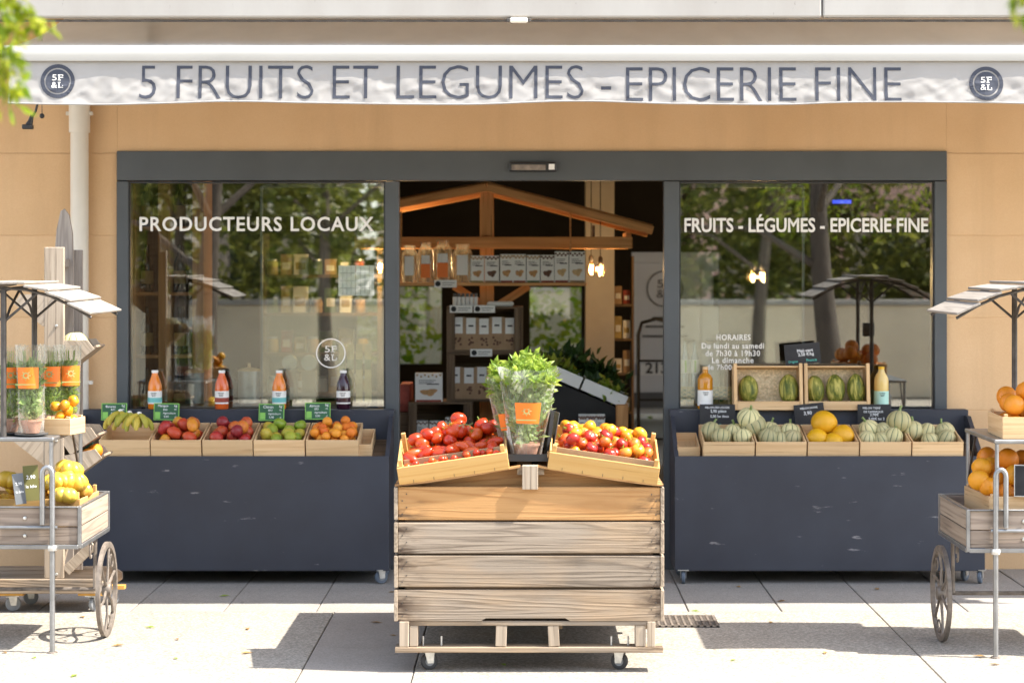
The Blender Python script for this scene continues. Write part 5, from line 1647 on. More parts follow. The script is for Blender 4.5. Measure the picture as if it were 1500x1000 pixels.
for px, py, yy, w, h, m, rz, lb in ((47, 733, -2.52, 0.066, 0.155, 'sign_olive', 8, 'olive chalkboard standing in the left barrow box'), (31, 738, -2.555, 0.05, 0.135, 'tray_grey', 35, 'grey chalkboard turned aside in front of the olive one')):
    sign('chalkboard', lb, w, h, (X(px, yy), yy, Z(py, yy)), (R(-10), R(-4), R(rz)), m, [('2,90', 0, h * 0.60, w * 0.6, 'chalk_white'), ('le kilo', 0, h * 0.36, w * 0.7, 'chalk_white')], 'chalkboards on the barrows')

# ================================================================ WOODEN TOWER BEHIND THE LEFT BARROW
YT = -1.50
TW = thing('produce_tower', 'tall wooden post display with tilted trays behind the left barrow', 'display stand', (X(80, YT), YT, 0))
tx = X(80, YT)
cen('front_post', 'weathered_post', TW, -0.048, 0.048, -0.012, 0.012, 0.165, Z(362, YT), 0.003)
zp = Z(306, YT + 0.21)
MB().prism([(-0.048, 0.17), (0.048, 0.17), (0.048, zp - 0.28), (0.043, zp - 0.12), (0.026, zp - 0.03), (0.004, zp), (-0.014, zp - 0.01), (-0.034, zp - 0.10), (-0.044, zp - 0.22), (-0.048, zp - 0.34)], 0.2, 0.222).build('back_post', 'grey_post', TW)
zq = Z(366, YT + 0.26)
cen('rear_slat', 'grey_post', TW, 0.02, 0.085, 0.24, 0.262, 0.17, zq, 0.003)
for zc in (0.35, 0.62, 0.95, 1.30, 1.68):
    bx('spacer', 'grey_post', TW, -0.03, 0.03, 0.013, 0.199, zc, zc + 0.04)
for pz in (Z(430, YT), Z(477, YT), Z(645, YT), Z(690, YT), Z(840, YT)):
    MB().lathe([(0.008, 0), (0.006, 0.006), (0.001, 0.008)], 10, 0, Matrix.Rotation(R(90), 4, 'X')).build('bolt', 'zinc', TW, smooth=True, loc=(0.012, -0.0125, pz))


def tray(s, xc, zc, ang, L_=0.20, H_=0.15):
    """open tray hung on the post: floor rising outwards, wall against the post, two cheeks"""
    o = bpy.data.objects.new('tilted_tray', None)
    C.objects.link(o)
    o.parent = TW
    M = Matrix.Translation((xc, 0, zc)) @ Matrix.Rotation(-s * ang, 4, 'Y')
    o.matrix_basis = M
    MB().box(0 if s > 0 else -L_, L_ if s > 0 else 0, 0.0, 0.20, 0, 0.012, 0, 0.002).build('tray_floor', 'weathered_plank', o)
    MB().box(0 if s > 0 else -0.012, 0.012 if s > 0 else 0, 0.0, 0.20, 0.0125, H_, 0, 0.002).build('tray_back', 'weathered_side', o)
    for yy in (-0.0105, 0.2005):
        p = [(0.0, 0.0), (s * L_ * 0.92, 0.0), (s * L_ * 0.92, 0.055), (s * 0.03, H_), (0.0, H_)]
        MB().prism(p, yy, yy + 0.01).build('tray_cheek', 'weathered_post', o)
    return M


tb = Vector((tx, YT, 0))
spots = ((1, X(95, YT) - tx, Z(545, YT), 0.66, 0.20, 0.17), (1, X(104, YT) - tx, Z(666, YT), 0.60, 0.17, 0.15), (1, X(100, YT) - tx, Z(700, YT) - 0.02, 0.62, 0.22, 0.13), (-1, X(64, YT) - tx, Z(478, YT), 0.66, 0.20, 0.17), (-1, X(64, YT) - tx, Z(680, YT), 0.66, 0.2, 0.17))
TM = [tray(*q) for q in spots]
# a striped melon and some oranges lie in the trays
Mw = Matrix.Translation(tb) @ TM[0]
tag(put('striped_melon', F['melon'][0], M=Mw @ Matrix.Translation((0.105, 0.09, 0.082)) @ Euler((0.3, 0.5, 0.4)).to_matrix().to_4x4() @ Matrix.Scale(1.05, 4)), 'pale striped melon in the upper tray of the wooden tower', 'melon')
Mw = Matrix.Translation(tb) @ TM[2]
for i, (a, b, c_) in enumerate(((0.055, 0.05, 0.053), (0.135, 0.06, 0.053), (0.10, 0.14, 0.053), (0.165, 0.13, 0.053))):
    tag(put('orange', F['orange'][i % 2], M=Mw @ Matrix.Translation((a, b, c_))), 'orange lying in the lowest tray of the wooden tower', 'orange', 'oranges in the tower tray')
yy = YT + 0.17
sign('chalkboard', 'small green edged chalkboard above the oranges of the wooden tower', 0.10, 0.085, (X(120, yy), yy, Z(659, yy)), (R(-4), 0, R(4)), 'sign_green', [('Orange', 0, 0.055, 0.06, 'chalk_white'), ('2,50 €/kg', 0, 0.028, 0.07, 'chalk_white')], 'chalkboards on the barrows', border='chalk_teal', stake=0.03)
# base of the tower: boards on castors with a brace
cen('base_board', 'weathered_plank', TW, -0.62, X(142, YT) - tx, -0.036, -0.0135, 0.095, 0.165, 0.003)
hb = X(178, YT + 0.25) - tx
MB().prism([(-0.62, 0.0), (hb - 0.03, 0.0), (hb, 0.02), (hb, 0.055), (hb - 0.05, 0.085), (-0.6, 0.085)], 0.265, 0.285).build('base_board', 'weathered_plank', TW, loc=(0, 0, 0.10))
cen('base_deck', 'weathered_side', TW, -0.6, hb - 0.06, -0.012, 0.262, 0.098, 0.115, 0.002)
bar('brace', 'weathered_post', TW, (0.05, 0.10, 0.44), (-0.02, 0.10, 0.17), 0.03, 0.06, 0.002)
bar('brace', 'weathered_post', TW, (0.055, 0.0, 0.20), (0.19, 0.0, 0.33), 0.02, 0.05, 0.002)
for px, yy in ((18, 0.03), (44, 0.24), (137, 0.03), (166, 0.24)):
    xx = X(px, YT + yy) - tx
    bx('castor_block', 'castor_wood', TW, xx - 0.07, xx + 0.06, yy - 0.03, yy + 0.02, 0.079, 0.0975)
    castor(TW, xx, yy, 0.037, 0.0785, 0.3 if px < 100 else 1.2, 'rubber_grey', 'zinc')

# ================================================================ INSIDE THE SHOP
YI = 2.0
SH = thing('timber_shed', 'orange pine gable shelf structure inside the doorway', 'shelf', (0, YI, 0))
def ix(px, y=YI): return X(px, y)
def iz(py, y=YI): return Z(py, y)
cen('ridge_post', 'shed_timber_up', SH, ix(703), ix(723), 0.0, 0.09, 0.005, iz(272), 0.004)
pk = (ix(713), 0, iz(270))
for (px, py) in ((560, 299), (956, 333)):
    e_ = (ix(px), 0, iz(py))
    bar('rafter', 'shed_timber', SH, (pk[0], -0.035, pk[2] - 0.02), (e_[0], -0.035, e_[2] - 0.02), 0.05, 0.055, 0.004)
    for k in range(4):
        bar('roof_plank', 'shed_timber', SH, (pk[0], 0.065 + 0.15 * k, pk[2] + 0.012), (e_[0], 0.065 + 0.15 * k, e_[2] + 0.012), 0.145, 0.016, 0.002)
    bar('rafter', 'shed_timber', SH, (pk[0], 0.55, pk[2] - 0.03), (e_[0], 0.55, e_[2] - 0.03), 0.05, 0.055, 0.004)
cen('tie_beam', 'shed_timber', SH, ix(520), ix(926), -0.055, -0.001, iz(364), iz(347), 0.004)
cen('tie_beam', 'shed_timber', SH, ix(520), ix(926), 0.50, 0.55, iz(364), iz(347), 0.004)
cen('eave_block', 'shed_timber', SH, ix(917), ix(925), 0.0, 0.5, iz(362), iz(340), 0.003)
cen('shelf_board', 'shed_timber', SH, ix(520), ix(858), -0.24, -0.06, iz(418), iz(413.5), 0.002)
for px in (589, 835):
    MB().tube([(ix(px), -0.16, iz(413)), (ix(px), -0.10, iz(310 if px < 700 else 312))], 0.006, 6).build('hanger_rod', 'shed_timber', SH)
bar('brace', 'shed_timber', SH, (ix(722), 0.04, iz(452)), (ix(775), 0.04, iz(419)), 0.05, 0.05, 0.003)
bar('brace', 'shed_timber', SH, (ix(704), 0.04, iz(445)), (ix(665), 0.04, iz(419)), 0.05, 0.05, 0.003)
MB().tube([(ix(870), 0.1, iz(330)), (ix(870), 0.1, iz(352))], 0.01, 6).build('hook', 'dark_iron', SH)

# packets along the shelf
ys_ = YI - 0.16
zsh = iz(413.5, YI) + 0.0005
for i, (p0, p1, pt, orange) in enumerate(((588, 612, 350, 0), (612.5, 635, 345, 1), (635.5, 662, 342, 1), (663, 692, 348, 0))):
    x0, x1 = X(p0, ys_), X(p1, ys_)
    h = Z(pt + 22, ys_) - zsh
    t = thing('breadstick_bag', ('breadstick bag with a pale label next to the door jamb', 'breadstick bag with orange label, left of its pair', 'breadstick bag with orange label, right of its pair', 'wide breadstick bag with pale label beside the biscuit boxes')[i], 'food packet', ((x0 + x1) / 2, ys_, zsh), group='breadstick bags on the shelf')
    hw = (x1 - x0) / 2
    mb = MB()
    for q in range(16):
        xx = rnd.uniform(-hw * 0.8, hw * 0.8)
        yy = rnd.uniform(-0.03, 0.03)
        mb.tube([(xx, yy, 0.004), (xx + rnd.uniform(-0.008, 0.008), yy, h * rnd.uniform(0.85, 1.02))], 0.0055, 5)
    mb.build('breadsticks', 'pasta', t)
    vv, ff = [], []
    n = 16
    lev = [(1.0, 0), (1.02, h * 0.5), (0.98, h), (0.62, h + 0.03), (0.75, h + 0.055)]
    for k, z in lev:
        for j in range(n):
            a = 6.28318 * j / n
            vv.append((hw * k * math.copysign(abs(math.cos(a)) ** 0.5, math.cos(a)), 0.042 * k * math.copysign(abs(math.sin(a)) ** 0.6, math.sin(a)), z + 0.001))
    for k in range(len(lev) - 1):
        for j in range(n): ff.append((k * n + j, k * n + (j + 1) % n, (k + 1) * n + (j + 1) % n, (k + 1) * n + j))
    bg = MB().add(vv, ff).build('clear_bag', 'film', t, smooth=True)
    if orange:
        MB().box(-hw * 0.6, hw * 0.6, -0.047, -0.0455, h * 0.15, h * 0.58).build('orange_label', 'label_orange', bg)
        MB().box(-hw * 0.55, hw * 0.55, -0.047, -0.0455, h * 0.59, h * 0.85).build('paper_label', 'paper_white', bg)
    else:
        MB().box(-hw * 0.55, hw * 0.55, -0.047, -0.0455, h * 0.25, h * 0.92).build('paper_label', 'paper_white', bg)


def packet(label, px0, px1, py0, py1, y, depth=0.07, pic='biscuit', n_=1, grp='biscuit boxes on the shelf', mat='paper_white', base=None, name='biscuit_box'):
    x0, x1 = X(px0, y), X(px1, y)
    zb = base if base is not None else Z(py1, y)
    h = Z(py0, y) - Z(py1, y)
    t = thing(name, label, 'food packet', ((x0 + x1) / 2, y, zb), group=grp)
    w = x1 - x0
    MB().box(-w / 2, w / 2, 0, depth, 0, h, 0, 0.002).build('carton', mat, t)
    for k in range(n_):
        cx = (k + 0.5) / n_ * w - w / 2
        m = MB()
        for (dx, dz, rr_) in ((-0.12, 0.34, 0.2), (0.15, 0.38, 0.17), (0.05, 0.27, 0.15)):
            vv = []
            for j in range(12):
                a = j * math.pi / 6
                q = rr_ * (1 + 0.15 * math.sin(3 * a + k))
                vv.append((cx + (dx + q * math.cos(a)) * w / n_, -0.0006 - 0.0004 * dx, h * (dz + 0.45 * q * math.sin(a))))
            m.add(vv, [tuple(range(12))])
        m.build('biscuit_picture', pic, t)
        MB().box(cx - 0.02 * 0.6, cx + w / n_ * 0.38, -0.0012, -0.0002, h * 0.60, h * 0.635).build('title_bar', 'slate_black', t)
        m = MB()
        for j in range(7):
            a = cx - w / n_ * 0.42 + j * w / n_ * 0.14
            m.lathe([(0.007, 0), (0.0075, 0.0006)], 6, 0, Matrix.Translation((a, -0.0003, h * (0.93 - 0.05 * (j % 2)))) @ Matrix.Rotation(R(90), 4, 'X'))
        m.build('leaf_pattern', 'biscuit_dark' if pic != 'biscuit' else 'cardboard', t)
        m = MB()
        for j in range(3): m.box(cx - w / n_ * 0.36, cx + w / n_ * (0.1 + 0.08 * ((j * 2 + int(px0)) % 3)), -0.0010, -0.0002, h * (0.74 - 0.055 * j), h * (0.76 - 0.055 * j))
        m.build('small_print', 'tray_grey', t)
        MB().box(cx - w / n_ * 0.46, cx + w / n_ * 0.46, -0.0008, -0.0001, 0.0005, h * 0.07).build('colour_foot', ('item_red', 'item_yellow', 'label_kraft', 'item_green')[int(px0) % 4], t)
    return t


yb = ys_ - 0.03
for (a, b, c_, pic, nn, lb) in ((689, 709, 374, 'biscuit', 1, 'white biscuit box with a golden biscuit beside the breadsticks'), (710, 731, 374, 'biscuit_dark', 1, 'white biscuit box with a dark biscuit on the pine shelf'), (732.5, 770.5, 372, 'biscuit', 2, 'wide white biscuit box with scattered biscuits on the pine shelf'), (771.5, 791, 373, 'biscuit', 1, 'white biscuit box right of the wide one'), (792, 812, 373, 'biscuit_dark', 1, 'white biscuit box with chocolate pieces left of the tall pair'), (812.5, 833, 368, 'pasta', 1, 'tall white packet, left of the pair at the shelf end'), (834, 857, 368, 'pasta', 1, 'tall white packet at the right end of the pine shelf')):
    packet(lb, a, b, c_, 413.5, yb, 0.065, pic, nn, base=zsh)


def tag_card(px0, px1, py0, py1, y, lb):
    w, h = (px1 - px0) * (DIST + y) / FOC, (py1 - py0) * (DIST + y) / FOC
    t = thing('shelf_label', lb, 'shelf label', (X((px0 + px1) / 2, y), y, Z(py1, y)), group='white shelf labels')
    MB().box(-w / 2, w / 2, -0.001, 0.001, 0, h).build('card', 'paper_white', t)
    m = MB(); disc(m, h * 0.36, 20); m.build('round_logo', 'slate_black', t, loc=(-w / 2 + h * 0.5, -0.0018, h * 0.5))
    MB().box(-w * 0.15, w * 0.42, -0.0016, -0.0011, h * 0.58, h * 0.66).box(-w * 0.15, w * 0.3, -0.0016, -0.0011, h * 0.3, h * 0.37).build('print_line', 'tray_grey', t)


tag_card(636, 669, 410, 421, YI - 0.243, 'white shelf label below the breadstick bags')
tag_card(659, 692, 447, 458, 1.66, 'white shelf label left on the upper dark crate')
tag_card(694, 725, 447, 458, 1.66, 'white shelf label right on the upper dark crate')
tag_card(689, 721, 511, 522, 1.66, 'white shelf label under the kraft bags')


# dark crates stacked as shelves with kraft bags
def shelf_crate(px0, px1, py0, py1, y, d, lb):
    x0, x1, z0, z1 = X(px0, y), X(px1, y), Z(py1, y), Z(py0, y)
    t = thing('shelf_crate', lb, 'crate', ((x0 + x1) / 2, y, z0), group='dark crates used as shelves')
    w, h = (x1 - x0) / 2, z1 - z0
    cen('lower_board', 'dark_timber', t, -w, w, 0, d, 0, 0.014, 0.002)
    cen('upper_board', 'dark_timber', t, -w, w, 0, d, h - 0.014, h - 0.0005, 0.002)
    cen('back_board', 'dark_timber', t, -w, w, d + 0.0005, d + 0.01, 0, h * 0.48)
    cen('back_board', 'dark_timber', t, -w, w, d + 0.0005, d + 0.01, h * 0.52, h)
    for s in (-1, 1):
        cen('side_board', 'dark_timber_up', t, s * (w - 0.008) - 0.008, s * (w - 0.008) + 0.008, 0.0, d, 0.0145, h - 0.0145, 0.002)
        cen('corner_post', 'dark_timber_up', t, s * (w - 0.036) - 0.02 * 1, s * (w - 0.036) + 0.018, 0.001, 0.02, 0.0145, h - 0.0145, 0.002)
    return z0


def kraft(px, py0, z0, y, lb, py1):
    h = Z(py0, y) - z0
    w = 21 * (DIST + y) / FOC / 2
    t = thing('kraft_bag', lb, 'food packet', (X(px, y), y, z0), group='kraft bags in the dark crates')
    MB().add([(-w, -0.03, 0), (w, -0.03, 0), (w, 0.03, 0), (-w, 0.03, 0), (-w, -0.026, h * 0.8), (w, -0.026, h * 0.8), (w, 0.02, h * 0.8), (-w, 0.02, h * 0.8), (-w, -0.004, h), (w, -0.004, h), (w, 0.0, h), (-w, 0.0, h)],
             [(3, 2, 1, 0), (0, 1, 5, 4), (1, 2, 6, 5), (2, 3, 7, 6), (3, 0, 4, 7), (4, 5, 9, 8), (5, 6, 10, 9), (6, 7, 11, 10), (7, 4, 8, 11), (8, 9, 10, 11)]).build('bag', 'label_kraft', t)
    MB().add([(-w * 0.66, -0.0300, h * 0.5), (w * 0.66, -0.0300, h * 0.5), (w * 0.66, -0.028, h * 0.8), (-w * 0.66, -0.028, h * 0.8), (w * 0.66, -0.0062, h * 0.99), (-w * 0.66, -0.0062, h * 0.99)], [(0, 1, 2, 3), (3, 2, 4, 5)]).build('white_label', 'paper_white', t)
    MB().box(-w * 0.35, w * 0.35, -0.0325, -0.0305, h * 0.72, h * 0.77).build('label_print', 'slate_black', t)
    m = MB()
    for q in range(7):
        a, b = rnd.uniform(-0.5, 0.5) * w, h * rnd.uniform(0.16, 0.38)
        m.lathe([(0.007, 0), (0.008, 0.001)], 7, 0, Matrix.Translation((a, -0.0305 - 0.0002 * q, b)) @ Matrix.Rotation(R(90), 4, 'X'))
    m.build('window_contents', 'biscuit_dark', t)


yk = 1.66
z1_ = shelf_crate(654, 766, 449, 516, yk, 0.28, 'upper dark crate holding five kraft bags')
z2_ = shelf_crate(654, 766, 516.5, 588, yk, 0.28, 'lower dark crate holding four kraft bags')
for i, px in enumerate((671, 690, 709, 728, 747)):
    kraft(px, 464 + (i % 3), z1_ + 0.0145, yk + 0.06, 'kraft bag with white label, %s of five in the upper dark crate' % ('first', 'second', 'third', 'fourth', 'fifth')[i], 514)
for i, px in enumerate((667, 687, 706, 726)):
    kraft(px, 537 + (i % 2), z2_ + 0.0145, yk + 0.06, 'kraft bag with white top label, %s of four in the lower dark crate' % ('first', 'second', 'third', 'fourth')[i], 586)
zt_ = Z(449, yk) + 0.0005
for i in range(6):
    t = thing('spice_tube', 'white spice tube in the row on the upper dark crate', 'spice jar', (X(666 + i * 6.2, yk + 0.08), yk + 0.08, zt_), group='row of spice tubes')
    MB().lathe([(0.0125, 0), (0.0125, 0.06)], 12).build('tube', 'paper_white', t, smooth=True)
    MB().lathe([(0.0105, 0.0605), (0.0105, 0.082)], 12).build('cap', 'tray_grey', t, smooth=True)
t = MB().box(-0.085, 0.085, -0.05, 0.05, 0, 0.03, 0, 0.01).build('flat_packet', 'paper_white', loc=(X(733, yk + 0.1), yk + 0.1, zt_))
tag(t, 'pale flat packet lying on the upper dark crate', 'food packet')
# low table crates with boxes, left inside the door
z3_ = shelf_crate(598, 692, 588.5, 655, 1.60, 0.34, 'low dark crate with biscuit boxes inside the door')
tb_ = thing('low_table', 'dark low wooden table carrying the crates inside the door', 'table', (X(672, 1.62), 1.60, 0))
cen('table_top', 'dark_timber', tb_, -0.38, 0.45, 0.0, 0.42, z3_ - 0.03, z3_ - 0.001, 0.003)
for sx in (-0.35, 0.42):
    for yy in (0.02, 0.36): bx('leg', 'dark_timber_up', tb_, sx - 0.02, sx + 0.02, yy, yy + 0.04, 0.005, z3_ - 0.031)
packet('large white biscuit box with scattered biscuits left of the dark crates', 608, 648, 543, 585, 1.60, 0.07, 'biscuit', 1, 'biscuit boxes near the floor', base=Z(588.5, 1.60) + 0.001)
for i, (a, b, c_, lb) in enumerate(((606, 627, 619, 'white box with dark biscuits low inside the door, left one'), (629, 650, 619, 'white box with dark biscuits low inside the door, right one'), (652, 672, 614, 'plain pale box behind the red tomatoes, left one'), (674, 692, 614, 'plain pale box behind the red tomatoes, right one'))):
    packet(lb, a, b, c_, 653, 1.66, 0.08, 'biscuit_dark', 1, 'biscuit boxes near the floor', base=z3_ + 0.0145)
tag(cen('red_crate', 'item_red', None, X(588, 1.9), X(604, 1.9), 1.7, 2.0, Z(600, 1.9), Z(560, 1.9), 0.004), 'red box at the left edge of the doorway', 'box')
tag(cen('box_plinth', 'dark_timber', None, X(586, 1.9) - 0.1, X(604, 1.9), 1.68, 2.02, 0.005, Z(600, 1.9) - 0.001, 0.004), 'dark plinth under the red box at the doorway', 'plinth')

# sloping vegetable stand on the right inside
YVG = 1.15
VG = thing('vegetable_stand', 'dark sloping vegetable stand inside the door at right', 'display stand', (X(850, YVG), YVG, 0))
vxx = X(850, YVG)
def vg(px, py): return (X(px, YVG) - vxx, Z(py, YVG))
a0, a1 = vg(770, 540), vg(912, 601)
a2, a3 = (a1[0], 0.01), (a0[0], 0.01)
MB().prism([a0, a1, a2, a3], 0.02, 1.3).build('side_panel', 'interior_dark', VG)
cen('end_post', 'shed_timber_up', VG, vg(902, 0)[0], vg(920, 0)[0], -0.03, 0.015, 0.005, Z(592, YVG), 0.003)
ang = math.atan2(a0[1] - a1[1], a1[0] - a0[0])
Ls = 0.285
for i, (px, py, lb) in enumerate(((816, 550, 'upper white crate of green vegetables on the sloping stand'), (882, 578, 'lower white crate of green vegetables on the sloping stand'))):
    c0 = (X(px, YVG), YVG, Z(py + 9, YVG) + 0.012)
    t = thing('white_crate', lb, 'crate', c0, (0, ang, 0), 'white crates of the sloping stand')
    MB().box(-Ls / 2, Ls / 2, 0, 0.008, 0, 0.075, 0, 0.002).build('end_board', 'paper_white', t)
    MB().box(-Ls / 2, Ls / 2, 0.38, 0.388, 0, 0.075, 0, 0.002).build('end_board', 'paper_white', t)
    MB().box(-Ls / 2, -Ls / 2 + 0.008, 0.0085, 0.3795, 0, 0.07).build('side_board', 'paper_white', t)
    MB().box(Ls / 2 - 0.008, Ls / 2, 0.0085, 0.3795, 0, 0.07).build('side_board', 'paper_white', t)
    MB().box(-Ls / 2 + 0.0085, Ls / 2 - 0.0085, 0.0085, 0.3795, 0.001, 0.008).build('base_board', 'paper_white', t)
    fm = frame_of(t)
    for k in range(7 if i == 0 else 5):
        lx, ly = rnd.uniform(-0.10, 0.10), 0.05 + 0.05 * k
        m = MB()
        leaf_quads(m, [(rnd.gauss(0, 0.03), rnd.gauss(0, 0.02), rnd.uniform(0, 0.06)) for q in range(40)], 0.08, rnd, -0.4, 0.5)
        o = m.build('leafy_greens', 'leaf_dark' if k % 3 else 'leaf_basil', loc=fm @ Vector((lx, ly, 0.03)))
        tag(o, 'bunch of leafy greens in the %s white crate of the sloping stand' % ('upper', 'lower')[i], 'vegetable', 'greens in the %s white crate' % ('upper', 'lower')[i])
for i, (px, py) in enumerate(((838, 528), (852, 536), (866, 545), (880, 552), (893, 561))):
    yv = YVG + 0.5
    m = MB()
    leaf_quads(m, [(rnd.gauss(0, 0.05), rnd.gauss(0, 0.05), rnd.uniform(-0.05, 0.09)) for q in range(60)], 0.11, rnd, -0.5, 0.45)
    tag(m.build('leafy_greens', 'leaf_dark', loc=(X(px, yv), yv, Z(py, yv) - 0.05)), 'dark leafy bunch on the upper row of the sloping vegetable stand', 'vegetable', 'dark greens on the back row')
for i, (px, lb) in enumerate(((854, 'white and brown box under the vegetable stand, left of three'), (867, 'white and brown box under the vegetable stand, middle of three'), (880, 'white and brown box under the vegetable stand, right of three'))):
    packet(lb, px - 6.3, px + 6.3, 607, 655, YVG - 0.12, 0.08, 'biscuit_dark', 1, 'boxes under the vegetable stand')
tag(bx('box_step', 'dark_timber', None, X(840, YVG), X(892, YVG), YVG - 0.14, YVG + 0.015, 0.005, Z(655, YVG - 0.12) - 0.001), 'dark low step under the boxes below the vegetable stand', 'step')

# filament bulbs
for i, (px, py, y, lb) in enumerate(((866, 393, 2.6, 'lit filament bulb, left of the pair at the column'), (879.5, 395, 2.5, 'lit filament bulb, right of the pair at the column'), (1103, 405, 3.0, 'lit filament bulb seen through the right window, left of two'), (1117, 405, 3.0, 'lit filament bulb seen through the right window, right of two'), (557, 391, 2.4, 'lit filament bulb seen through the left window by the door frame'))):
    t = thing('filament_bulb', lb, 'light bulb', (X(px, y), y, Z(py, y)), group='hanging filament bulbs')
    MB().lathe([(0.006, -0.052), (0.02, -0.044), (0.031, -0.02), (0.03, 0.005), (0.018, 0.035), (0.014, 0.045)], 16).build('bulb', 'bulb_glass', t, smooth=True)
    m = MB()
    for q in range(6):
        a = q * 1.047
        m.tube([(0.010 * math.cos(a), 0.010 * math.sin(a), -0.03), (0.007 * math.cos(a + 0.5), 0.007 * math.sin(a + 0.5), 0.022)], 0.0022, 5)
    m.build('filament', 'filament', t)
    MB().lathe([(0.015, 0.0455), (0.017, 0.05), (0.017, 0.075), (0.008, 0.09)], 14).build('socket', 'dark_iron', t, smooth=True)
    MB().tube([(0, 0, 0.088), (0, 0, 2.549 - Z(py, y))], 0.003, 6).build('cord', 'black_plastic', t)
    pl_ = bpy.data.lights.new('bulb_light', 'POINT')
    pl_.energy = (1.6, 1.6, 6.0, 6.0, 9.0)[i]
    pl_.color = (1, 0.74, 0.48)
    pl_.shadow_soft_size = 0.02
    put('bulb_light', pl_, t)

# things behind the left window: cabinet, shelves, jars, notice sheets
CB = thing('pine_cabinet', 'tall pine cabinet behind the left window', 'cabinet', (X(240, 1.1), 1.1, 0))
w_ = X(290, 1.1) - X(240, 1.1)
for s in (-1, 0, 1):
    cen('upright', 'shed_timber_up', CB, s * w_ - 0.035, s * w_ + 0.035, 0, 0.35, 0.005, 2.3, 0.003)
for zz in (0.75, 1.12, 1.5, 1.9, 2.28):
    cen('shelf_board', 'shed_timber', CB, -w_ - 0.036, w_ + 0.036, 0.002, 0.348, zz - 0.02 + 0.021, zz + 0.021, 0.002)
bx('back_board', 'dark_timber', CB, -w_ - 0.03, w_ + 0.03, 0.352, 0.36, 0.005, 2.28)
WB = [(0.036, 0), (0.038, 0.005), (0.038, 0.17), (0.03, 0.2), (0.015, 0.225), (0.014, 0.29)]
wb_body = MB().lathe(WB, 14).mesh('bottle_body', 'bottle_dark', True)
wb_lab = MB().lathe([(0.0387, 0.05), (0.0387, 0.13)], 14).mesh('paper_label', 'paper_white', True)
wb_lab2 = MB().lathe([(0.0387, 0.05), (0.0387, 0.13)], 14).mesh('paper_label', 'item_yellow', True)
for r_, zz in enumerate((0.7715, 1.1415, 1.5215, 1.9215)):
    for k in range(6):
        lx = (-w_ + 0.085 + 0.10 * k) if k < 3 else (0.085 + 0.10 * (k - 3))
        if abs(lx) > w_ - 0.08: continue
        t = thing('wine_bottle', 'dark wine bottle on the %s shelf of the pine cabinet' % ('lowest', 'second', 'third', 'top')[r_], 'bottle', (X(240, 1.1) + lx, 1.22 + 0.03 * (k % 2), zz), group='wine bottles, %s shelf' % ('lowest', 'second', 'third', 'top')[r_])
        put('bottle_body', wb_body, t)
        put('paper_label', wb_lab if k % 2 else wb_lab2, t)
SU = thing('grocery_shelf', 'dark grocery shelf unit behind the left window', 'shelf', (X(470, 2.6), 2.6, 0))
w_ = X(556, 2.6) - X(470, 2.6)
for s in (-1, 1): cen('upright', 'dark_timber_up', SU, s * w_ - 0.015, s * w_ + 0.015, 0, 0.3, 0.005, 1.9)
rows_ = (0.55, 0.82, 1.09, 1.36, 1.62)
for zz in rows_: cen('shelf_board', 'dark_timber', SU, -w_ + 0.016, w_ - 0.016, 0.002, 0.298, zz - 0.02, zz)
jar_b = MB().lathe([(0.035, 0), (0.038, 0.004), (0.038, 0.08), (0.03, 0.092)], 14)
for r_, zz in enumerate(rows_):
    lx = -w_ + 0.06
    k = 0
    while lx < w_ - 0.06:
        m = rnd.choice(('item_yellow', 'item_yellow', 'paper_white', 'item_red', 'item_green', 'label_kraft'))
        pos = (X(470, 2.6) + lx, 2.67 + rnd.uniform(0, 0.05), zz + 0.0005)
        rown = ('lowest', 'second', 'middle', 'fourth', 'top')[r_]
        if k % 3 == 0:
            t = thing('preserve_jar', 'preserve jar on the %s board of the dark grocery shelf' % rown, 'jar', pos, group='jars, %s board' % rown)
            put('jar_body', jar_b.mesh('jar_body', m, True), t)
            MB().lathe([(0.034, 0.0925), (0.034, 0.106)], 14).build('lid', 'jar_metal', t, smooth=True)
            lx += 0.092
        else:
            wv_ = rnd.uniform(0.035, 0.055)
            t = thing('grocery_box', 'small grocery carton on the %s board of the dark grocery shelf' % rown, 'box', pos, group='cartons, %s board' % rown)
            hh_ = rnd.uniform(0.10, 0.19)
            bx('carton', m, t, -wv_, wv_, 0, 0.09, 0, hh_)
            bx('label_patch', 'paper_white' if m != 'paper_white' else 'item_yellow', t, -wv_ * 0.7, wv_ * 0.7, -0.0015, -0.0003, hh_ * 0.25, hh_ * 0.6)
            lx += wv_ * 2 + 0.02
        k += 1
# narrow shelf of goods between the column and the rear doorway
NR = thing('narrow_shelf', 'narrow dark shelf of goods beside the beige column', 'shelf', (X(912, 3.7), 3.7, 0))
for s in (-1, 1): cen('upright', 'dark_timber_up', NR, s * 0.075 - 0.008, s * 0.075 + 0.008, 0, 0.25, 0.005, 1.75)
for r_, zz in enumerate((0.35, 0.62, 0.9, 1.15, 1.4)):
    cen('shelf_board', 'dark_timber', NR, -0.066, 0.066, 0.002, 0.248, zz - 0.018, zz)
    for k in (-1, 1):
        t = thing('grocery_box', 'small carton, %s on the %s board of the narrow shelf' % ('left' if k < 0 else 'right', ('lowest', 'second', 'middle', 'fourth', 'top')[r_]), 'box', (X(912, 3.7) + k * 0.031, 3.73, zz + 0.0005), group='cartons on the narrow shelf')
        hh_ = 0.10 + 0.03 * ((r_ * 2 + k) % 3)
        m = ('item_red', 'paper_white', 'item_yellow', 'label_kraft', 'paper_white')[(r_ + k) % 5]
        bx('carton', m, t, -0.026, 0.026, 0, 0.08, 0, hh_)
        bx('label_patch', 'item_yellow' if m == 'paper_white' else 'paper_white', t, -0.018, 0.018, -0.0015, -0.0003, hh_ * 0.3, hh_ * 0.6)
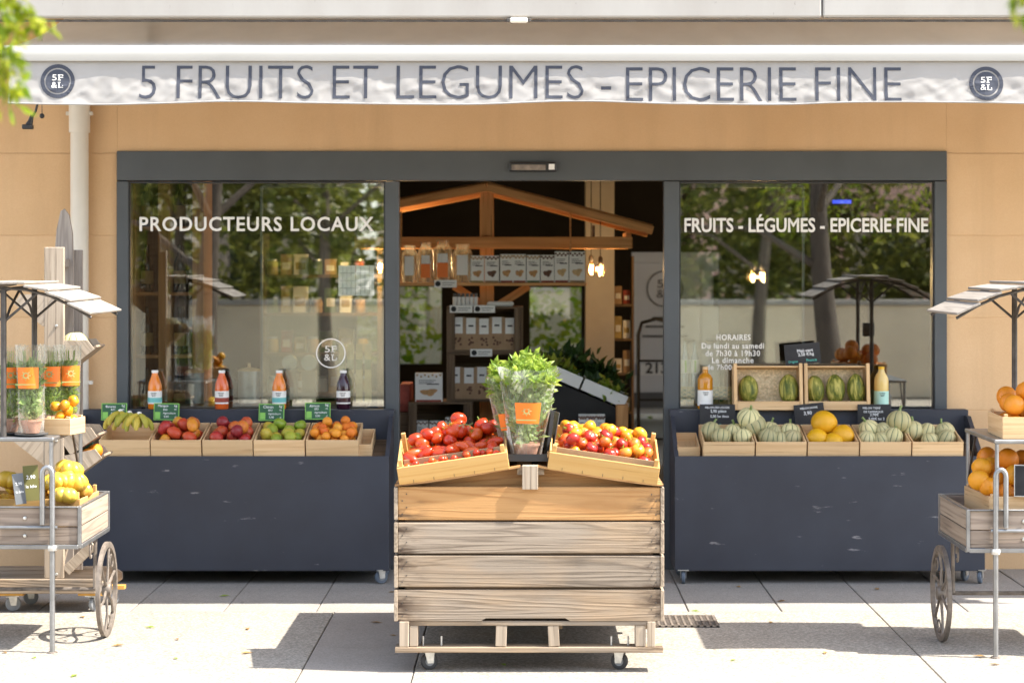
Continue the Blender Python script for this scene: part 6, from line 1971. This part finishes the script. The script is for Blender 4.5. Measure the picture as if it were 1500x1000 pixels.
# notice sheets hung inside the glass
NS = thing('notice_sheets', 'two pale planner sheets taped inside the left window near the door', 'paper', (X(522, 0.0), -0.006, Z(433, 0.0)))
for s, a, b in ((0, -0.099, -0.005), (1, -0.003, 0.099)):
    sh_ = bx('sheet', 'paper_white', NS, a, b, 0, 0.001, 0, 0.168)
    gm = MB()
    for q in range(1, 4):
        gm.box(a + 0.006, b - 0.006, -0.0006, -0.0002, q * 0.042 - 0.0008, q * 0.042 + 0.0008)
        gm.box(a + (b - a) * q / 4 - 0.0006, a + (b - a) * q / 4 + 0.0006, -0.0006, -0.0002, 0.006, 0.162)
    gm.build('grid_lines', 'tray_grey', sh_)
# a table behind the window with glass jars, pots and tins
WT = thing('window_table', 'dark metal table standing just behind the left window', 'table', (X(380, 0.55), 0.55, 0))
w_ = X(540, 0.55) - X(380, 0.55)
zt = Z(590, 0.55)
cen('table_top', 'dark_timber', WT, -w_, w_, -0.17, 0.17, zt - 0.025, zt, 0.003)
for sx in (-1, 1):
    for yy in (-0.14, 0.12): bx('leg', 'dark_iron', WT, sx * (w_ - 0.03) - 0.012, sx * (w_ - 0.03) + 0.012, yy, yy + 0.024, 0.005, zt - 0.0255)
for px, r, h, m, lb in ((285, 0.055, 0.17, 'jar_metal', 'steel cooking pot behind the left window, left of two'), (365, 0.065, 0.18, 'jar_metal', 'steel cooking pot behind the left window, right of two')):
    t = thing('cooking_pot', lb, 'pot', (X(px, 0.55), 0.55, zt + 0.0005), group='pots behind the left window')
    MB().lathe([(r, 0), (r, h), (r * 1.05, h), (r * 1.05, h + 0.006)], 22).build('pot_body', m, t, smooth=True)
    MB().lathe([(r * 1.06, h + 0.0065), (r * 0.9, h + 0.018), (0.01, h + 0.028), (0.009, h + 0.05), (0.003, h + 0.052)], 22).build('lid', 'pasta', t, smooth=True)
    MB().tube([(-r, 0, h * 0.75), (-r - 0.025, 0, h * 0.8), (-r - 0.025, 0, h * 0.7), (-r, 0, h * 0.65)], 0.005, 6).build('handle', 'black_plastic', t)
for px, lb in ((425, 'round grey tin behind the left window, left of two'), (453, 'round grey tin behind the left window, right of two')):
    t = thing('round_tin', lb, 'tin', (X(px, 0.6), 0.6, zt + 0.0005), group='grey tins behind the left window')
    cen('tin_stand', 'dark_timber', t, -0.04, 0.04, -0.03, 0.04, 0, Z(542, 0.6) - zt - 0.001)
    MB().lathe([(0.043, 0), (0.045, 0.004), (0.045, 0.05), (0.043, 0.054)], 22, 0, Matrix.Translation((0, 0.02, Z(532, 0.6) - zt + 0.004)) @ Matrix.Rotation(R(90), 4, 'X')).build('tin_body', 'jar_metal', t, smooth=True)
for i, px in enumerate((501, 513, 526, 539)):
    t = thing('seed_packet', 'tan packet, %s of four behind the left window' % ('first', 'second', 'third', 'fourth')[i], 'food packet', (X(px, 0.62), 0.62, zt + 0.0005), group='tan packets behind the left window')
    bx('packet_body', 'item_yellow', t, -0.019, 0.019, 0, 0.03, 0, 0.34)
    bx('dark_band', 'item_green', t, -0.0185, 0.0185, -0.0012, -0.0002, 0.19, 0.25)

# behind the right window: low shelf with cartons
RS = thing('window_shelf', 'low dark shelf behind the right window', 'shelf', (X(1075, 0.5), 0.5, 0))
zr = Z(592, 0.5)
cen('shelf_board', 'dark_timber', RS, -0.32, 0.55, -0.1, 0.2, zr - 0.02, zr)
for sx in (-0.28, 0.5): bx('leg', 'dark_iron', RS, sx - 0.015, sx + 0.015, 0.0, 0.03, 0.005, zr - 0.0205)
for i, px in enumerate((1004, 1018)):
    t = thing('carton_bottle', 'slim white and green bottle behind the right window, %s of two' % ('left', 'right')[i], 'bottle', (X(px, 0.5), 0.5, zr + 0.0005), group='slim bottles behind the right window')
    MB().lathe([(0.025, 0), (0.025, 0.27), (0.012, 0.31), (0.012, 0.36)], 14).build('bottle_body', 'jar_metal', t, smooth=True)
    MB().lathe([(0.0257, 0.18), (0.0257, 0.26)], 14).build('paper_label', 'paper_white', t, smooth=True)
    MB().box(-0.006, 0.006, -0.0275, -0.0262, 0.185, 0.255).build('green_stripe', 'sign_lime', t)
for i, px in enumerate((1000, 1012, 1047, 1059, 1071)):
    t = thing('yellow_carton', 'yellow checked carton behind the right window, %s from the left' % ('first', 'second', 'third', 'fourth', 'fifth')[i], 'box', (X(px, 0.42), 0.42, zr + 0.0005), group='yellow cartons behind the right window')
    bx('carton', 'item_yellow', t, -0.021, 0.021, 0, 0.04, 0, 0.105)
    m = MB()
    for q in range(6): m.box(-0.02 + 0.02 * (q % 2), 0.0 + 0.02 * (q % 2), -0.0015, -0.0003, 0.02 + 0.012 * q, 0.032 + 0.012 * q)
    m.build('check_print', 'item_green', t)
LD = tag(cen('led_display', 'screen_blue', None, X(1220, 3.5), X(1247, 3.5), 3.5, 3.52, Z(298, 3.5), Z(293, 3.5)), 'small lit blue display seen high through the right window', 'display')
bx('display_case', 'black_plastic', LD, -0.11, 0.11, 0.011, 0.05, -0.03, 0.03)
bx('ceiling_rod', 'black_plastic', LD, -0.008, 0.008, 0.02, 0.036, 0.031, 2.549 - (Z(298, 3.5) + Z(293, 3.5)) / 2)

# white delivery van parked beyond the rear doorway
VN = thing('delivery_van', 'white delivery van with round logo parked beyond the rear doorway', 'van', (1.59, 8.0, 0))
hw = 0.86
bpoly = [(-hw, 0.32), (-hw + 0.02, 0.30), (hw - 0.02, 0.30), (hw, 0.32), (hw, 1.30), (hw - 0.07, 1.74), (hw - 0.16, 1.80), (-hw + 0.16, 1.80), (-hw + 0.07, 1.74), (-hw, 1.30)]
MB().prism(bpoly, 0.0, 4.1).build('body', 'van_white', VN)
for s in (-1, 1):
    d = MB().box(-0.39, 0.39, -0.012, -0.001, -0.62, 0.62, 0, 0.006).build('rear_door', 'van_white', VN, loc=(s * 0.40, 0, 1.08))
    bx('window', 'bottle_dark', d, -0.28, 0.28, -0.016, -0.0125, 0.22, 0.54) if s > 0 else None
    bx('door_handle', 'black_plastic', d, -0.30 * s - 0.05, -0.30 * s + 0.05, -0.03, -0.0125, -0.12, -0.09)
    MB().box(-0.05, 0.05, -0.02, 0.0, -0.2, 0.2, 0, 0.01).build('tail_light', 'lamp_red', VN, loc=(s * 0.80, -0.003, 0.95))
    for yy in (0.75, 3.2):
        MB().lathe([(0.30, -0.09), (0.31, 0.0), (0.30, 0.09)], 24, 0, Matrix.Rotation(R(90), 4, 'Y')).build('wheel', 'rubber_black', VN, loc=(s * 0.77, yy, 0.311))
bx('bumper', 'tray_grey', VN, -0.84, 0.84, -0.06, -0.013, 0.36, 0.50)
pt_ = bx('number_plate', 'paper_white', VN, -0.60, -0.20, -0.019, -0.0135, 0.66, 0.76)
bx('blue_strip', 'plate_blue', pt_, -0.60, -0.565, -0.0205, -0.0195, 0.66, 0.76)
text('213', pt_, -0.41, -0.0212, 0.675, 0.20, None, 'slate_black', 0.02)
lg = badge_meshes(0.17, 'tray_grey'); ring(lg, 0.158, 0.17)
lg.build('emblem', 'tray_grey', VN, loc=(-0.33, -0.0165, 1.46))
for zz, wv_ in ((1.18, 0.24), (1.10, 0.36), (1.01, 0.42)): bx('lettering_bar', 'tray_grey', VN, -0.33 - wv_ / 2, -0.33 + wv_ / 2, -0.0185, -0.0165, zz, zz + 0.02)
# black hand truck inside the rear doorway
HT = thing('hand_truck', 'black hand truck standing by the rear doorway', 'hand truck', (X(962, 4.5), 4.5, 0))
MB().tube([(-0.14, 0, 0.12), (-0.14, 0.05, 1.15), (-0.11, 0.06, 1.24), (0, 0.06, 1.27), (0.11, 0.06, 1.24), (0.14, 0.05, 1.15), (0.14, 0, 0.12)], 0.014, 8).build('tube_frame', 'black_plastic', HT, smooth=True)
for zz in (0.35, 0.65, 0.95): MB().tube([(-0.14, 0.02, zz), (0.14, 0.02, zz)], 0.009, 6).build('cross_bar', 'black_plastic', HT)
bx('toe_plate', 'dark_iron', HT, -0.17, 0.17, -0.2, 0.0, 0.006, 0.012)
for s in (-1, 1): MB().lathe([(0.10, -0.02), (0.105, 0), (0.10, 0.02)], 20, 0, Matrix.Rotation(R(90), 4, 'Y')).build('wheel', 'rubber_black', HT, loc=(s * 0.19, 0.05, 0.111))

# ================================================================ ACROSS THE WAY (seen in the panes) AND THE TREES
rt = random.Random(5)


def tree(label, x, y, h, cr, cz_, lean=(0, 0), r0=0.11, nleaf=4200, leaf='leaf_tree', lsize=0.11, squash=0.75, name='broadleaf_tree', group=None, extra=None):
    t = thing(name, label, 'tree', (x, y, -0.01), group=group)
    top = Vector((lean[0], lean[1], h))
    pts, rr = [], []
    for k in range(9):
        u = k / 8
        pts.append((lean[0] * u + 0.06 * math.sin(u * 5 + x), lean[1] * u + 0.05 * math.sin(u * 4 + y), h * u))
        rr.append(r0 * (1.25 - 0.95 * u) + (0.05 if k == 0 else 0))
    tk = MB().tube(pts, rr, 12)
    for b in range(7):
        u = 0.45 + 0.07 * b
        a = b * 2.4 + x
        s0 = Vector(pts[int(u * 8)])
        e = s0 + Vector((math.cos(a) * cr * 0.75, math.sin(a) * cr * 0.75, rt.uniform(0.1, 0.9)))
        m_ = (s0 + e) / 2 + Vector((0, 0, 0.18))
        tk.tube([s0, m_, e], [r0 * 0.4, r0 * 0.26, r0 * 0.08], 7)
    tk.build('trunk', 'bark', t, smooth=True)
    cen_ = Vector((lean[0], lean[1], cz_))
    clumps = []
    for i in range(46):
        d = Vector((rt.gauss(0, 1), rt.gauss(0, 1), rt.gauss(0, 1))).normalized()
        q = rt.random() ** 0.45
        clumps.append((cen_ + Vector((d.x * cr * q, d.y * cr * q, d.z * cr * squash * q)), cr * rt.uniform(0.14, 0.3)))
    P_ = []
    for i in range(nleaf):
        c_, s_ = rt.choice(clumps)
        P_.append(c_ + Vector((rt.gauss(0, s_ * 0.6), rt.gauss(0, s_ * 0.6), rt.gauss(0, s_ * 0.45))))
    mb = MB()
    leaf_quads(mb, P_, lsize, rt, 0.35, 0.5)
    if extra: extra(mb, t)
    mb.build('crown', leaf, t)
    return t


def sprig(ps, n, spread, size, t, mb, twig=0.004):
    """hanging twig through points ps (tree-local) with leaves along it, added to the crown"""
    tw = MB().tube(ps, [twig * (1 - 0.7 * i / (len(ps) - 1)) for i in range(len(ps))], 5)
    tw.build('twig', 'bark', t)
    P_ = []
    for i in range(n):
        u = rt.random() * (len(ps) - 1.001)
        k = int(u)
        p = Vector(ps[k]).lerp(Vector(ps[k + 1]), u - k)
        P_.append(p + Vector((rt.gauss(0, spread), rt.gauss(0, spread), rt.gauss(0, spread))))
    leaf_quads(mb, P_, size, rt, 1.1, 0.34)


# tree in front of the shop on the left: one leafy branch hangs into view
def left_extra(mb, t):
    o = Vector((-2.9, -7.6, -0.01))
    def L_(px, py, y): return tuple(Vector((X(px, y), y, Z(py, y))) - o)
    sprig([tuple(Vector((-2.2, -7.5, 3.1)) - o), L_(-160, -260, -7.4), L_(-60, -90, -7.4), L_(0, 10, -7.4), L_(8, 90, -7.4), L_(6, 150, -7.4)], 240, 0.024, 0.048, t, mb)
    sprig([L_(-60, -90, -7.4), L_(5, -25, -7.42), L_(34, 15, -7.42), L_(66, 38, -7.42)], 110, 0.013, 0.040, t, mb)
    sprig([L_(-100, -140, -7.35), L_(-30, -10, -7.3), L_(-10, 70, -7.3), L_(2, 120, -7.3)], 170, 0.025, 0.046, t, mb)


tree('lime green tree whose branch hangs in at the upper left', -2.9, -7.6, 4.2, 1.6, 4.3, (0.1, 0.1), 0.10, 2600, 'leaf_lime', 0.06, 0.7, extra=left_extra, group='trees before the shop')


def right_extra(mb, t):
    o = Vector((3.05, -9.0, -0.01))
    def L_(px, py, y): return tuple(Vector((X(px, y), y, Z(py, y))) - o)
    sprig([tuple(Vector((2.2, -8.3, 3.0)) - o), L_(1620, -200, -7.9), L_(1530, -50, -7.9), L_(1500, 2, -7.9)], 90, 0.015, 0.040, t, mb)
    sprig([L_(1560, -90, -7.9), L_(1500, -30, -7.9), L_(1490, -2, -7.9), L_(1484, 20, -7.9)], 22, 0.005, 0.030, t, mb)
    # drooping outer boughs that show in the right pane
    for i in range(16):
        a = (rt.uniform(-0.6, 1.6), rt.uniform(-1.6, -0.2))
        sprig([(a[0], a[1], 3.2), (a[0] + rt.uniform(-0.3, 0.3), a[1] - 0.1, 2.6), (a[0] + rt.uniform(-0.4, 0.4), a[1] - 0.15, 2.05)], 70, 0.09, 0.07, t, mb, 0.008)


tree('dark leaning tree whose twig tips show at the upper right', 3.05, -9.0, 4.4, 1.7, 4.2, (-0.35, -0.2), 0.11, 2600, 'leaf_lime', 0.07, 0.7, extra=right_extra, group='trees before the shop')

# low beige wall and what grows behind it
LW = thing('low_wall', 'low beige rendered garden wall across the square', 'wall', (0, -15.6, 0))
for i in range(6):
    cen('wall_section', 'low_wall_beige', LW, -18 + 6 * i + 0.005, -12 + 6 * i - 0.005, -0.12, 0.12, -0.02, 1.16, 0.01)
    cen('coping', 'white_concrete', LW, -18 + 6 * i + 0.005, -12 + 6 * i - 0.005, -0.17, 0.17, 1.161, 1.23, 0.01)
names = ('first', 'second', 'third', 'fourth', 'fifth', 'sixth', 'seventh')
for i, (x, y, h, cr, cz_, ln) in enumerate(((-6.6, -17.6, 4.5, 2.2, 3.4, 0.2), (-4.4, -14.6, 4.2, 1.9, 3.6, 0.3), (-2.4, -14.3, 4.2, 1.9, 3.5, -0.2), (1.2, -18.2, 4.8, 2.3, 3.3, 0.3), (2.75, -14.2, 4.2, 1.8, 3.7, 0.4), (4.3, -17.8, 4.6, 2.2, 3.3, -0.3), (7.0, -18.5, 4.8, 2.3, 3.4, 0.2))):
    tree('leafy tree across the square, %s from the left' % names[i], x, y, h, cr, cz_, (ln, 0), 0.08, 5200, 'leaf_tree', 0.17, 0.95, group='trees across the square')
for i, x in enumerate((-9, -7, -5, -3, -1, 1, 3, 5, 7, 9)):
    mb = MB()
    P_ = [(rt.gauss(0, 0.7), rt.gauss(0, 0.35), abs(rt.gauss(1.35, 0.75))) for q in range(1900)]
    leaf_quads(mb, P_, 0.17, rt, 0.0, 0.55)
    t = thing('shrub', 'rounded green shrub behind the low wall, %d%s in the row' % (i + 1, ('st', 'nd', 'rd')[i] if i < 3 else 'th'), 'shrub', (x, -16.9, 0), group='shrubs behind the low wall')
    mb.build('foliage', 'leaf_tree', t)
    st_ = MB()
    for q in range(4): st_.tube([(0, 0, -0.01), (0.1 * math.cos(q * 1.6), 0.1 * math.sin(q * 1.6), 0.5), (0.35 * math.cos(q * 1.6), 0.25 * math.sin(q * 1.6), 1.1)], [0.03, 0.02, 0.008], 6)
    st_.build('stem', 'bark', t)


def house(label, x, y, w, d, h, wall, rows_):
    t = thing('town_house', label, 'house', (x, y, 0), group='houses across the square')
    bx('wall', wall, t, -w / 2, w / 2, -d, 0, 0, h)
    r = MB().add([(-w / 2 - 0.3, 0.3, h), (w / 2 + 0.3, 0.3, h), (w / 2 + 0.3, -d - 0.3, h), (-w / 2 - 0.3, -d - 0.3, h), (-w / 2, -d / 2, h + 1.6), (w / 2, -d / 2, h + 1.6)], [(0, 1, 5, 4), (1, 2, 5), (2, 3, 4, 5), (3, 0, 4), (3, 2, 1, 0)])
    r.build('roof', 'roof_tile', t)
    k = int(w // 2.4)
    for j in range(rows_):
        for i in range(k):
            cx = -w / 2 + (i + 0.5) * w / k
            z = 1.1 + j * 2.8
            wn_ = bx('window', 'bottle_dark', t, cx - 0.45, cx + 0.45, 0.001, 0.03, z, z + 1.3)
            for s in (-1, 1): bx('shutter', 'shutter_blue', wn_, cx + s * 0.72 - 0.25, cx + s * 0.72 + 0.25, 0.001, 0.05, z - 0.02, z + 1.32)
            bx('sill', 'white_concrete', wn_, cx - 0.5, cx + 0.5, 0.001, 0.12, z - 0.09, z - 0.03)


house('cream two-storey house beyond the trees on the left', -9.5, -30, 11, 8, 6, 'far_cream', 2)
house('pink rendered house beyond the trees on the right', 8.5, -31, 10, 8, 6.2, 'far_pink', 2)
house('pale house between the other two across the square', 0, -34, 6.5, 8, 6, 'far_cream', 2)

# yard behind the shop, seen through the rear windows
YD = thing('yard_wall', 'pale yard wall behind the shop', 'wall', (0, 13.5, 0))
for i in range(3): cen('wall_section', 'far_cream', YD, -9 + 6 * i + 0.004, -3 + 6 * i - 0.004, 0, 0.2, -0.02, 1.5, 0.01)
for i, (x, y) in enumerate(((-1.6, 11.2), (-0.1, 11.6), (1.0, 12.4))):
    mb = MB()
    leaf_quads(mb, [(rt.gauss(0, 0.35), rt.gauss(0, 0.3), abs(rt.gauss(1.0, 0.5))) for q in range(700)], 0.12, rt, 0.0, 0.55)
    t = thing('shrub', 'green shrub in the yard behind the shop, %s' % ('behind the left rear pane', 'left behind the square rear pane', 'right behind the square rear pane')[i], 'shrub', (x, y, -0.02), group='shrubs in the rear yard')
    mb.build('foliage', 'leaf_lime', t)
    MB().tube([(0, 0, -0.01), (0.03, 0, 0.6), (0.1, 0, 1.2)], [0.03, 0.02, 0.008], 6).build('stem', 'bark', t)

YC_ = thing('yard_shade', 'unseen canopy roof added to shade the yard behind the shop', 'canopy', (0, 6.5, 0))  # unseen roof, added to keep the yard and van dim
bx('shade_sheet', 'column_beige', YC_, -7, 7, 0, 6.9, 2.75, 2.85)
for xx in (-6.8, 6.8): bx('post', 'dark_iron', YC_, xx - 0.05, xx + 0.05, 6.7, 6.8, -0.02, 2.749)
